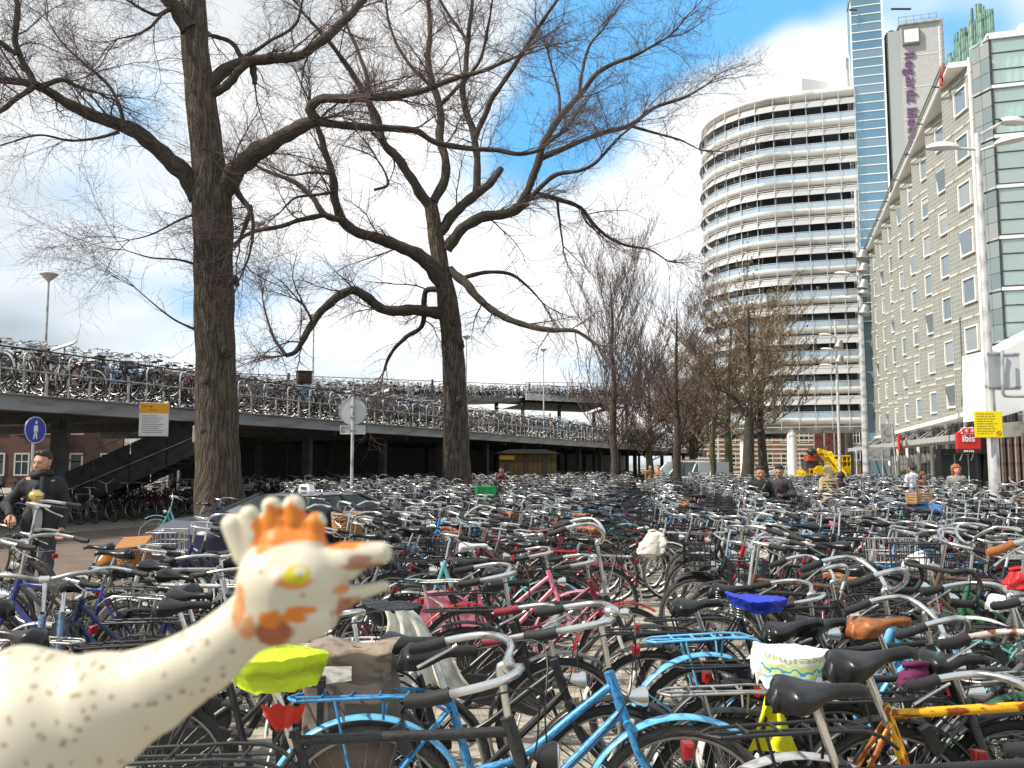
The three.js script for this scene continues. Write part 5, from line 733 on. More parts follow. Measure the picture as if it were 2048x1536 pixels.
  const cr = part('crank', crankGeo(q, o.crank || 0.6), M.dullsteel, t); for (const s of [-1, 1]) { const p = part('pedal', pedalGeo(q), M.rubber, cr); p.position.set(-0.12 + s * 0.17 * Math.cos(o.crank || 0.6), 0.29 + s * 0.17 * Math.sin(o.crank || 0.6), s * 0.135); }
  if (q < 1 || o.stand) part('kickstand', bar1(q, 'kick', [[-0.2, 0.27, 0.03], [-0.24, 0.12, 0.11], [-0.25, 0.02, 0.16]], 0.008), M.dullsteel, t);
  if (q < 1) { const c = G(); c.curve([[sx - 0.06, sy - 0.02, 0.26], [sx + 0.1, sy - 0.02, 0.16], [0.38, 0.9, 0.03], [0.36, 0.78, 0.02], [0.1, 0.5, 0.02]], 0.0028, 5, 20, false); c.curve([[sx - 0.06, sy - 0.02, -0.26], [sx + 0.13, sy + 0.02, -0.15], [0.40, 0.88, -0.03], [0.42, 0.7, -0.03], [0.45, 0.62, -0.05]], 0.0028, 5, 20, false); c.mesh('brake_cable', M.black, t); part('ring_lock', cached('lock', () => { const g = G(); g.sweep(REAR + 0.17, WR + 0.33, 0, [[0, 0]], 0, 0.1, 1); g.box(-0.43, 0.66, 0, 0.045, 0.10, 0.15, 0, 0, 0.5); return g.build(); }), M.black, t); }
  if (o.crate) { const c = part('front_carrier', cached('fcar' + q, () => { const g = G(), w = 0.17, d = 0.14, h = 0.2; for (const y of [0, h / 2, h]) g.pipe([[-d, y, -w], [d, y, -w], [d, y, w], [-d, y, w], [-d, y, -w]], 0.006, 4, false); for (let k = 0; k <= 6; k++) for (const s of [-1, 1]) { g.pipe([[-d + k / 6 * 2 * d, 0, s * w], [-d + k / 6 * 2 * d, h, s * w]], 0.004, 4, false); g.pipe([[s * d, 0, -w + k / 6 * 2 * w], [s * d, h, -w + k / 6 * 2 * w]], 0.004, 4, false); } g.box(0, 0, 0, 2 * d, 0.008, 2 * w); return g.build(); }), o.crate === 2 ? M.steel : M.black, t); c.position.set(0.53, 0.80, 0); }
  if (o.chain) { part('chain_lock', cached('clk' + q, () => { const g = G(), p = []; for (let k = 0; k <= 16; k++) { const a = k / 16 * 2 * PI; p.push([-0.27 + 0.085 * Math.cos(a), 0.66 + 0.15 * Math.sin(a), 0.03 + 0.035 * Math.sin(a * 2)]); } g.pipe(p, 0.014, q ? 5 : 8, false); return g.build(); }), bikePaint(o.chain), t); }
  if (o.skirt) { part('skirt_guard', cached('skirt', () => { const g = G(); for (const z of [-0.05, 0.05]) { const p = [[REAR - 0.02, WR + 0.06]]; for (let k = 0; k <= 12; k++) { const a = lerp(2.5, 0.35, k / 12); p.push([REAR + 0.36 * Math.cos(a), WR + 0.36 * Math.sin(a)]); } g.prism(p, 0.004, 0, new THREE.Matrix4().makeTranslation(0, 0, z)); } return g.build(); }), bikePaint(o.skirt), t); }
  BI.set(t, { up: o.saddleUp || 0, sh });
  return t;
}
// saddle covers and the like are things that lie on a bicycle: they take the bicycle's place and turn
function onBike(b, name, label, cat, local, yaw = 0, group) { const p = V(...local).applyEuler(b.rotation).multiplyScalar(b.scale.x).add(b.position); return thing(name, label, cat, p.toArray(), b.rotation.y + yaw, group); }
const clothM = (c, map, rough = 0.75) => phys(c, rough, 0, { ...(map ? { map } : {}), side: THREE.DoubleSide });
const crumple = (x, y, z, a, s) => a * fbm(x * s, y * s, z * s, 4);
// a bag or elastic cover pulled over a saddle
function saddleCover(b, name, label, cat, mat, o = {}) {
  const t = onBike(b, name, label, cat, [-0.325 - (BI.get(b).up) * 0.3, BI.get(b).sh + 0.004, 0]); const g = G(), sd = o.seed || 1, L = 0.285, drop = o.drop || 0.085, Wd = o.w || 0.118;
  
  g.sheet((u, v) => { // u round the outline, v from the crown down to the hem
    const a = u * 2 * PI, ca = Math.cos(a), sa = Math.sin(a), r = Math.min(1, v / 0.55), d = Math.max(0, (v - 0.55) / 0.45);
    const nose = smooth(0.0, 1, ca), wz = lerp(Wd, 0.034, nose * 0.95), ex = Math.sign(ca) * Math.abs(ca) ** 0.8 * (L / 2 + 0.012), hem = o.gather ? 1 - 0.22 * d : 1 + 0.05 * d;
    const x = 0.01 + ex * r ** 0.7 * hem + crumple(ca * 2, v * 3, sa * 2 + sd, 0.012, 1.6), z = Math.sign(sa) * Math.abs(sa) ** 0.7 * wz * r ** 0.7 * hem + crumple(ca * 2 + 5, v * 3, sa * 2 + sd, 0.016, 1.6) * d;
    const y = 0.012 - 0.012 * r * r - 0.02 * Math.max(0, -0) + 0.024 * smooth(0.2, 1, -ca * r) - d * drop * (1 + (o.rag || 0) * fbm(ca * 3, sa * 3, sd, 3)) + crumple(x * 20, sd, z * 20, o.wrk || 0.010, 1.1);
    const fold = 0.005 * (1 - Math.abs(Math.sin(a * 9 + 4 * fbm(ca * 2, v * 3, sa * 2 + sd, 3)))) ** 3 * smooth(0.15, 0.6, v) + 0.006 * Math.abs(fbm(x * 28, z * 28, y * 28 + sd, 3)); return [x * (1 + fold * 2), y - fold * 0.8, z * (1 + fold * 2)]; }, 110, 40, 1, 1);
  g.mesh(o.part || 'cover', mat, t); return t;
}
// ================================================================== the bicycles of the square
const C = { black: [0.02, 0.02, 0.022], grey: [0.10, 0.10, 0.105], silver: [0.42, 0.43, 0.44], blue: [0.06, 0.30, 0.62], sky: [0.14, 0.46, 0.74], navy: [0.02, 0.035, 0.12], yellow: [0.78, 0.42, 0.008], red: [0.38, 0.015, 0.02], wine: [0.16, 0.02, 0.035], pink: [0.82, 0.26, 0.36], green: [0.03, 0.13, 0.06], turq: [0.12, 0.38, 0.40], purple: [0.10, 0.05, 0.20], white: [0.7, 0.7, 0.67], olive: [0.11, 0.11, 0.05], brown: [0.12, 0.07, 0.045] };
const usedSpots = [];
function setBike(b, x, d, yaw, { s = 1, lean = 0, lift = 0 } = {}) { b.position.set(x, 0.008 + lift, -d); b.rotation.order = 'YXZ'; b.rotation.y = yaw * D2R; b.rotation.x = lean * D2R; b.scale.setScalar(s); usedSpots.push([x, d, Math.cos(yaw * D2R), Math.sin(yaw * D2R)]); return b; }
function hero(label, o, x, d, yaw = 0, k = {}) { const b = makeBike(o, k.q || 0); b.name = numbered('bicycle'); scene.add(b); tag(b, label, 'bicycle', k.group); return setBike(b, x, d, yaw, k); }

// -- nearest ones, right block
const limeBike = hero('black bicycle with lime green saddle cover and straight dark top tube', { type: 'gents', frame: [0.03, 0.032, 0.034], finish: 'worn', guard: C.silver, cover: 1, saddleUp: 0.08, barMat: M.chrome, tyre: M.rubber, rise: 0.03, fullcase: 0, frontGuard: C.black, turn: 0.1, lampMat: M.black, tail: 0 }, -0.33, 2.68, 0, { s: 1.07, lean: 2 });
const blueBike = hero('bright blue bicycle with brown bag on its rear rack', { type: 'ladies', frame: C.blue, finish: 'worn', guard: C.sky, rackPaint: 1, tyre: M.tyreGrey, rise: 0.05, bell: 1, turn: -0.1, saddleTilt: 0.04 }, 0.05, 3.36, 0, { lean: -1, s: 1.05 });
const purpleRack = hero('nearest bicycle at the right with broad black saddle and worn purple rack', { type: 'gents', frame: C.black, guard: C.black, rackMat: bikePaint([0.30, 0.09, 0.16], 'rust'), saddleUp: 0.10, saddleTilt: -0.02, tip: 1, tail: 0 }, 1.21, 2.6, 2, { lean: 3 });
const yellowBike = hero('yellow rusty framed bicycle with white mudguard', { type: 'gents', frame: C.yellow, finish: 'rust', guard: C.silver, fullcase: 0, rackMat: M.black, saddleUp: 0.03, saddleTilt: 0.12, tyre: M.rubber, barMat: M.rustysteel }, 1.51, 2.86, 3, { lean: -3, s: 1.08 });
const bagBike = hero('black bicycle with white plastic bag over its saddle', { type: 'gents', frame: C.black, guard: C.black, saddleUp: -0.04, cover: 1, bars: 'high', rackMat: M.dullsteel, tail: 0 }, 1.43, 3.58, -2);
const brownBike = hero('dark bicycle with orange brown leather saddle', { type: 'ladies', frame: C.grey, saddleMat: M.brown, saddleUp: 0.07, saddleTilt: 0.06, rackMat: M.steel, rise: 0.12 }, 1.93, 3.86, 5, { lean: -2 });
hero('black bicycle whose saddle tilts up, left of the brown leather saddle', { type: 'gents', frame: C.black, saddleTilt: 0.16, rise: 0.03, bars: 'flat', tail: 0 }, 1.58, 4.03, -3);
const coverBike = hero('light blue swan frame bicycle with deep blue saddle cover', { type: 'swan', frame: C.sky, guard: C.sky, rackPaint: 1, cover: 1, caseMat: M.black, bars: 'high', lamp: 1, tip: 0 }, 1.55, 4.42, 3, { s: 1.07 });
hero('black bicycle with glossy saddle just behind the light blue bicycle', { type: 'ladies', frame: C.black, tip: 1, saddleTilt: 0.05, tail: 0 }, 1.32, 4.86, -4, { lean: 3 });
hero('black bicycle with slim saddle beside the aisle, behind the glossy saddled one', { type: 'gents', frame: C.black, tip: 1, saddleKind: 'slim', bars: 'high' }, 1.62, 5.28, 2);
hero('silver framed bicycle at the lower right corner behind the yellow one', { type: 'gents', frame: C.silver, finish: 'worn', guard: C.black, rise: 0.06, fullcase: 0, barMat: M.chrome, turn: 0.3 }, 2.42, 3.02, 8, { lean: -6 });
hero('dark bicycle with raised bars and orange brown grips at the right edge', { type: 'ladies', frame: C.grey, gripMat: M.brown, rise: 0.26, bars: 'high', guard: C.black, lampMat: M.chrome }, 2.02, 3.45, -4);
hero('bicycle with black taped drop bars behind the orange grips', { type: 'gents', frame: C.black, bars: 'drop', rise: 0.20, barMat: M.grip, fullcase: 0 }, 1.75, 4.2, 10);
hero('turquoise step through bicycle at the right edge', { type: 'ladies', frame: C.turq, finish: 'worn', guard: C.turq, saddleMat: M.white, bell: 1 }, 3.1, 4.9, -8);
hero('dark green bicycle right of the brown leather saddle', { type: 'swan', frame: C.green, guard: C.green, rackMat: M.steel }, 2.75, 3.9, 6);
hero('navy bicycle at the right edge behind the silver framed one', { type: 'gents', frame: C.navy, rise: 0.1, bars: 'high' }, 2.75, 3.42, 176);
// -- left block
hero('black bicycle with wine red grips between the blue one and the white cloth', { type: 'ladies', frame: C.black, gripMat: std([0.22, 0.02, 0.035], 0.6), rise: 0.02, guard: C.black, barMat: M.steel }, -0.12, 3.86, -4, { lean: 3 });
const sackBike = hero('dark bicycle with black bag over its saddle and white cloth hanging below', { type: 'ladies', frame: C.black, cover: 1, rackMat: M.white, guard: C.grey, rise: 0.12 }, -0.30, 4.62, 6);
hero('black bicycle with tall white stem in the left block near the aisle', { type: 'gents', frame: C.black, rise: 0.22, bars: 'high', forkMat: bikePaint(C.white), guard: C.black }, 0.28, 5.5, -6);
hero('dark red bicycle behind the tall white stem', { type: 'ladies', frame: C.wine, guard: C.red, guardFinish: 'plain', bell: 1 }, 0.25, 6.3, 2);
const pinkBike = hero('pink bicycle with pink skirt guard over its rear wheel', { type: 'ladies', frame: C.pink, skirt: C.pink, rackMat: M.white, guard: C.pink, rackPaint: 1 }, -0.02, 6.9, 2);
hero('black bicycle with white saddle just behind the pink one', { type: 'ladies', frame: C.black, saddleMat: M.white, bell: 1 }, -0.05, 8.25, -3);
hero('white mudguarded bicycle left of the pink one', { type: 'ladies', frame: C.grey, guard: C.white, tip: 0 }, -1.35, 6.9, 176);
hero('red bicycle lying back against the rear wheels near the aisle', { type: 'gents', frame: C.red, guard: C.red, rackMat: M.steel }, 0.35, 8.8, 182);
// -- near group on the far left
hero('navy blue framed bicycle with long straight tube at the far left', { type: 'gents', frame: [0.03, 0.05, 0.22], guard: C.black, rise: 0.12, bars: 'dutch', rackMat: M.steel, barMat: M.steel }, -2.98, 5.9, 172, { s: 1.05 });
hero('bicycle with big golden bell and high chrome bars on the far left', { type: 'ladies', frame: C.grey, rise: 0.30, bell: 2, forkMat: bikePaint(C.silver), barMat: M.chrome }, -3.52, 7.05, 196, { s: 1.05 });
hero('pale blue bicycle facing the camera with round headlamp at the far left', { type: 'ladies', frame: [0.16, 0.26, 0.42], finish: 'worn', barMat: M.dullsteel, lampMat: M.black, tyre: M.tyreGrey, guards: 1, rise: 0.05 }, -2.58, 5.02, -72, { s: 1.03 });
hero('black bicycle with large red rear light left of the giraffe neck', { type: 'gents', frame: C.black, guard: C.black, rackMat: M.steel }, -3.05, 4.62, 180);
hero('dark bicycle with white mudguard left of the giraffe neck', { type: 'ladies', frame: C.navy, guard: C.silver, tip: 0 }, -2.35, 5.45, 172);
hero('black saddled grey bicycle left of the giraffe head', { type: 'gents', frame: C.silver, saddleTilt: -0.1, guard: C.silver, rise: 0.05 }, -2.28, 6.3, -24);
hero('dark bicycle with worn saddle directly left of the giraffe crown', { type: 'ladies', frame: C.grey, saddleTilt: -0.12 }, -1.98, 5.95, -18);
const basketL = hero('black bicycle carrying a brown wicker basket, front left', { type: 'ladies', frame: C.black, saddleTilt: 0.0, barMat: M.steel, rise: 0.06, guard: C.silver }, -4.1, 8.1, 188);
hero('silver bicycle beside the left wicker basket', { type: 'gents', frame: C.silver, guard: C.silver, forkMat: bikePaint(C.silver) }, -2.7, 7.25, 205);
hero('dark red bicycle behind the giraffe head', { type: 'ladies', frame: C.wine, rackMat: M.steel }, -1.5, 6.5, -12);
hero('black bicycle under the giraffe chin', { type: 'gents', frame: C.black, saddleUp: 0.02, tip: 1 }, -1.35, 4.55, 4);
hero('grey bicycle half hidden behind the giraffe neck', { type: 'ladies', frame: C.grey, tyre: M.tyreGrey }, -1.55, 5.1, -6);
hero('black bicycle with thin wheels below the giraffe chin', { type: 'gents', frame: C.black, guards: 0, fullcase: 0, rimMat: M.steel }, -0.98, 3.9, 8, { lean: -8 });
// -- single ones on the road
hero('turquoise bicycle leaning near the foot of the large tree', { type: 'swan', frame: C.turq, guard: C.turq, rimMat: M.white, rise: 0.05 }, -6.35, 17.2, 190, { q: 1, lean: 6 });
hero('grey bicycle beside the foot of the large tree', { type: 'ladies', frame: C.silver, rimMat: M.white }, -5.55, 17.6, 168, { q: 1 });
hero('bicycle at the left picture edge beside the walking man', { type: 'ladies', frame: C.olive }, -5.62, 9.6, 160, { q: 1 });
const basketR = hero('dark bicycle with honey coloured wicker basket before the taxi', { type: 'ladies', frame: C.green }, -1.62, 11.4, 200, { q: 1 });

// -- things that hang on or cover them
saddleCover(limeBike, 'saddle_cover', 'lime green elastic saddle cover on the black bicycle in front', 'saddle cover', clothM([0.50, 0.66, 0.012], dirt1, 0.6), { drop: 0.095, w: 0.118, seed: 4, wrk: 0.011, gather: 1 });
{ const t = onBike(limeBike, 'red_cloth', 'red cloth tucked under the lime green saddle cover', 'cloth', [-0.31, 0.965, 0]); const g = G(); g.sheet((u, v) => [(u - 0.5) * (0.13 - 0.06 * v) + 0.02 * v, -0.03 - v * (0.075 - 0.03 * u) + 0.004 * Math.sin(u * 21), 0.045 + 0.012 * Math.sin(u * 11 + v * 3) + 0.008 * fbm(u * 6, v * 6, 3, 3)], 16, 8); g.mesh('cloth', clothM([0.55, 0.03, 0.015]), t); }
saddleCover(coverBike, 'saddle_cover', 'deep blue saddle cover on the light blue bicycle', 'saddle cover', clothM([0.02, 0.045, 0.5], dirt1, 0.5), { drop: 0.06, w: 0.12, seed: 9, wrk: 0.012, gather: 1 });
const printTex = (() => { const c = document.createElement('canvas'); c.width = 512; c.height = 256; const x = c.getContext('2d'); x.fillStyle = '#fbfaf4'; x.fillRect(0, 0, 512, 256); x.save(); x.font = 'bold 30px sans-serif'; x.fillStyle = '#b9cf86'; for (const o of [0, 256]) { x.fillText('Voordeelman', 14 + o, 112); x.fillStyle = '#dff09a'; x.beginPath(); x.ellipse(128 + o, 62, 96, 22, 0, 0, 7); x.fill(); x.strokeStyle = '#3e9bd6'; x.lineWidth = 6; for (let k = 0; k < 6; k++) { x.beginPath(); x.arc(50 + o + k * 32, 48, 17, 0, Math.PI); x.stroke(); } x.fillStyle = '#7cc5e8'; x.fillRect(52 + o, 34, 160, 8); x.fillStyle = '#f3c3b5'; x.beginPath(); x.arc(226 + o, 26, 14, 0, 7); x.fill(); x.fillStyle = '#b9cf86'; } x.restore(); const t = new THREE.CanvasTexture(c); t.colorSpace = THREE.SRGBColorSpace; t.wrapS = t.wrapT = THREE.RepeatWrapping; return t; })();
saddleCover(bagBike, 'plastic_bag', 'white shop bag with blue and green print pulled over a saddle', 'plastic bag', phys([0.88, 0.88, 0.85], 0.45, 0, { map: printTex, side: THREE.DoubleSide, transmission: 0.15, thickness: 0 }), { drop: 0.12, w: 0.135, seed: 2, wrk: 0.018, rag: 0.9 });
saddleCover(sackBike, 'bin_bag', 'black bin bag wrapped over a saddle below the giraffe beak', 'bag', clothM([0.012, 0.012, 0.014], null, 0.32), { drop: 0.08, w: 0.15, seed: 6, wrk: 0.022, gather: 1 });
{ const t = onBike(sackBike, 'white_cloth', 'white cloth hanging in folds beside a rear wheel', 'cloth', [-0.28, 0.95, 0.15]); const g = G(); g.sheet((u, v) => { const w = 0.07 + 0.13 * v, f = Math.sin(u * 17 + v * 2) * 0.024 * (0.3 + v); return [(u - 0.5) * 2 * w + 0.16 * v + 0.01 * Math.sin(v * 12), 0.02 - v * 0.36 - 0.03 * Math.abs(Math.sin(u * 6)) * v, f + 0.012 * fbm(u * 6, v * 7, 2, 3)]; }, 40, 26); g.mesh('cloth', clothM([0.80, 0.79, 0.70], dirt1, 0.85), t); }
{ const t = onBike(blueBike, 'pannier_bag', 'brown canvas pannier bag with white patch on the blue rear rack', 'bag', [-0.64, 0.80, -0.02]), can = clothM([0.20, 0.155, 0.12], rep(T.dirt, 2), 0.9);
  const body = G(); body.sheet((u, v) => { const a = u * 2 * PI, s = v, px = Math.sign(Math.cos(a)) * Math.abs(Math.cos(a)) ** 0.35 * (0.165 + 0.02 * Math.sin(s * 3)), pz = Math.sign(Math.sin(a)) * Math.abs(Math.sin(a)) ** 0.45 * 0.085 - 0.10; const k = s < 0.06 ? Math.sqrt(s / 0.06) : s > 0.94 ? Math.sqrt((1 - s) / 0.06) : 1; return [px * k + 0.02 * fbm(a, s * 4, 1, 3), -0.36 + s * 0.50 + 0.03 * fbm(px * 6, pz * 5, 3, 3), pz * k + (1 - k) * -0.1 + 0.02 * fbm(a * 1.2, s * 5, 7, 3)]; }, 48, 24); body.mesh('bag_body', can, t);
  const flap = G(); flap.sheet((u, v) => { const x = (u - 0.5) * 0.35, q = v * 1.6; return [x * (1 - 0.08 * v), q < 0.6 ? 0.155 + 0.012 * Math.sin(u * 8) : 0.155 - (q - 0.6) * 0.16 * (1 - 0.5 * Math.abs(u - 0.45)) + 0.008 * Math.sin(u * 13), q < 0.6 ? -0.19 + q * 0.29 : 0.0 + 0.02 * Math.sin(q * 3)]; }, 24, 18); flap.mesh('flap', clothM([0.27, 0.21, 0.16], rep(T.dirt, 2), 0.9), t);
  const pt = G(); pt.sheet((u, v) => [-0.15 + u * 0.17, 0.10 - v * 0.075 * (1 - 0.3 * u), 0.027], 8, 5); pt.mesh('worn_patch', std([0.72, 0.70, 0.64], 0.8, 0, { map: T.dirt, side: THREE.DoubleSide }), t); const bu = G(); bu.bbox(-0.1, 0.045, 0.034, 0.05, 0.045, 0.012, 0.004); bu.pipe([[-0.12, 0.05, 0.04], [-0.08, 0.05, 0.04]], 0.004, 6); bu.mesh('buckle', M.black, t); const sr = G(); sr.box(-0.1, -0.04, 0.0, 0.025, 0.2, 0.006); sr.mesh('strap', M.black, t); }
{ const t = onBike(bagBike, 'yellow_bag', 'yellow plastic bag end hanging under the white shop bag', 'plastic bag', [-0.42, 0.80, 0.10]); const g = G(); g.sheet((u, v) => [(u - 0.5) * (0.05 + 0.16 * v), -v * 0.20 - 0.05 * v * Math.abs(u - 0.5), 0.03 * Math.sin(u * 9 + v * 3) + 0.02 * fbm(u * 5, v * 5, 4, 3)], 18, 12); g.mesh('bag', phys([0.75, 0.72, 0.02], 0.4, 0, { side: THREE.DoubleSide }), t); }
{ // plush toy tied to a stem: five limbs and a teal band
  const t = onBike(yellowBike, 'plush_toy', 'pale pink plush limbs tied with a teal band to a handlebar stem', 'toy', [0.30, 1.03, 0.12]), pk = phys([0.70, 0.42, 0.42], 0.95, 0, { sheen: 0.6, sheenColor: RGB(0.8, 0.6, 0.6), map: rep(T.grain, 6) });
  for (const [a, l] of [[0.5, 0.17], [2.6, 0.17], [-1.9, 0.12], [-0.95, 0.14]]) { const g = G(); g.curve([[0, 0, 0], [Math.cos(a) * l * 0.5, Math.sin(a) * l * 0.5 + 0.02, 0.02], [Math.cos(a) * l, Math.sin(a) * l - (a > 0 ? 0.06 : 0), 0.02]], [0.022, 0.03, 0.022], 10, 10); g.ball(Math.cos(a) * l, Math.sin(a) * l - (a > 0 ? 0.06 : 0), 0.02, 0.026); g.mesh(a > 0 ? 'arm' : 'leg', pk, t); }
  const b = G(); b.ball(0, 0.0, 0.01, 0.052, 0.030, 0.04); b.mesh('band', std([0.0, 0.33, 0.27], 0.7), t); }
function basketOn(b, label, mat, local, name = 'wicker_basket', q = 0) { const t = onBike(b, name, label, 'basket', local, PI / 2 * 0); part('weave', basketGeo(q), mat, t); return t; }
const wicker = std([0.44, 0.20, 0.055], 0.6, 0, { map: rep(T.grain, 8) }), wicker2 = std([0.36, 0.15, 0.04], 0.55, 0, { map: rep(T.grain, 8) });
basketOn(basketR, 'honey coloured wicker basket on handlebars in front of the taxi', wicker, [0.50, 0.80, 0]).scale.setScalar(1.12);
{ const t = basketOn(basketL, 'dark honey wicker basket with raised lid on the left bicycle', wicker2, [-0.62, 0.72, 0]); t.scale.setScalar(0.8); const l = G(); for (let k = 0; k < 7; k++) l.pipe([[-0.16, 0.30 + 0.012 * k, -0.18 + k * 0.05], [0.16, 0.27 + 0.014 * k, -0.18 + k * 0.05]], 0.022, 5); l.mesh('lid', wicker, t); const o = onBike(basketL, 'amber_bag', 'shiny amber bag hanging beside the left wicker basket', 'bag', [-0.35, 0.74, 0.14]); const g = G(); g.sheet((u, v) => { const a = u * 2 * PI; const k = Math.sin(PI * (0.08 + 0.9 * v)); return [0.13 * k * Math.cos(a) + 0.02 * fbm(a, v * 4, 1, 3), 0.15 - v * 0.32, 0.075 * k * Math.sin(a) + 0.02 * fbm(a, v * 5, 4, 3)]; }, 30, 16); g.mesh('bag', phys([0.40, 0.16, 0.01], 0.25, 0, { side: THREE.DoubleSide }), o); }

// -- the mass: rows of parked bicycles going away from the camera
const KINDS = [
  { name: 'black', o: { crate: 1, saddleUp: 0.03, rise: 0.12, turn: 0.27, crank: 5.7, type: 'ladies', frame: C.black } }, { name: 'black', o: { chain: C.wine, saddleUp: 0.05, rise: 0.15, turn: -0.42, crank: 2.8, tail: 0, type: 'gents', frame: C.black, bars: 'high' } }, { name: 'black', o: { saddleUp: 0.07, rise: 0.10, turn: 0.36, crank: 0.7, type: 'swan', frame: C.black, guard: C.black, tip: 1 } },
  { name: 'grey', o: { chain: C.blue, saddleUp: 0.01, rise: 0.04, turn: 0.04, crank: 3.4, tail: 0, type: 'gents', frame: C.grey, guard: C.silver, saddleKind: 'slim' } }, { name: 'silver', o: { saddleUp: -0.05, rise: 0.03, turn: -0.20, crank: 5.5, type: 'gents', frame: C.silver, guard: C.silver, fullcase: 0, bars: 'flat' } }, { name: 'navy', o: { crate: 2, saddleUp: 0.05, rise: 0.03, turn: 0.27, crank: 0.8, tail: 0, type: 'ladies', frame: C.navy, guard: C.navy } },
  { name: 'blue', o: { saddleUp: 0.03, rise: 0.02, turn: -0.45, crank: 5.2, type: 'gents', frame: C.blue, guard: C.blue } }, { name: 'dark red', o: { saddleUp: -0.02, rise: 0.03, turn: 0.43, crank: 5.2, tail: 0, type: 'ladies', frame: C.wine, guard: C.wine } }, { name: 'red', o: { chain: C.yellow, saddleUp: -0.01, rise: 0.15, turn: 0.04, crank: 4.1, type: 'gents', frame: C.red, guard: C.black } }, { name: 'dark green', o: { saddleUp: -0.02, rise: 0.15, turn: 0.17, crank: 5.8, tail: 0, type: 'ladies', frame: C.green, guard: C.green, bars: 'high' } },
  { name: 'turquoise', o: { chain: C.black, saddleUp: 0.07, rise: 0.05, turn: -0.12, crank: 1.0, type: 'swan', frame: C.turq, guard: C.turq } }, { name: 'white', o: { crate: 1, saddleUp: -0.03, rise: 0.01, turn: -0.18, crank: 3.6, tail: 0, type: 'ladies', frame: C.white, guard: C.white, saddleMat: M.black } }, { name: 'brown', o: { saddleUp: -0.05, rise: 0.11, turn: -0.15, crank: 1.9, type: 'gents', frame: C.brown, guard: C.black, saddleMat: M.brown, fullcase: 0 } }, { name: 'purple', o: { saddleUp: 0.06, rise: 0.08, turn: -0.17, crank: 2.9, tail: 0, type: 'ladies', frame: C.purple, guard: C.purple } },
  { name: 'black white-saddled', o: { chain: C.red, saddleUp: 0.04, rise: 0.01, turn: 0.43, crank: 0.1, type: 'ladies', frame: C.black, saddleMat: M.white } }, { name: 'grey white-guarded', o: { saddleUp: 0.05, rise: 0.14, turn: -0.43, crank: 4.7, tail: 0, type: 'gents', frame: C.grey, guard: C.white } },
];
const weights = [5, 5, 4, 4, 4, 3, 2, 2, 1.4, 2, 1.4, 1.6, 2, 1, 1.6, 2], wsum = weights.reduce((a, b) => a + b, 0);
const drawKind = () => { let r = rnd() * wsum, k = 0; while ((r -= weights[k]) > 0) k++; return k; };
const spots = [];
for (let col = -14; col < 24; col++) {
  for (let d = 3.2; d < 48; d += rr(0.36, 0.52)) {
    const base = col < 0 ? -0.62 + (col + 1) * 1.52 : 1.82 + col * 1.52, x = base + 0.165 * (d - 5) - (col >= 0 ? 0.62 * smooth(9, 13, d) : -0.12 * smooth(9, 13, d)) + rr(-0.24, 0.24);
    if (Math.abs(x) > 0.60 * d + 1.2 || x > STREET(d) - 5 || (d > 30 && x > 20 + (d - 30) * 0.2)) continue;
    if (d < 9.4 ? x < -3.0 : d < 14.4 ? x < -1.75 + (d - 9.4) * 0.10 : x < -0.27 * d + 0.5) continue;
    if (d > 33 && x < DECK(d) + 1.5) continue;
    if (Math.hypot(x + 1.87, d - 30) < 0.9 || Math.hypot(x - 4.35, d - 37) < 0.6) continue;   // the trees keep their place
    if (d < 8.5 && usedSpots.some(([ux, ud]) => Math.abs(ux - x) < 1.15 && Math.abs(ud - d) < 0.42)) continue;
    if (d < 3.6 || (x > -1.25 && x < 0.6 && d > 4.9 && d < 7.2)) continue;
    const flip = (col & 1) !== (rnd() < 0.22);
    spots.push({ x, d, yaw: (flip ? 180 : 0) + rr(-20, 20) - 6 + (rnd() < 0.12 ? rr(-50, 50) : 0), lean: rr(-9, 9), s: rr(0.96, 1.06) });
  }
}
spots.sort((a, b) => a.d - b.d);
const protos = {};
let made = usedSpots.length, far = [];
const OWN = 290, order = {}, NTH = ['nearest', 'second nearest', 'third nearest', 'fourth nearest', 'fifth nearest', 'sixth nearest', 'seventh nearest', 'eighth nearest'];
for (const s of spots) {
  const kind = drawKind();
  if (made >= OWN) { far.push([kind, s]); continue; }
  made++;
  const q = s.d < 11 ? 1 : 2, key = kind + '/' + q; let b;
  if (protos[key]) { b = protos[key].clone(); } else { b = protos[key] = makeBike(KINDS[kind].o, q); }
  b.name = numbered('bicycle'); scene.add(b); b.userData = {};
  const zone = s.d > 14 ? 'in the far packed rows beyond the taxi' : s.x < 0.9 + 0.165 * (s.d - 5) ? 'in the rows left of the paved aisle' : 'in the rows right of the paved aisle';
  const grp = `${KINDS[kind].name} bicycles ${zone}`, no = order[grp] = (order[grp] || 0) + 1;
  tag(b, no <= 8 && s.d < 14 ? `${NTH[no - 1]} ${KINDS[kind].name} city bicycle ${zone}` : `${KINDS[kind].name} city bicycle parked deep ${zone}`, 'bicycle', grp);
  setBike(b, s.x, s.d, s.yaw, s);
}
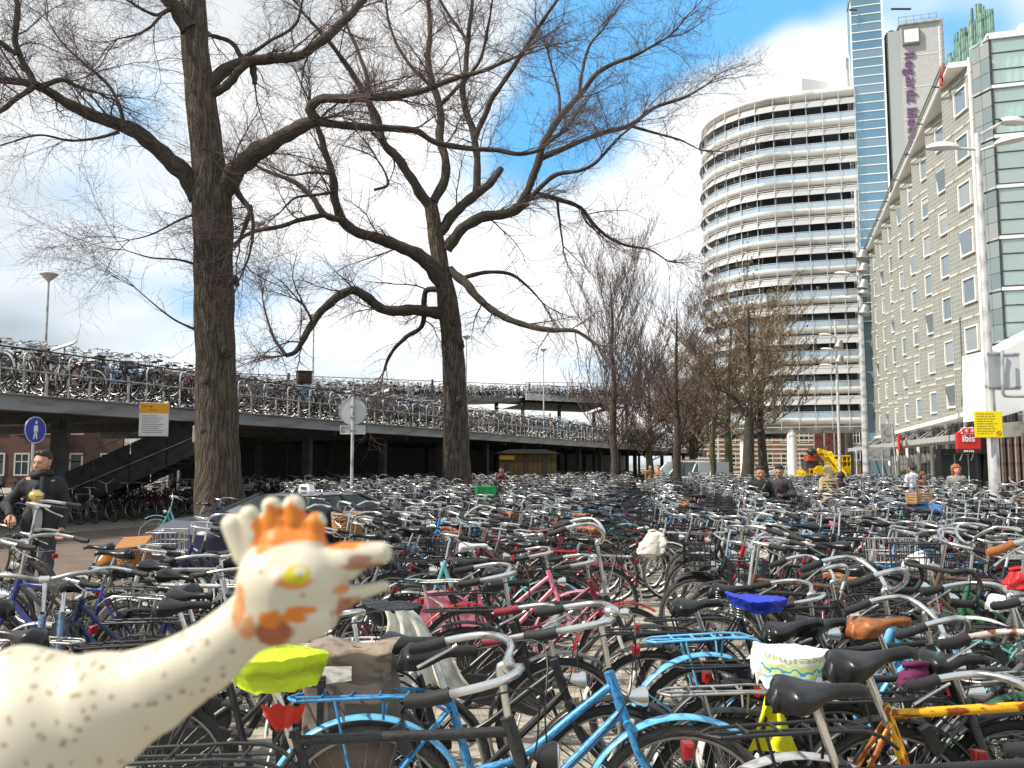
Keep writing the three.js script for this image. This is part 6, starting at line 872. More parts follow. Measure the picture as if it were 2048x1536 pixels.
// the rest, and those on the decks, are too many to tell apart: one mass
{
  const mass = new THREE.Group(); mass.name = 'packed_bicycles'; scene.add(mass); tag(mass, 'mass of far bicycles filling the square and both parking decks', 'bicycles', null, 'stuff');
  const lists = KINDS.map(() => []), m4 = (x, y, z, yaw, lean, s) => new THREE.Matrix4().compose(V(x, y, z), new THREE.Quaternion().setFromEuler(new THREE.Euler(lean * D2R, yaw, 0, 'YXZ')), V(s, s, s));
  for (const [k, s] of far) lists[k].push(m4(s.x, 0.006, -s.d, s.yaw * D2R, s.lean, s.s));
  const ny = Math.atan2(-nL.z, nL.x);
  for (const [o, y] of [[-1.0, 0.16], [-1.7, 0.34], [-3.5, 0.3], [-5.6, 0.35], [-7.6, 0.4]]) for (let d = 12; d < 100; d += rr(0.30, 0.46)) lists[drawKind()].push(m4(DECK(d) + nL.x * o, SLAB + y + rr(0, 0.22), -d + nL.z * o, ny + (rnd() < 0.5 ? PI : 0) + rr(-0.45, 0.45), rr(-9, 9), rr(0.97, 1.05)));
  for (let r = 0; r < 3; r++) for (let t = 0.01; t < 1; t += rr(0.010, 0.015)) { const p = rampPoint(t, 0.13 + r * 0.25, 0.02); lists[drawKind()].push(m4(p[0], p[1], p[2], rr(-0.3, 0.3) + (rnd() < 0.5 ? PI : 0) + 1.3, rr(-6, 6), 1)); }
  for (let k = 0; k < 60; k++) { const a = at(1060 + k * 3.4, 793, 75.5 + (k % 3) * 1.6); lists[drawKind()].push(m4(a.x, at(1060, 793, 74).y, a.z, rr(-3, 3), rr(-5, 5), 1)); }
  // under the deck, in the dark
  for (let r = 0; r < 3; r++) for (let d = 24; d < 92; d += rr(0.5, 0.7)) lists[drawKind()].push(m4(DECK(d) + nL.x * (-2.2 - r * 2.3), 0, -d + nL.z * (-2.2 - r * 2.3), ny + rr(-0.2, 0.2), rr(-5, 5), 1));
  KINDS.forEach((K, k) => {
    const b = makeBike(K.o, 2), shiny = [], dull = [], col = []; b.updateMatrixWorld(true);
    b.traverse((o) => { if (!o.isMesh) return; const g = o.geometry.clone().applyMatrix4(o.matrixWorld); for (const n of Object.keys(g.attributes)) if (!['position', 'normal', 'uv'].includes(n)) g.deleteAttribute(n); const gi = g.index ? g.toNonIndexed() : g; if (o.material.metalness > 0.6) shiny.push(gi); else { const n = gi.attributes.position.count, a = new Float32Array(n * 3), c = o.material.color; for (let i = 0; i < n; i++) { a[3 * i] = c.r; a[3 * i + 1] = c.g; a[3 * i + 2] = c.b; } gi.setAttribute('color', new THREE.BufferAttribute(a, 3)); dull.push(gi); } });
    const put = (g, mat, nm) => { const im = new THREE.InstancedMesh(g, mat, lists[k].length); lists[k].forEach((mm, i) => im.setMatrixAt(i, mm)); im.name = nm; im.castShadow = im.receiveShadow = true; im.userData.kind = 'stuff'; mass.add(im); };
    put(mergeGeometries(dull), std([1, 1, 1], 0.45, 0, { vertexColors: true }), 'bicycle_frames'); put(mergeGeometries(shiny), M.steel, 'bicycle_metal');
  });
  console.log('bikes own', made, 'far', far.length, 'mass', lists.reduce((a, l) => a + l.length, 0));
}
// ================================================================== street furniture, vehicles and loose things
const lampWhite = std([0.72, 0.72, 0.70], 0.4), poleM = std([0.62, 0.63, 0.63], 0.45, 0.25, { map: dirt1 });
{ // four deck lamps with flat conical heads
  const L = [[98, 548, 30, 'nearest the left picture edge'], [628, 630, 45, 'between the two large trees'], [933, 672, 58, 'half behind the slimmer tree'], [1087, 698, 70, 'rising above the upper platform']];
  for (const [px, py, d, w] of L) {
    const p = at(px, py, d), t = thing('deck_lamp', `thin street lamp with flat cone head on the deck, ${w}`, 'street lamp', [p.x, 0, p.z], 0, 'lamps standing on the bicycle deck');
    let g = G(); g.pipe([[0, SLAB - 0.1, 0], [0, p.y - 0.25, 0]], [0.065, 0.04], 8); g.mesh('pole', poleM, t);
    g = G(); g.add(new THREE.LatheGeometry([[0.03, -0.32], [0.06, -0.25], [0.30, -0.02], [0.31, 0.02], [0.0, 0.08]].map((q) => new THREE.Vector2(...q)), 20), new THREE.Matrix4().makeTranslation(0, p.y, 0)); g.mesh('lamp_head', lampWhite, t);
  }
}
function headlamp(g, x, y, z, yaw, L = 0.62) { const m = new THREE.Matrix4().compose(V(x, y, z), new THREE.Quaternion().setFromEuler(new THREE.Euler(0, yaw, 0.06, 'YXZ')), V(1, 1, 1)); const b = G(); b.sheet((u, v) => { const a = v * Math.PI, s = Math.sin(Math.PI * clamp(0.08 + 0.86 * u, 0, 1)) ** 0.6; return [u * L, 0.14 * s * Math.sin(a) - 0.02 * u, 0.15 * s * Math.cos(a)]; }, 14, 10); b.sheet((u, v) => { const s = Math.sin(Math.PI * clamp(0.08 + 0.86 * u, 0, 1)) ** 0.6; return [u * L, -0.02 * u - 0.03 * s * Math.sin(v * Math.PI), 0.15 * s * (1 - 2 * v)]; }, 14, 6); g.geo(b, m); }
{ // right hand lamp post with three heads and notice boards
  const d = 17, p = at(1990, 975, d), top = at(1956, 268, d).y, t = thing('lamp_post', 'pale three headed lamp post at the right carrying a yellow notice', 'lamp post', [p.x, 0, p.z]);
  let g = G(); g.pipe([[0, 0, 0], [0, 2.6, 0], [0, 2.7, 0], [0, top, 0]], [0.108, 0.104, 0.085, 0.06], 14); g.mesh('pole', poleM, t);
  for (const [yaw, ln, dy] of [[0.25, 0.62, 0.12], [PI - 0.15, 0.42, -0.32], [-0.7, 0.35, -0.36]]) { g = G(); const e = [Math.cos(yaw) * ln, top + dy + (dy > 0 ? 0.18 : 0.05), -Math.sin(yaw) * ln]; g.pipe([[0, top + (dy > 0 ? -0.05 : dy), 0], e], 0.032, 8); g.mesh('arm', poleM, t); g = G(); headlamp(g, e[0] - Math.cos(yaw) * 0.05, e[1], e[2] + Math.sin(yaw) * 0.05, yaw); g.mesh('lamp_head', lampWhite, t); }
  for (const y of [0.95, 2.1, 3.2]) { g = G(); g.pipe([[0, y, 0], [0, y + 0.05, 0]], 0.125 - y * 0.01, 14); g.mesh('clamp', M.dullsteel, t); }
  const c = document.createElement('canvas'); c.width = 256; c.height = 240; const x = c.getContext('2d'); x.fillStyle = '#ffe600'; x.fillRect(0, 0, 256, 240); x.fillStyle = '#2c2600'; x.font = 'bold 19px sans-serif';
  ['Uw fiets, brommer', 'In strijd met de APV', 'mogen geen fietsen', 'buiten de rekken', 'worden verwijderd of', 'verplaatst. Zonder', 'waarschuwing. Info:', 'www.stadstoezicht', 'tel. 020 251 2121'].forEach((s, k) => x.fillText(s, 12, 28 + k * 23)); x.strokeStyle = '#b31a12'; x.lineWidth = 8; x.beginPath(); x.arc(222, 206, 22, 0, 7); x.stroke(); x.beginPath(); x.moveTo(206, 190); x.lineTo(238, 222); x.stroke(); x.fillStyle = '#222'; x.fillRect(212, 200, 20, 8);
  const ct = new THREE.CanvasTexture(c); ct.colorSpace = THREE.SRGBColorSpace;
  const s = at(1977, 849, d - 0.18), yb = thing('yellow_notice', 'yellow notice with rows of black text and a red ban symbol on the lamp post', 'notice board', [s.x, s.y, s.z], 0.02); g = G(); g.bbox(0, 0, 0, 0.545, 0.51, 0.022, 0.006); g.mesh('board', std([0.80, 0.66, 0.0], 0.4), yb); const pr = part('print', new THREE.PlaneGeometry(0.52, 0.487), std([1, 1, 1], 0.4, 0, { map: ct }), yb); pr.position.z = 0.014;
  for (const [px, w, lbl] of [[1990, 0.36, 'left'], [2018, 0.30, 'right']]) { const q = at(px + (lbl === 'right' ? 4 : 2), 742, d - 0.25 + (lbl === 'right' ? 0.06 : 0)), sb = thing('sign_back', `grey back of a road sign on the lamp post, ${lbl} of the pair`, 'road sign', [q.x, q.y, q.z], lbl === 'right' ? -0.35 : 0.2); g = G(); g.bbox(0, 0, 0, w, 0.74, 0.02, 0.006); g.mesh('panel', std([0.52, 0.55, 0.57], 0.5, 0.2), sb); g = G(); for (const y of [-0.32, 0.32]) g.box(0, y, 0.02, w + 0.03, 0.03, 0.025); g.mesh('frame', M.dullsteel, sb); }
  g = G(); const a = at(2004, 700, d - 0.35), b2 = at(2006, 785, d - 0.35), c2 = at(2060, 792, d - 0.35), o = [p.x, 0, p.z]; g.curve([a, b2.clone().lerp(a, 0.15), at(2008, 790, d - 0.35), at(2016, 792, d - 0.35), c2].map((v) => [v.x - o[0], v.y, v.z - o[2]]), 0.032, 8, 24); g.mesh('sign_bracket', M.galv, t);
}
function mast(label, px, d, pyTop, r, heads, mat = poleM) {
  const p = at(px, 958, d), top = at(px, pyTop, d).y, t = thing('light_mast', label, 'light mast', [p.x, 0, p.z]); let g = G(); g.pipe([[0, 0, 0], [0, top, 0]], [r, r * 0.55], 10); g.mesh('pole', mat, t);
  for (const [y, s, l, dark] of heads) { const h = at(px, y, d).y; g = G(); g.pipe([[0, h, 0], [s * l, h + 0.15, 0.2]], 0.04, 6); g.mesh('arm', mat, t); g = G(); if (dark) { g.pipe([[s * (l + 0.05), h - 0.25, 0.25], [s * (l + 0.2), h + 0.3, 0.2]], [0.36, 0.2], 12); g.mesh('spotlight', M.dullsteel, t); } else { headlamp(g, s * l, h + 0.12, 0.2, s > 0 ? 0 : PI, 0.95); g.mesh('lamp_head', lampWhite, t); } }
  return t;
}
mast('thick white light mast in front of the glass shaft, left of the hotel', 1733, 52, 380, 0.20, [[507, -1, 0.7], [553, -1, 0.6], [602, -1, 0.6], [512, 1, 0.05, 1], [538, 1, 0.1, 1], [572, 1, 0.05, 1], [583, 1, 0.1, 1], [622, 1, 0.05, 1]]);
mast('thin grey light mast before the round tower', 1681, 66, 640, 0.13, [[674, -1, 0.4], [703, -1, 0.3], [735, -1, 0.4], [690, 1, 0.05, 1], [720, 1, 0.05, 1]]);
{ // signs and posts
  const post = (label, cat, px, d, py, o) => { const p = at(px, py, d), t = thing(o.name || 'road_sign', label, cat, [p.x, 0, p.z], o.yaw || 0); let g = G(); g.pipe([[0, 0, o.front ? -0.03 : 0.03], [0, p.y + (o.up || 0.05), o.front ? -0.03 : 0.03]], o.r || 0.03, 8); g.mesh('post', o.mat || M.galv, t); return [t, p.y]; };
  let [t, y] = post('blue round pedestrian sign on a grey post at the far left', 'road sign', 70, 19, 860, { yaw: 1.3, front: 1 }); const blueM = std([0.035, 0.05, 0.34], 0.4); let g = G(); g.pipe([[0, y, -0.012], [0, y, 0.012]], 0.29, 28); g.mesh('disc', blueM, t); g = G(); g.sweep(0, y, 0.014, [[0.275, 0.0], [0.29, 0.0], [0.29, 0.004], [0.275, 0.004]], 0, 2 * PI, 28); g.mesh('white_rim', M.white, t); g = G(); const z = 0.02; g.ball(0.01, y + 0.16, z, 0.035, 0.04, 0.006); g.prism([[-0.05, 0.10], [0.05, 0.10], [0.06, -0.02], [0.03, -0.04], [0.05, -0.2], [0.01, -0.2], [-0.005, -0.06], [-0.03, -0.2], [-0.07, -0.2], [-0.035, -0.04], [-0.06, -0.02]].map(([a, b]) => [a, b + y]), 0.006, 0, new THREE.Matrix4().makeTranslation(0, 0, z)); g.mesh('walker_symbol', M.white, t);
  [t, y] = post('grey back of a round road sign with small plate on a post before the deck', 'road sign', 706, 19, 823, { yaw: 0.08, up: 0.32, r: 0.034 }); g = G(); g.pipe([[0, y, 0.0], [0, y, -0.025]], 0.30, 28); g.mesh('disc', M.galv, t); g = G(); g.sweep(0, y, 0.0, [[0.285, 0], [0.302, 0], [0.302, 0.01], [0.285, 0.01]], 0, 2 * PI, 28); g.mesh('rim', M.dullsteel, t); g = G(); g.bbox(0.0, y - 0.40, -0.012, 0.52, 0.17, 0.02, 0.005); g.mesh('plate', M.galv, t); g = G(); for (const q of [-1, 1]) g.box(0, y - 0.40 + q * 0.085, 0.004, 0.53, 0.014, 0.02), g.box(q * 0.26, y - 0.4, 0.005, 0.014, 0.17, 0.02); g.mesh('plate_rim', M.white, t); g = G(); for (const dy of [0.12, -0.12, -0.4]) g.box(0, y + dy, 0.03, 0.12, 0.03, 0.08); g.mesh('clamp', M.dullsteel, t);
  const c = document.createElement('canvas'); c.width = 180; c.height = 220; const x = c.getContext('2d'); x.fillStyle = '#e9e9e6'; x.fillRect(0, 0, 180, 220); x.fillStyle = '#f0a800'; x.fillRect(0, 0, 180, 68); x.fillStyle = '#5b4200'; x.font = 'bold 22px sans-serif'; x.fillText('Let op', 14, 28); x.font = 'bold 14px sans-serif'; x.fillText('fietsen', 60, 52); x.fillStyle = '#77777a'; for (let k = 0; k < 9; k++) x.fillRect(16, 84 + k * 14, 100 + 45 * ((k * 37) % 10) / 10, 4); const ct = new THREE.CanvasTexture(c); ct.colorSpace = THREE.SRGBColorSpace;
  const nb = at(308, 839, 24.0), nt = thing('notice_board', 'white notice with yellow heading hanging on the deck edge', 'notice board', nb.toArray(), 0.25); g = G(); g.bbox(0, 0, 0, 0.76, 0.92, 0.03, 0.006); g.mesh('board', std([0.7, 0.7, 0.68], 0.5), nt); const pr = part('print', new THREE.PlaneGeometry(0.74, 0.9), std([0.9, 0.9, 0.9], 0.5, 0, { map: ct }), nt); pr.position.z = 0.019; g = G(); for (const q of [-0.3, 0.3]) g.pipe([[q, 0.4, -0.02], [q, 0.5, -0.5]], 0.015, 6); g.mesh('hanger', M.dullsteel, nt);
  const s2 = at(398, 868, 24.5), st = thing('notice_board', 'small orange and white notice beside the large tree trunk', 'notice board', [s2.x, 0, s2.z], 0.2); g = G(); g.bbox(0, s2.y, 0, 0.34, 0.46, 0.02, 0.005); g.mesh('board', std([0.6, 0.6, 0.58], 0.5), st); g = G(); g.box(0.02, s2.y + 0.05, 0.014, 0.2, 0.2, 0.01); g.mesh('orange_patch', std([0.55, 0.26, 0.03], 0.5), st); g = G(); g.pipe([[0, 0, -0.04], [0, s2.y + 0.2, -0.04]], 0.03, 6); g.mesh('post', M.galv, st);
  [t, y] = post('grey sign post leaning slightly at the left end of the hotel canopy', 'road sign', 1790, 60, 868, { up: 0.4, r: 0.05 }); g = G(); g.bbox(-0.35, y + 0.1, 0, 0.95, 1.25, 0.05, 0.01); g.mesh('panel', M.galv, t); t.rotation.z = 0.04;
  [t, y] = post('pair of square grey sign boxes on a post left of the hotel entrance', 'road sign', 1764, 64, 905, { up: 0.3, r: 0.05 }); for (const q of [-0.62, 0.2]) { g = G(); g.bbox(q, y - 0.1, 0, 0.78, 1.0, 0.1, 0.015); g.mesh('sign_box', M.galv, t); }
  [t, y] = post('thin white post before the yellow crane', 'post', 1712, 62, 905, { name: 'thin_post', r: 0.045, mat: poleM }); g = G(); g.ball(0, y + 0.08, 0, 0.07); g.mesh('post_cap', poleM, t);
  for (const [px, w] of [[1436, 'left'], [1462, 'right']]) { [t, y] = post(`slim pale post behind the budding trees, ${w} one`, 'post', px, 60, 875, { name: 'slim_post', r: 0.05, mat: poleM }); g = G(); g.ball(0, y + 0.08, 0, 0.08); g.mesh('post_cap', poleM, t); }
  // guard rail behind the trees
  const gr = thing('guard_rail', 'white double guard rail behind the budding trees', 'railing', [0, 0, 0]); for (const h of [0.5, 0.95]) { const A = at(1385, 932, 88), B = at(1490, 946, 66); g = G(); g.pipe([[A.x, h, A.z], [B.x, h, B.z]], 0.06, 6); g.mesh('rail', M.white, gr); } for (let k = 0; k < 7; k++) { const A = at(1385, 932, 88), B = at(1490, 946, 66), p = A.lerp(B, k / 6); g = G(); g.pipe([[p.x, 0, p.z], [p.x, 0.98, p.z]], 0.05, 6); g.mesh('rail_post', M.white, gr); }
  // kiosk under the deck
  const kp = at(1056, 930, 47), kt = thing('kiosk', 'yellow brown wooden kiosk hut under the bicycle deck', 'kiosk', [kp.x, 0, kp.z], 0.1), wd = std([0.17, 0.115, 0.035], 0.7, 0, { map: dirt1 }); for (let k = 0; k < 12; k++) { g = G(); g.bbox(-1.4 + k * 0.254, 1.15, 0, 0.245, 2.3, 0.08, 0.012); g.mesh('board', k % 4 == 1 ? std([0.10, 0.07, 0.05], 0.7) : wd, kt); } g = G(); g.box(0, 1.15, -1.1, 3.0, 2.3, 2); g.mesh('hut_body', std([0.12, 0.08, 0.04], 0.8), kt); g = G(); g.prism([[-1.7, 0], [1.7, 0], [0.9, 0.22], [-0.9, 0.22]], 2.8, 0, new THREE.Matrix4().makeTranslation(0, 2.31, -1)); g.mesh('roof', std([0.06, 0.05, 0.045], 0.8), kt); g = G(); g.box(-1.15, 2.1, 0.1, 0.8, 0.22, 0.1); g.mesh('yellow_strip', std([0.7, 0.42, 0.02], 0.5), kt);
  // bits on the deck
  const bx = at(608, 755, 33.2), bt = thing('brown_box', 'dark brown box hanging over the deck railing right of the large tree', 'box', bx.toArray(), 0.4); g = G(); g.bbox(0, 0, 0, 0.55, 0.42, 0.4, 0.03); g.mesh('box_body', std([0.09, 0.045, 0.04], 0.8, 0, { map: dirt3 }), bt); g = G(); g.bbox(0, 0.22, 0, 0.58, 0.06, 0.43, 0.012); g.mesh('box_lid', std([0.07, 0.035, 0.03], 0.8), bt);
  for (const [px, py, d, w, lb] of [[128, 692, 23.5, 0.62, 'white slanted board above the deck railing near the left edge'], [758, 786, 42, 1.0, 'white slanted board above the deck railing between the trees'], [1185, 822, 66, 1.3, 'white slanted board on the deck under the upper platform']]) { const p = at(px, py, d), b = thing('slanted_board', lb, 'board', p.toArray(), 0.2); g = G(); g.bbox(0, 0, 0, w, 0.05, 0.4, 0.01, 0, 0.35, 0.35); g.mesh('board', M.white, b); g = G(); g.pipe([[0, 0, -0.05], [0, -0.9, -0.1]], 0.02, 6); g.mesh('support', M.dullsteel, b); }
  // round clipped shrub by the hotel
  const sp = at(1828, 955, 46), sh = thing('shrub', 'small round green shrub before the hotel glazing', 'shrub', [sp.x, 0, sp.z]); g = G(); for (let k = 0; k < 1500; k++) { const a = rnd() * 6.283, b = Math.acos(rr(-1, 1)), r = 0.55 * Math.cbrt(rr(0.3, 1)), q = V(r * Math.sin(b) * Math.cos(a), 0.95 + r * Math.cos(b), r * Math.sin(b) * Math.sin(a)), u = V(rr(-1, 1), rr(-1, 1), rr(-1, 1)).normalize().multiplyScalar(0.07), w = V(rr(-1, 1), rr(-1, 1), rr(-1, 1)).normalize().multiplyScalar(0.05), n = u.clone().cross(w).normalize(); const i = g.vert(q.x, q.y, q.z, n.x, n.y, n.z); g.vert(q.x + u.x, q.y + u.y, q.z + u.z, n.x, n.y, n.z); g.vert(q.x + w.x, q.y + w.y, q.z + w.z, n.x, n.y, n.z); g.tri(i, i + 1, i + 2); } const fm = g.mesh('foliage', std([0.07, 0.15, 0.03], 0.8, 0, { side: THREE.DoubleSide }), sh); fm.userData.kind = 'stuff'; g = G(); g.pipe([[0, 0, 0], [0, 0.7, 0]], 0.05, 6); g.mesh('stem', limbM, sh);
}
// ---- vehicles: side outline extruded, cabin glass set into a tapered greenhouse
function wheelOn(t, x, z, r, w) { const g = G(); g.sweep(0, 0, 0, [[r * 0.62, w / 2], [r * 0.96, w / 2], [r, w * 0.3], [r, -w * 0.3], [r * 0.96, -w / 2], [r * 0.62, -w / 2]], 0, 2 * PI, 26); const o = new THREE.Group(); o.name = 'wheel'; o.position.set(x, r, z); t.add(o); g.mesh('tyre', M.rubber, o); const h = G(); h.pipe([[0, 0, -w * 0.42], [0, 0, w * 0.42]], r * 0.63, 18); for (let k = 0; k < 5; k++) { const a = k / 5 * 2 * PI; h.box(r * 0.33 * Math.cos(a), r * 0.33 * Math.sin(a), 0, r * 0.55, r * 0.14, w * 0.94, 0, 0, a); } h.mesh('rim', M.steel, o); }
const carGlass = phys([0.42, 0.50, 0.48], 0.03, 0, { transmission: 0.9, thickness: 0, ior: 1.5 });
function greenhouse(t, base, roof, h0, h1, wb, wr, mat, pillars) { // base / roof: [xRear, xFront]
  const c = (x, y, z) => [x, y, z], B = [c(base[0], h0, wb / 2), c(base[1], h0, wb / 2), c(base[1], h0, -wb / 2), c(base[0], h0, -wb / 2)], R = [c(roof[0], h1, wr / 2), c(roof[1], h1, wr / 2), c(roof[1], h1, -wr / 2), c(roof[0], h1, -wr / 2)], names = ['side_window', 'windscreen', 'side_window', 'rear_window'];
  for (let k = 0; k < 4; k++) { const k2 = (k + 1) % 4, g = G(); g.sheet((u, v) => { const L = (p, q, s) => p.map((x, i) => lerp(x, q[i], s)), bow = 0.05 * Math.sin(u * PI) * (k % 2), p = L(L(B[k], B[k2], u), L(R[k], R[k2], u), v); p[0] += (k === 1 ? bow : k === 3 ? -bow : 0); return p; }, 10, 6); g.mesh(names[k], carGlass, t); }
  const pil = (a, b) => { const g = G(); g.pipe([a, b], 0.042, 6); g.mesh('pillar', mat, t); }; for (let k = 0; k < 4; k++) pil(B[k], R[k]); for (const s of pillars) for (const z of [1, -1]) { const a = lerp(base[0], base[1], s), b = lerp(roof[0], roof[1], s); pil([a, h0, z * wb / 2], [b, h1, z * wr / 2]); }
  const r = G(); r.sheet((u, v) => [lerp(roof[0] - 0.06, roof[1] + 0.06, u), h1 - 0.005 + 0.06 * Math.sin(PI * u) ** 0.7 * Math.sin(PI * v) ** 0.5, lerp(wr / 2 + 0.03, -wr / 2 - 0.03, v)], 16, 10); r.mesh('roof', mat, t);
}
{
  const navy = phys([0.010, 0.012, 0.034], 0.3, 0, { clearcoat: 0.45, clearcoatRoughness: 0.08 }), t = thing('taxi', 'dark navy taxi saloon with white roof sign behind the giraffe head', 'taxi', [xAt(585, 15.4), 0, -15.4], -128 * D2R);
  t.scale.set(0.92, 0.91, 0.92);
  const b = G(), prof = [[-2.32, 0.42], [-2.36, 0.75], [-2.28, 0.92], [-1.7, 0.98], [0.75, 0.95], [1.2, 0.92], [1.95, 0.82], [2.3, 0.66], [2.36, 0.42], [2.3, 0.26]]; for (const [x, r] of [[1.42, 0.38], [-1.38, 0.38]]) { const arc = []; for (let k = 0; k <= 10; k++) { const a = k / 10 * PI; arc.push([x + r * Math.cos(a), 0.26 + r * Math.sin(a)]); } prof.push(...arc); } prof.push([-2.28, 0.26]);
  b.prism(prof, 1.76, 0.07); b.mesh('body', navy, t); greenhouse(t, [-1.95, 1.12], [-1.15, 0.28], 0.95, 1.30, 1.62, 1.22, navy, [0.34, 0.66]);
  for (const x of [1.42, -1.38]) for (const z of [0.76, -0.76]) wheelOn(t, x, z, 0.32, 0.2);
  let g = G(); g.prism([[-0.17, 0], [0.17, 0], [0.12, 0.115], [-0.12, 0.115]], 0.14, 0.012, new THREE.Matrix4().makeRotationY(PI / 2).setPosition(-0.35, 1.36, 0)); const sg = g.mesh('taxi_sign', std([0.85, 0.85, 0.83], 0.35), t); for (const s of [-1, 1]) { const tg = new TextGeometry('TAXI', { font: FONT, size: 0.062, depth: 0.01, curveSegments: 3, bevelEnabled: false }); tg.computeBoundingBox(); tg.translate(-tg.boundingBox.max.x / 2, 0.026, 0); const l = part('taxi_letters', tg, std([0.05, 0.03, 0.12], 0.5), sg); l.position.set(-0.35 + s * 0.078, 1.36, 0); l.rotation.y = s * PI / 2; }
  for (const z of [0.62, -0.62]) { g = G(); g.ball(2.26, 0.68, z, 0.09, 0.09, 0.2); g.mesh('headlight', M.lens, t); g = G(); g.bbox(0.98, 1.03, z * 1.5, 0.16, 0.13, 0.22, 0.03); g.mesh('wing_mirror', navy, t); g = G(); g.box(-2.33, 0.75, z, 0.06, 0.13, 0.34); g.mesh('tail_light', M.red, t); }
  for (const x of [0.05, -0.95]) for (const z of [0.38, -0.38]) { g = G(); g.bbox(x - 0.22, 0.86, z, 0.14, 0.6, 0.46, 0.04, 0, 0, 0.2); g.bbox(x - 0.30, 1.17, z, 0.10, 0.14, 0.26, 0.03); g.mesh('car_seat', std([0.03, 0.03, 0.032], 0.8), t); } g = G(); g.bbox(0.62, 0.88, 0, 0.35, 0.14, 1.45, 0.04); g.mesh('dashboard', std([0.02, 0.02, 0.022], 0.7), t); g = G(); g.add(new THREE.TorusGeometry(0.17, 0.014, 6, 20), new THREE.Matrix4().makeRotationY(PI / 2).setPosition(0.40, 0.98, 0.36)); g.mesh('steering_wheel', M.black, t);
  g = G(); for (const x of [0.95, -0.1, -1.2]) for (const z of [0.892, -0.892]) g.box(x, 0.62, z, 0.012, 0.6, 0.006); g.mesh('door_gap', M.black, t); g = G(); g.bbox(2.37, 0.5, 0, 0.04, 0.16, 0.8, 0.01); g.mesh('grille', M.black, t); g = G(); for (const z of [0.895, -0.895]) for (const x of [0.1, -1.0]) g.bbox(x, 0.82, z, 0.18, 0.03, 0.03, 0.008); g.mesh('door_handle', navy, t);
}
{
  const wm = phys([0.80, 0.80, 0.78], 0.3, 0, { clearcoat: 0.6 }), t = thing('white_van', 'white van parked beyond the bicycles between the young trees', 'van', [xAt(1372, 46.5), 0, -46.5], -165 * D2R);
  const b = G(); b.prism([[-2.1, 0.3], [-2.15, 1.0], [-2.05, 1.05], [1.3, 1.05], [1.85, 0.95], [2.1, 0.75], [2.12, 0.3]], 1.7, 0.06); b.mesh('body', wm, t); greenhouse(t, [-2.02, 1.5], [-1.9, 0.75], 1.05, 1.86, 1.62, 1.44, wm, [0.3, 0.62]);
  const r = G(); r.box(-1.2, 1.45, 0, 1.75, 0.8, 1.6); r.mesh('cargo_side', wm, t); for (const x of [1.3, -1.3]) for (const z of [0.74, -0.74]) wheelOn(t, x, z, 0.32, 0.2); let g = G(); for (const z of [0.6, -0.6]) g.ball(2.1, 0.78, z, 0.06, 0.1, 0.16); g.mesh('headlight', M.lens, t); g = G(); g.box(2.13, 0.48, 0, 0.06, 0.2, 1.6); g.mesh('bumper', M.black, t); g = G(); for (const z of [0.98, -0.98]) g.bbox(1.25, 1.2, z, 0.1, 0.22, 0.16, 0.03); g.mesh('wing_mirror', M.black, t); g = G(); for (const z of [0.4, -0.4]) g.pipe([[-1.8, 1.95, z * 1.4], [0.6, 1.95, z * 1.4]], 0.025, 6); g.mesh('roof_rack', M.dullsteel, t);
  const car = (label, px, d, c, yaw) => { const q = thing('parked_car', label, 'car', [xAt(px, d), 0, -d], yaw), m = phys(c, 0.3, 0, { clearcoat: 0.8 }); const g2 = G(); g2.prism([[-2, 0.28], [-2.02, 0.8], [-1.9, 0.92], [1.1, 0.9], [1.8, 0.78], [2, 0.6], [2, 0.28]], 1.66, 0.06); g2.mesh('body', m, q); greenhouse(q, [-1.85, 1.0], [-1.3, 0.25], 0.9, 1.42, 1.56, 1.2, m, [0.5]); for (const x of [1.25, -1.25]) for (const z of [0.72, -0.72]) wheelOn(q, x, z, 0.3, 0.18); };
  car('pale car passing behind the white columns of the round tower', 1562, 128, [0.6, 0.62, 0.64], PI); car('white car glimpsed right of the white column, under the round tower', 1612, 128, [0.75, 0.75, 0.75], PI); car('silver car seen far under the bicycle deck behind the slimmer tree', 868, 88, [0.6, 0.6, 0.6], 0.2);
}
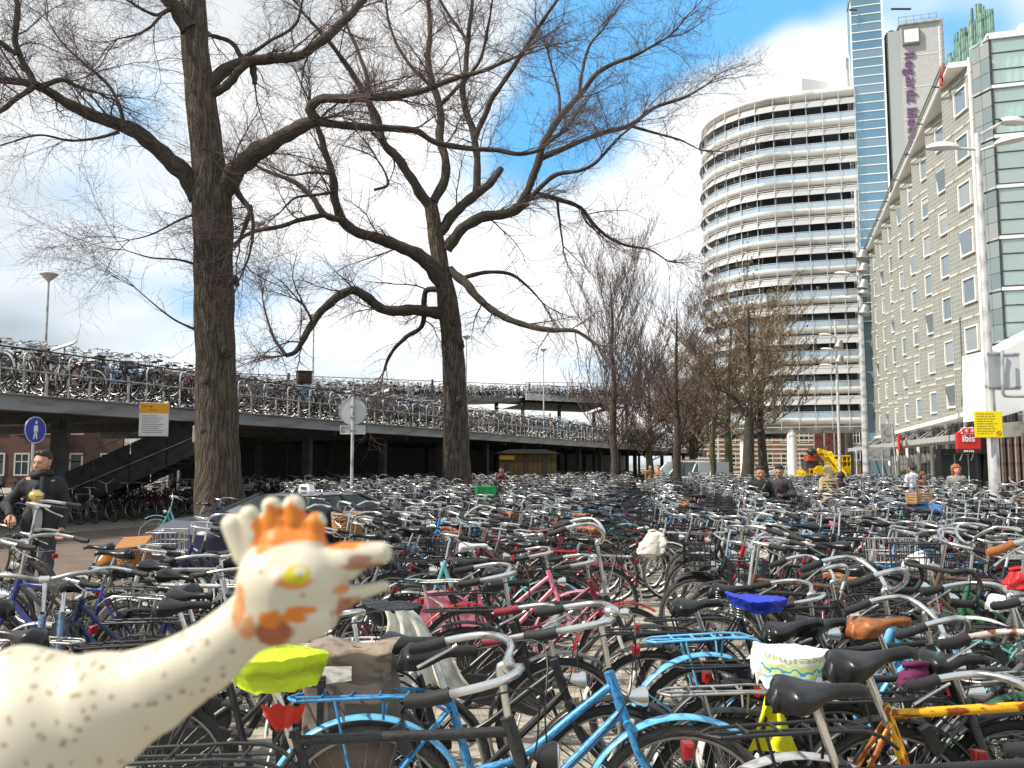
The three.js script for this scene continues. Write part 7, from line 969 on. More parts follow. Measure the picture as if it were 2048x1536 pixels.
{ // yellow mobile crane
  const ye = std([0.80, 0.53, 0.0], 0.4, 0, { map: dirt1 }), p = at(1650, 945, 74), t = thing('yellow_crane', 'yellow mobile crane truck with folded boom under the round tower', 'crane truck', [p.x, 0, p.z], 0.1), S = 74 / FOCAL; const X = (px) => (px - 1650) * S, Y = (py) => EYE + (HORIZON - py) * S;
  const bx = (n, x0, x1, y0, y1, z, dep, m = ye) => { const g = G(); g.bbox((X(x0) + X(x1)) / 2, (Y(y0) + Y(y1)) / 2, z, Math.abs(X(x1) - X(x0)), Math.abs(Y(y1) - Y(y0)), dep, 0.03); return g.mesh(n, m, t); };
  bx('chassis', 1604, 1694, 966, 950, -0.6, 2.4); bx('cab_body', 1655, 1692, 952, 933, 0, 2.2); bx('cab_roof', 1656, 1692, 914, 911, 0, 2.2); bx('engine_deck', 1608, 1640, 952, 940, -0.8, 1.6);
  for (const px of [1657, 1666, 1675, 1684, 1691]) bx('cab_post', px - 0.8, px + 0.8, 934, 913, 1.05, 0.1); bx('cab_rail', 1656, 1692, 924, 922.5, 1.06, 0.1); bx('cab_glass', 1657, 1691, 933, 914, 0.2, 1.5, std([0.20, 0.15, 0.02], 0.2)); bx('seat', 1668, 1676, 946, 936, 1.12, 0.06, std([0.12, 0.07, 0.02], 0.7));
  const boom = (pts, w, n, m = ye) => { const [a, b] = pts, A = V(X(a[0]), Y(a[1]), a[2]), B = V(X(b[0]), Y(b[1]), b[2]), g = G(), c = A.clone().lerp(B, 0.5), o = new THREE.Object3D(); o.position.copy(c); o.lookAt(B); o.updateMatrix(); const k = G(); k.bbox(0, 0, 0, w, w * 1.15, A.distanceTo(B), 0.03); g.geo(k, o.matrix); return g.mesh(n, m, t); };
  boom([[1643, 905, 1.5], [1669, 956, 2.2]], 0.36, 'boom'); boom([[1622, 900, 1.2], [1646, 908, 1.4]], 0.26, 'jib'); boom([[1628, 905, 0.9], [1662, 948, 1.3]], 0.24, 'inner_boom'); for (const [px, py] of [[1650, 916], [1657, 930]]) bx('boom_mark', px - 1.5, px + 1.5, py + 2, py - 2, 1.98 + (py > 920 ? 0.2 : 0), 0.03, M.black);
  let g = G(); g.ball(X(1613), Y(904), 1.0, 0.42, 0.30, 0.4); g.mesh('hook_block', M.black, t); bx('orange_winch', 1605, 1622, 922, 911, 0.6, 0.8, std([0.45, 0.07, 0.02], 0.5)); bx('dark_engine', 1604, 1630, 938, 922, 0.2, 1.0, std([0.06, 0.05, 0.07], 0.6)); g = G(); g.pipe([[X(1628), Y(941), 0.6], [X(1628), Y(941), 1.1]], 0.42, 16); g.mesh('winch_drum', ye, t); bx('counterweight', 1643, 1652, 902, 893, 0.8, 0.5, std([0.12, 0.05, 0.05], 0.6));
  g = G(); for (const py of [938, 948]) g.pipe([[X(1605), Y(py), 1.2], [X(1641), Y(py), 1.2]], 0.035, 5); for (const px of [1605, 1614, 1641]) g.pipe([[X(px), Y(936), 1.2], [X(px), Y(960), 1.2]], 0.035, 5); g.mesh('railing', ye, t); for (const px of [1612, 1632, 1660, 1684]) wheelOn(t, X(px), 0.9, 0.5, 0.4);
}
// ---- loose things lying on the bicycles of the rows
function bagThing(name, label, cat, px, py, d, w, h, c, sd, rough = 0.5) { const p = at(px, py, d), t = thing(name, label, cat, p.toArray(), rr(-0.4, 0.4)), g = G(); g.sheet((u, v) => { const a = u * 2 * PI, ca = Math.cos(a), sa = Math.sin(a), k = Math.min(1, Math.sin(PI * clamp(v, 0.0, 1)) * 2.2) * lerp(0.55, 1, smooth(0.05, 0.55, v)), j = 1 + 0.55 * fbm(ca * 1.5 + sd, v * 2.5, sa * 1.5, 4) + 0.10 * Math.sin(a * 7 + sd + v * 3) * (1 - v); return [w / 2 * k * Math.sign(ca) * Math.abs(ca) ** 0.7 * j + 0.1 * w * Math.sin(v * 4 + sd), (0.5 - v) * h * (1 + 0.25 * fbm(ca * 2, sd, sa * 2, 3)), w / 3.4 * k * Math.sign(sa) * Math.abs(sa) ** 0.7 * j]; }, 48, 26); g.mesh('bag', phys(c, rough, 0, { side: THREE.DoubleSide }), t); const q = G(); q.curve([[-0.05, h * 0.42, 0], [0, h * 0.5, 0.02], [0.05, h * 0.42, 0]], 0.012, 6, 8); q.mesh('knot', phys(c, rough, 0, {}), t); return t; }
function crate(name, label, px, py, d, w, h, c, yaw = 0) { const p = at(px, py, d), t = thing(name, label, 'crate', p.toArray(), yaw), m = std(c, 0.5); let g = G(); g.box(0, -h / 2, 0, w, 0.02, w * 0.75); g.mesh('floor', m, t); for (const z of [1, -1]) for (let k = 0; k < 4; k++) { g = G(); g.bbox(0, -h / 2 + (k + 0.5) * h / 4, z * w * 0.375, w, h / 4 - 0.018, 0.018, 0.004); g.mesh('side_slat', m, t); } for (const x of [1, -1]) for (let k = 0; k < 4; k++) { g = G(); g.bbox(x * w / 2, -h / 2 + (k + 0.5) * h / 4, 0, 0.018, h / 4 - 0.018, w * 0.74, 0.004); g.mesh('end_slat', m, t); } for (const x of [1, -1]) for (const z of [1, -1]) { g = G(); g.box(x * w / 2, 0, z * w * 0.375, 0.03, h + 0.01, 0.03); g.mesh('corner_post', m, t); } return t; }
crate('green_crate', 'bright green plastic crate on a bicycle right of the slimmer tree', 971, 987, 20, 0.40, 0.34, [0.0, 0.26, 0.05], 0.2);
crate('orange_crate', 'orange plastic crate in the rows left of the two standing men', 1374, 1006, 17.5, 0.30, 0.18, [0.60, 0.16, 0.01], -0.2);
crate('grey_crate', 'pale grey box crate in the left rows beyond the wicker basket', 930, 1040, 14.5, 0.44, 0.22, [0.55, 0.56, 0.54], 0.1);
crate('honey_crate', 'small honey brown wooden crate on a bicycle far right rows', 1838, 995, 15, 0.30, 0.18, [0.42, 0.24, 0.10], 0.3);
bagThing('plastic_bag', 'white plastic bag with faded print on a bicycle beside the aisle', 'plastic bag', 1306, 1088, 9.6, 0.29, 0.30, [0.72, 0.66, 0.58], 1);
bagThing('plastic_bag', 'white plastic bag on a saddle just left of the row of chrome bars', 'plastic bag', 1521, 1110, 9.2, 0.19, 0.19, [0.74, 0.70, 0.58], 2);
bagThing('plastic_bag', 'large white plastic bag behind the black drop handlebars', 'plastic bag', 1842, 1130, 7.4, 0.26, 0.22, [0.80, 0.80, 0.78], 3);
bagThing('pink_bag', 'pink bag on a bicycle to the right of the two standing men', 'bag', 1662, 1046, 13, 0.22, 0.14, [0.78, 0.16, 0.30], 4);
bagThing('blue_tarp', 'crumpled bright blue tarpaulin in the right rows', 'tarpaulin', 1852, 1018, 15, 0.42, 0.30, [0.03, 0.20, 0.48], 5);
bagThing('white_bundle', 'white bundle on a saddle under the two standing men', 'bag', 1566, 1036, 14.5, 0.24, 0.14, [0.8, 0.8, 0.76], 6);
bagThing('red_bag', 'red bag at the right edge behind the turquoise frame', 'bag', 2034, 1160, 5.6, 0.17, 0.15, [0.62, 0.02, 0.02], 7, 0.35);
bagThing('magenta_chain_cover', 'magenta padded lock cover right of the white shop bag', 'lock', 1830, 1352, 3.4, 0.11, 0.10, [0.12, 0.012, 0.065], 8, 0.8);
// ================================================================== people
// a smooth skin over tapered capsules [ax, ay, az, bx, by, bz, ra, rb]
function skin(caps, res, k = 0.02, pad = 0.04) {
  const lo = [1e9, 1e9, 1e9], hi = [-1e9, -1e9, -1e9];
  for (const c of caps) for (let i = 0; i < 3; i++) { lo[i] = Math.min(lo[i], c[i] - c[6], c[3 + i] - c[7]); hi[i] = Math.max(hi[i], c[i] + c[6], c[3 + i] + c[7]); }
  for (let i = 0; i < 3; i++) { lo[i] -= pad; hi[i] += pad; }
  const mc = new MarchingCubes(res, new THREE.MeshStandardMaterial(), false, false, res > 100 ? 900000 : 120000), F = mc.field, S = new Float32Array(F.length), st = hi.map((h, i) => (h - lo[i]) / res), reach = 6 * k;
  for (const [ax, ay, az, bx, by, bz, ra, rb] of caps) {
    const dx = bx - ax, dy = by - ay, dz = bz - az, L2 = dx * dx + dy * dy + dz * dz || 1e-9, R = Math.max(ra, rb) + reach;
    const r0 = [Math.min(ax, bx), Math.min(ay, by), Math.min(az, bz)].map((v, i) => Math.max(0, Math.floor((v - R - lo[i]) / st[i]))), r1 = [Math.max(ax, bx), Math.max(ay, by), Math.max(az, bz)].map((v, i) => Math.min(res - 1, Math.ceil((v + R - lo[i]) / st[i])));
    for (let z = r0[2]; z <= r1[2]; z++) for (let y = r0[1]; y <= r1[1]; y++) for (let x = r0[0]; x <= r1[0]; x++) {
      const px = lo[0] + x * st[0] - ax, py = lo[1] + y * st[1] - ay, pz = lo[2] + z * st[2] - az, t = clamp((px * dx + py * dy + pz * dz) / L2, 0, 1), d = Math.hypot(px - t * dx, py - t * dy, pz - t * dz) - lerp(ra, rb, t);
      if (d < reach) S[res * res * z + res * y + x] += Math.exp(-d / k);
    }
  }
  for (let i = 0; i < F.length; i++) F[i] = S[i] > 0 ? Math.max(-8 * k, Math.min(k * Math.log(S[i]), 0.3)) : -8 * k;
  mc.isolation = 0; mc.update();
  const n = mc.count, P = new Float32Array(n * 3); for (let i = 0; i < n; i++) for (let q = 0; q < 3; q++) P[3 * i + q] = lo[q] + (mc.positionArray[3 * i + q] + 1) / 2 * (hi[q] - lo[q]);
  let g = new THREE.BufferGeometry(); g.setAttribute('position', new THREE.BufferAttribute(P, 3)); g = mergeVertices(g, 1e-5);
  const I = g.index.array, A = g.attributes.position.array; let vol = 0; for (let i = 0; i < I.length; i += 3) { const a = 3 * I[i], b = 3 * I[i + 1], c = 3 * I[i + 2]; vol += A[a] * (A[b + 1] * A[c + 2] - A[b + 2] * A[c + 1]) - A[a + 1] * (A[b] * A[c + 2] - A[b + 2] * A[c]) + A[a + 2] * (A[b] * A[c + 1] - A[b + 1] * A[c]); }
  if (vol < 0) for (let i = 0; i < I.length; i += 3) { const t = I[i]; I[i] = I[i + 1]; I[i + 1] = t; }
  g.computeVertexNormals(); g.setAttribute('uv', new THREE.BufferAttribute(new Float32Array(A.length / 3 * 2), 2)); return g;
}
const cap = (a, b, ra, rb) => [...a, ...b, ra, rb];
function handCaps(w, e, side, curl = 0.6, s = 1) { // five unequal bent fingers; w wrist, e elbow: the hand goes on along the forearm
  const f = V(w[0] - e[0], w[1] - e[1], w[2] - e[2]).normalize(), up = Math.abs(f.y) > 0.8 ? V(0, 0, 1) : V(0, 1, 0), across = up.clone().cross(f).normalize().multiplyScalar(side), palm = f.clone().cross(across).normalize(), W = V(...w), c = [], pt = (a, b, q) => { const v = W.clone().addScaledVector(f, a * s).addScaledVector(across, b * s).addScaledVector(palm, q * s); return [v.x, v.y, v.z]; };
  c.push(cap(pt(0, 0, 0), pt(0.05, 0.012, 0), 0.026 * s, 0.024 * s), cap(pt(0.03, -0.018, 0), pt(0.085, -0.028, 0), 0.019 * s, 0.015 * s), cap(pt(0.03, 0.02, 0), pt(0.09, 0.026, 0), 0.019 * s, 0.015 * s));
  [[0.030, 0.072], [0.010, 0.080], [-0.010, 0.074], [-0.029, 0.058]].forEach(([b, l]) => { const a0 = 0.09, k1 = a0 + l * 0.5 * Math.cos(curl * 0.5), q1 = l * 0.5 * Math.sin(curl * 0.5), k2 = k1 + l * 0.5 * Math.cos(curl * 1.5), q2 = q1 + l * 0.5 * Math.sin(curl * 1.5); c.push(cap(pt(a0, b, 0), pt(k1, b * 1.05, q1), 0.0095 * s, 0.0088 * s), cap(pt(k1, b * 1.05, q1), pt(k2, b * 1.05, q2), 0.0088 * s, 0.0072 * s)); });
  c.push(cap(pt(0.025, 0.03, 0.005), pt(0.06, 0.055, 0.02), 0.013 * s, 0.0105 * s), cap(pt(0.06, 0.055, 0.02), pt(0.088, 0.055, 0.034), 0.0105 * s, 0.0085 * s)); return c;
}
const SKIN = [0.42, 0.22, 0.15];
// local axes: the person looks along +z, left hand at +x
function person(label, px, d, yaw, o) {
  const gy = o.feet || 0, t = thing('person', label, 'person', [xAt(px, d), gy, -d], yaw), s = (o.h || 1.75) / 1.75; t.scale.setScalar(s);
  const hd = o.headTurn || 0, nod = o.nod || 0, hc = [0, 1.615, 0.015 + nod * 0.04], R = new THREE.Euler(nod, hd, 0, 'YXZ'), H = (x, y, z) => { const v = V(x, y, z).applyEuler(R); return [hc[0] + v.x, hc[1] + v.y, hc[2] + v.z]; };
  const J = { sl: [0.175, 1.385, 0], sr: [-0.175, 1.385, 0], el: o.el || [0.25, 1.13, -0.02], er: o.er || [-0.25, 1.13, -0.02], wl: o.wl || [0.25, 0.88, 0.08], wr: o.wr || [-0.25, 0.88, 0.08], hl: [0.09, 0.93, 0], hr: [-0.09, 0.93, 0], kl: o.kl || [0.10, 0.5, 0.03], kr: o.kr || [-0.10, 0.5, 0.03], al: o.al || [0.105, 0.09, -0.02], ar: o.ar || [-0.105, 0.09, -0.02] };
  const rough = [cap([0, 1.44, -0.01], [0, 1.54, 0.01], 0.055, 0.05), cap([-0.11, 1.38, 0], [0.11, 1.38, 0], 0.085, 0.085), cap([0, 1.33, 0.01], [0, 1.1, 0], 0.125, 0.115), cap([-0.05, 0.98, 0], [0.05, 0.98, 0], 0.12, 0.12)];
  for (const q of ['l', 'r']) rough.push(cap(J['s' + q], J['e' + q], 0.048, 0.038), cap(J['e' + q], J['w' + q], 0.037, 0.025), cap(J['h' + q], J['k' + q], 0.082, 0.052), cap(J['k' + q], J['a' + q], 0.05, 0.034), cap([J['a' + q][0], 0.035, J['a' + q][2] - 0.03], [J['a' + q][0], 0.03, J['a' + q][2] + 0.15], 0.035, 0.028));
  const body = skin(rough, 56, 0.02);
  // head with brow, nose, lips, chin, cheeks and ears
  const head = [cap(H(0, 0.04, -0.03), H(0, 0.03, 0.005), 0.08, 0.08), cap(H(0, -0.045, 0.025), H(0, -0.088, 0.055), 0.055, 0.032), cap(H(-0.026, -0.03, 0.05), H(0.026, -0.03, 0.05), 0.042, 0.042), cap(H(-0.035, 0.028, 0.075), H(0.035, 0.028, 0.075), 0.016, 0.016), cap(H(0, 0.02, 0.088), H(0, -0.025, 0.112), 0.008, 0.014), cap(H(-0.013, -0.028, 0.097), H(0.013, -0.028, 0.097), 0.009, 0.009), cap(H(-0.022, -0.058, 0.088), H(0.022, -0.058, 0.088), 0.009, 0.009), cap(H(-0.018, -0.069, 0.085), H(0.018, -0.069, 0.085), 0.009, 0.009), cap(H(0, -0.098, 0.075), H(0, -0.1, 0.07), 0.021, 0.02), cap(H(0, -0.06, -0.02), [0, 1.47, -0.01], 0.055, 0.055)];
  for (const q of [-1, 1]) head.push(cap(H(q * 0.080, 0.02, -0.015), H(q * 0.077, -0.03, -0.005), 0.014, 0.010), cap(H(q * 0.048, -0.005, 0.048), H(q * 0.04, -0.05, 0.048), 0.028, 0.028));
  const parts = [body, skin(head, 52, 0.008)];
  for (const q of ['l', 'r']) parts.push(skin(handCaps(J['w' + q], J['e' + q], q === 'l' ? 1 : -1, o.curl || 0.7), 40, 0.004, 0.012));
  part('body', mergeGeometries(parts), std(o.skin || SKIN, 0.55), t);
  for (const q of [-1, 1]) { const e = G(), c = H(q * 0.033, 0.008, 0.083); e.ball(...c, 0.011, 0.0085, 0.009, 10, 8); const m = e.mesh('eye', std([0.035, 0.025, 0.02], 0.2), t); void m; const b = G(), b0 = H(q * 0.016, 0.032, 0.094), b1 = H(q * 0.052, 0.03, 0.082); b.pipe([b0, b1], [0.005, 0.003], 6); b.mesh('eyebrow', std(o.hair || [0.015, 0.012, 0.01], 0.8), t); }
  { const l = G(); l.pipe([H(-0.022, -0.0635, 0.0955), H(0, -0.0625, 0.1), H(0.022, -0.0635, 0.0955)], [0.002, 0.0035, 0.002], 6); l.mesh('mouth', std([0.22, 0.07, 0.06], 0.5), t); }
  const hk = o.long ? [cap(H(0, 0.06, -0.03), H(0, 0.02, -0.03), 0.1, 0.105), cap(H(0, 0.0, -0.06), H(0, -0.13, -0.07), 0.085, 0.075), cap(H(0.08, 0.03, -0.01), H(0.085, -0.1, -0.02), 0.04, 0.04), cap(H(-0.08, 0.03, -0.01), H(-0.085, -0.1, -0.02), 0.04, 0.04), cap(H(-0.05, 0.085, 0.04), H(0.05, 0.085, 0.04), 0.03, 0.03)] : [cap(H(0, 0.058, -0.035), H(0, 0.035, -0.045), 0.083, 0.08), cap(H(-0.04, 0.098, 0.02), H(0.04, 0.098, 0.02), 0.034, 0.034), cap(H(0, 0.112, 0.045), H(0.03, 0.105, 0.045), 0.022, 0.02), cap(H(-0.072, 0.05, -0.005), H(-0.076, 0.0, -0.02), 0.014, 0.009), cap(H(0.072, 0.05, -0.005), H(0.076, 0.0, -0.02), 0.014, 0.009), cap(H(0, 0.0, -0.065), H(0, -0.045, -0.05), 0.045, 0.038)];
  if (o.curly) for (let k = 0; k < 40; k++) { const a = rnd() * 6.283, b = rr(-0.5, 1.4), r = 0.105; const q = [r * Math.cos(b) * Math.cos(a), 0.03 + r * Math.sin(b), -0.02 + r * Math.cos(b) * Math.sin(a)]; if (q[2] > 0.05 && q[1] < 0.08) continue; hk.push(cap(H(...q), H(q[0] * 1.05, q[1] - 0.015, q[2]), 0.026, 0.02)); }
  const hg = skin(hk, 48, 0.010); { const P = hg.attributes.position; for (let i = 0; i < P.count; i++) { const n = 0.014 * fbm(P.getX(i) * 70, P.getY(i) * 30, P.getZ(i) * 70, 3); P.setXYZ(i, P.getX(i) * (1 + n), P.getY(i) + n, P.getZ(i) + n); } hg.computeVertexNormals(); } part('hair', hg, std(o.hair || [0.015, 0.012, 0.01], 0.6), t);
  // clothes: jacket over trunk and arms, trousers over hips and legs
  const jk = [cap([-0.11, 1.35, 0], [0.11, 1.35, 0], 0.098, 0.098), cap([0, 1.34, 0.01], [0, 1.1, 0.0], 0.140, 0.135), cap([-0.06, 1.0, 0], [0.06, 1.0, 0], 0.135, 0.135), cap([-0.07, 0.90, 0], [0.07, 0.90, 0], 0.13, 0.13), cap([-0.035, 1.455, -0.02], [0.035, 1.455, -0.02], 0.045, 0.045)];
  for (const q of ['l', 'r']) { const e = J['e' + q], w = J['w' + q], c = [lerp(e[0], w[0], 0.9), lerp(e[1], w[1], 0.9), lerp(e[2], w[2], 0.9)]; jk.push(cap(J['s' + q], e, 0.064, 0.050), cap(e, c, 0.050, 0.041)); }
  const cloth = (g, amp) => { const P = g.attributes.position, N = g.attributes.normal; for (let i = 0; i < P.count; i++) { const n = amp * fbm(P.getX(i) * 9, P.getY(i) * 6, P.getZ(i) * 9 + px, 4); P.setXYZ(i, P.getX(i) + N.getX(i) * n, P.getY(i) + N.getY(i) * n, P.getZ(i) + N.getZ(i) * n); } g.computeVertexNormals(); return g; };
  const cm = (c) => phys(c, 0.8, 0, { sheen: 0.3, sheenColor: RGB(...c.map((v) => Math.min(1, v * 2 + 0.02))) }), jm = cm(o.jacket);
  const jacket = part('jacket', cloth(skin(jk, 60, 0.022), 0.03), jm, t);
  if (o.quilt) for (let y = 0.92; y < 1.42; y += 0.075) { const g = G(), pts = []; for (let k = 0; k <= 24; k++) { const a = k / 24 * 2 * PI; pts.push([0.205 * Math.cos(a), y, 0.158 * Math.sin(a)]); } g.pipe(pts, 0.022, 6, false); g.mesh('quilted_ridge', jm, jacket); }
  const tr = [cap([-0.05, 0.95, 0], [0.05, 0.95, 0], 0.125, 0.125)]; for (const q of ['l', 'r']) tr.push(cap(J['h' + q], J['k' + q], 0.098, 0.07), cap(J['k' + q], [J['a' + q][0], J['a' + q][1] + 0.02, J['a' + q][2]], 0.068, 0.055)); part('trousers', cloth(skin(tr, 50, 0.018), 0.02), cm(o.trousers || [0.03, 0.045, 0.09]), t);
  const sh = []; for (const q of ['l', 'r']) sh.push(cap([J['a' + q][0], 0.05, J['a' + q][2] - 0.03], [J['a' + q][0], 0.042, J['a' + q][2] + 0.16], 0.048, 0.04)); part('shoes', skin(sh, 40, 0.01), std([0.02, 0.02, 0.02], 0.5), t);
  if (o.shirt) { const g = G(); g.sheet((u, v) => { const y = lerp(0.88, 1.40, v), x = (u - 0.5) * 0.085 * (1 + 0.3 * v); return [x + 0.01 * Math.sin(y * 14), y, 0.172 - 0.05 * smooth(1.28, 1.42, y) + 0.004 * Math.sin(u * 20)]; }, 6, 14); g.mesh('shirt_front', cm(o.shirt), t); }
  if (o.scarf) { const g = G(), pts = []; for (let k = 0; k <= 20; k++) { const a = k / 20 * 2 * PI; pts.push([0.085 * Math.cos(a), 1.49 + 0.014 * Math.sin(a * 2), 0.02 + 0.085 * Math.sin(a)]); } g.pipe(pts, 0.042, 8, false); g.pipe([[0.04, 1.46, 0.11], [0.05, 1.3, 0.165], [0.045, 1.12, 0.17]], [0.045, 0.04, 0.035], 8); g.mesh('scarf', cm(o.scarf), t); }
  if (o.strap) { const g = G(); g.pipe([[-0.15, 1.46, 0.02], [-0.06, 1.34, 0.158], [0.08, 1.1, 0.165], [0.17, 0.95, 0.09]].map(([x, y, z]) => [-x, y, z]), 0.016, 6); g.mesh('bag_strap', cm(o.strap), t); }
  if (o.stripes) for (const [y, h] of [[1.20, 0.014], [1.14, 0.02]]) { const g = G(); g.sheet((u, v) => { const a = lerp(0.6, PI - 0.6, u); return [0.168 * Math.cos(a), y + (v - 0.5) * h * 2, 0.163 * Math.sin(a) ** 0.6 + 0.012]; }, 14, 1); g.mesh('chest_stripe', cm([0.4, 0.4, 0.38]), t); }
  if (o.pack) { const g = G(); g.bbox(0, 1.22, -0.21, 0.3, 0.42, 0.17, 0.06); g.mesh('backpack', cm(o.pack), t); }
  return t;
}
person('man in a black leather jacket with open grey shirt walking at the far left', 86, 10.3, 0.28, { h: 1.87, jacket: [0.018, 0.018, 0.02], shirt: [0.34, 0.34, 0.36], scarf: [0.012, 0.011, 0.013], headTurn: -0.42, nod: 0.12, er: [-0.34, 1.16, -0.02], wr: [-0.24, 1.05, 0.22], wl: [0.24, 0.9, 0.14], hair: [0.02, 0.013, 0.008], skin: [0.46, 0.23, 0.15], trousers: [0.03, 0.035, 0.05], kl: [0.1, 0.5, 0.12], al: [0.1, 0.09, 0.05] });
person('left one of two standing men, black jacket with strap across his chest', 1519, 17.6, -0.1, { h: 1.68, jacket: [0.014, 0.014, 0.015], strap: [0.16, 0.14, 0.09], stripes: 1, headTurn: 0.1, nod: 0.3, er: [-0.27, 1.14, -0.04], wr: [-0.27, 0.9, 0.06], el: [0.26, 1.12, 0.0], wl: [0.16, 0.96, 0.2], skin: [0.40, 0.21, 0.13] });
person('right one of two standing men, dark grey jacket, looking at his hands', 1559, 17.9, -0.42, { h: 1.70, jacket: [0.045, 0.042, 0.048], headTurn: -0.2, nod: 0.42, el: [0.27, 1.14, 0.02], wl: [0.07, 1.12, 0.27], er: [-0.27, 1.14, 0.02], wr: [-0.08, 1.13, 0.27], skin: [0.42, 0.22, 0.14], trousers: [0.09, 0.12, 0.16], curl: 1.1 });
person('woman with blond hair in a beige quilted jacket seen from behind', 1655, 22, PI + 0.3, { h: 1.68, jacket: [0.50, 0.38, 0.22], quilt: 1, hair: [0.55, 0.42, 0.22], long: 1, trousers: [0.03, 0.03, 0.04] });
person('person in dark maroon clothes to the right of the beige jacket', 1682, 25, PI - 0.5, { h: 1.5, jacket: [0.05, 0.018, 0.03], hair: [0.02, 0.015, 0.012], long: 1 });
person('person in a white and blue jacket with backpack seen from behind before the hotel', 1824, 27, PI + 0.15, { h: 1.72, jacket: [0.62, 0.64, 0.70], pack: [0.30, 0.33, 0.42], hair: [0.03, 0.02, 0.015] });
person('woman with curly red hair in a grey coat before the hotel entrance', 1912, 23, -0.45, { h: 1.70, jacket: [0.22, 0.21, 0.20], hair: [0.33, 0.10, 0.035], long: 1, curly: 1, skin: [0.55, 0.28, 0.2], headTurn: 0.35 });
person('brown haired person bending over a bicycle between the backpack and the red hair', 1843, 26, 0.5, { h: 1.5, jacket: [0.14, 0.07, 0.04], hair: [0.12, 0.05, 0.025], long: 1, nod: 0.4 });
person('person in an orange brown top walking on the bicycle deck', 1100, 66, -0.4, { h: 1.74, feet: SLAB + 0.42, jacket: [0.42, 0.15, 0.05], hair: [0.03, 0.02, 0.015] });
person('person in dark red clothes among the bicycles before the kiosk', 1003, 31, 0.2, { h: 1.62, jacket: [0.14, 0.02, 0.025], hair: [0.03, 0.02, 0.015] });
person('person in a brown coat left of the white van, nearer the tree', 1300, 45, 0.3, { h: 1.72, jacket: [0.20, 0.10, 0.05], hair: [0.02, 0.012, 0.01] });
person('person in an orange top left of the white van, nearer the van', 1317, 46, -0.4, { h: 1.70, jacket: [0.42, 0.16, 0.04], hair: [0.02, 0.015, 0.01] });
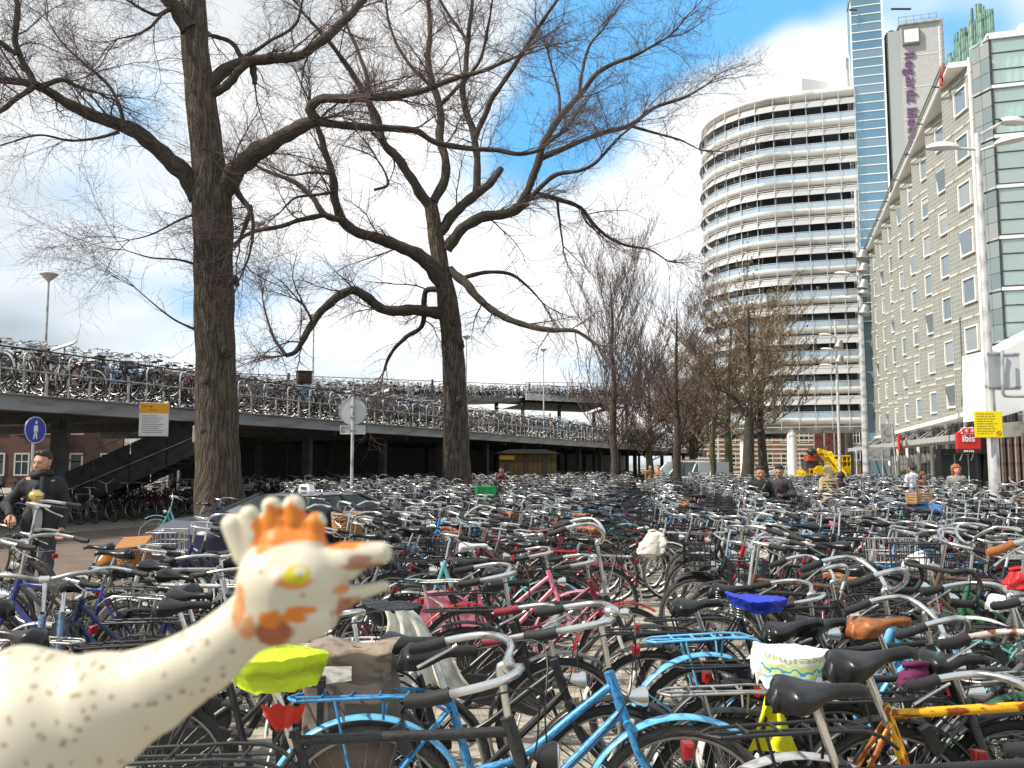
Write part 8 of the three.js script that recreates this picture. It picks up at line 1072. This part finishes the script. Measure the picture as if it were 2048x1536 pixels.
// ================================================================== the toy held up before the lens
{
  const D = 0.42, mpp = D / FOCAL, o0 = at(100, 1400, D), t = thing('toy_giraffe', 'cream rubber toy giraffe with orange crest and open mouth held before the camera', 'toy animal', o0.toArray());
  const W = (x, y, z = 0) => { const p = at(x, y, D); return [p.x - o0.x, p.y - o0.y, z * mpp]; }, K = (x, y, z, x2, y2, z2, a, b) => cap(W(x, y, z), W(x2, y2, z2), a * mpp, b * mpp), c = [];
  // trunk, shoulders, long neck
  c.push(K(-330, 1560, 0, -60, 1520, 0, 150, 170), K(-60, 1520, 0, 70, 1478, 0, 170, 158), K(40, 1375, 0, 95, 1392, 0, 80, 84), K(95, 1465, 0, 190, 1428, 0, 148, 116), K(190, 1428, 0, 300, 1382, 0, 114, 84), K(300, 1382, 0, 410, 1318, 0, 82, 66), K(410, 1318, 0, 505, 1238, 0, 66, 56), K(505, 1238, 0, 560, 1185, 0, 58, 64), K(-400, 1480, 0, -380, 1560, 0, 40, 60));
  for (const z of [-85, 85]) for (const [x, x2] of [[30, 60], [-300, -330]]) c.push(K(x, 1580, z, x2, 1760, z, 62, 40), K(x2, 1760, z, x2 - 5, 1960, z, 40, 32), K(x2 - 5, 1960, z, x2 + 15, 1990, z, 36, 34));
  const nBody = c.length;
  // skull, cheeks, jaws
  c.push(K(560, 1168, 0, 610, 1160, 0, 84, 76), K(560, 1205, 20, 620, 1200, 18, 58, 46), K(560, 1205, -20, 620, 1200, -18, 58, 46), K(640, 1140, 0, 690, 1126, 0, 50, 36), K(690, 1116, 0, 762, 1106, 0, 31, 22), K(640, 1192, 0, 696, 1190, 0, 38, 19), K(696, 1190, 0, 770, 1172, 0, 17, 9), K(600, 1252, 22, 632, 1232, 24, 33, 40), K(600, 1252, -22, 632, 1232, -24, 33, 40), K(640, 1228, 0, 690, 1205, 0, 34, 14), K(520, 1250, 0, 560, 1245, 0, 48, 44), K(560, 1090, 0, 620, 1095, 0, 36, 34));
  for (const z of [1, -1]) c.push(K(578, 1150, z * 66, 604, 1148, z * 64, 21, 19));
  // crest: a thin web with five rounded lobes
  for (let k = 0; k < 7; k++) { const x = 505 + k * 19; c.push(K(x, 1110 - 6 * Math.sin(k), 0, x + (k - 3) * 5, 1052 - 10 * Math.sin(k / 6 * PI), 0, 20, 15)); }
  for (const [x, y, x2, y2, r] of [[466, 1050, 488, 1112, 23], [499, 1030, 508, 1066, 19], [543, 1013, 546, 1045, 19.5], [588, 1011, 590, 1040, 21.5], [632, 1044, 628, 1066, 20]]) c.push(K(x, y, 0, x2, y2, 0, r, r * 0.9));
  const bodyCaps = c.slice(0, nBody).map((q, i) => { const r = [...q]; if (i === 7) { r[6] -= 0.5 * mpp; r[7] -= 3 * mpp; } if (i === 6) r[7] -= 0.5 * mpp; return r; }), headCaps = [c[6], ...c.slice(7, 8), ...c.slice(nBody)];
  headCaps[0] = K(450, 1286, 0, 505, 1238, 0, 58, 54);
  const g = mergeGeometries([skin(bodyCaps, 180, 3.2 * mpp, 6 * mpp), skin(headCaps, 136, 3.2 * mpp, 6 * mpp)]), P = g.attributes.position, N = g.attributes.normal, col = new Float32Array(P.count * 3);
  const cream = [0.56, 0.52, 0.40], orange = [0.60, 0.18, 0.014], rust = [0.30, 0.065, 0.01], spots = [];
  for (let k = 0; k < 760; k++) spots.push([rr(-340, 500), rr(1200, 1640), rr(4.2, 6.2), rnd(), rnd() < 0.5 ? 1 : -1]);
  const on = (v, a, b) => smooth(b, a, v), mixc = (a, b, w) => a.map((x, i) => lerp(x, b[i], w));
  for (let i = 0; i < P.count; i++) {
    // the moulded colours, given in the toy's own side view
    const x = 100 + P.getX(i) / mpp, y = 1400 - P.getY(i) / mpp, z = P.getZ(i) / mpp; let q = cream;
    const n = 20 * fbm(x * 0.03, y * 0.03, z * 0.03 + 2, 4);
    const web = Math.max(Math.hypot((x - 566) / 94, (y - 1068) / 60), 0), arch = (x - 592) ** 2 / 100 ** 2 + (y - 1166) ** 2 / 74 ** 2; let w = on(web + n * 0.012, 0.92, 1.08) * on(1 / (arch + 0.01), 0.9, 1.05);
    for (const [lx, ly, r] of [[464, 1050, 26], [474, 1082, 19], [497, 1030, 18], [543, 1012, 18], [588, 1010, 21], [636, 1044, 18]]) w *= smooth(r * 0.9, r * 1.15, Math.hypot(x - lx, y - ly));
    q = mixc(q, orange, w);
    const patch = (cx, cy, rx, ry, c2, a = 1) => { q = mixc(q, c2, a * on(Math.hypot((x - cx) / rx, (y - cy) / ry) + n * 0.035, 0.75, 1.1)); };
    patch(668, 1099, 44, 11, orange); patch(705, 1128, 24, 9, rust, 0.7); patch(715, 1142, 46, 9, rust, 0.8); patch(585, 1163, 42, 16, orange, 0.85); patch(525, 1145, 8, 7, rust, 0.6); patch(480, 1215, 16, 40, orange, 0.8); patch(500, 1250, 16, 26, orange, 0.7); patch(545, 1262, 40, 38, rust, 0.95); patch(540, 1236, 24, 18, orange); patch(586, 1232, 26, 12, orange); patch(608, 1218, 30, 8, orange); patch(672, 1228, 20, 34, rust, 0.85); patch(690, 1208, 22, 10, rust, 0.6); patch(668, 1188, 14, 9, orange, 0.8); patch(604, 1190, 7, 6, rust, 0.5);
    const e = on(Math.hypot((x - 593) / 25, (y - 1152) / 19), 0.9, 1.05) * smooth(20, 45, Math.abs(z)); q = mixc(q, [0.50, 0.40, 0.008], e); q = mixc(q, cream, on(Math.hypot((x - 598) / 11, (y - 1144) / 8), 0.85, 1.1) * smooth(20, 45, Math.abs(z)));
    if (x < 510 && y > 1190) for (const [sx, sy, r, k, sd] of spots) { const dx = x - sx, dy = y - sy; if (dx * dx + dy * dy < r * r * 2 && z * sd > 0) q = mixc(q, [0.24, 0.17, 0.08], 0.85 * on(Math.hypot(dx, dy), r * 0.55, r * 1.05)); }
    col.set(q, 3 * i);
  }
  g.setAttribute('color', new THREE.BufferAttribute(col, 3));
  part('body', g, phys([1, 1, 1], 0.5, 0, { vertexColors: true }), t);
}
renderer.render(scene, camera);
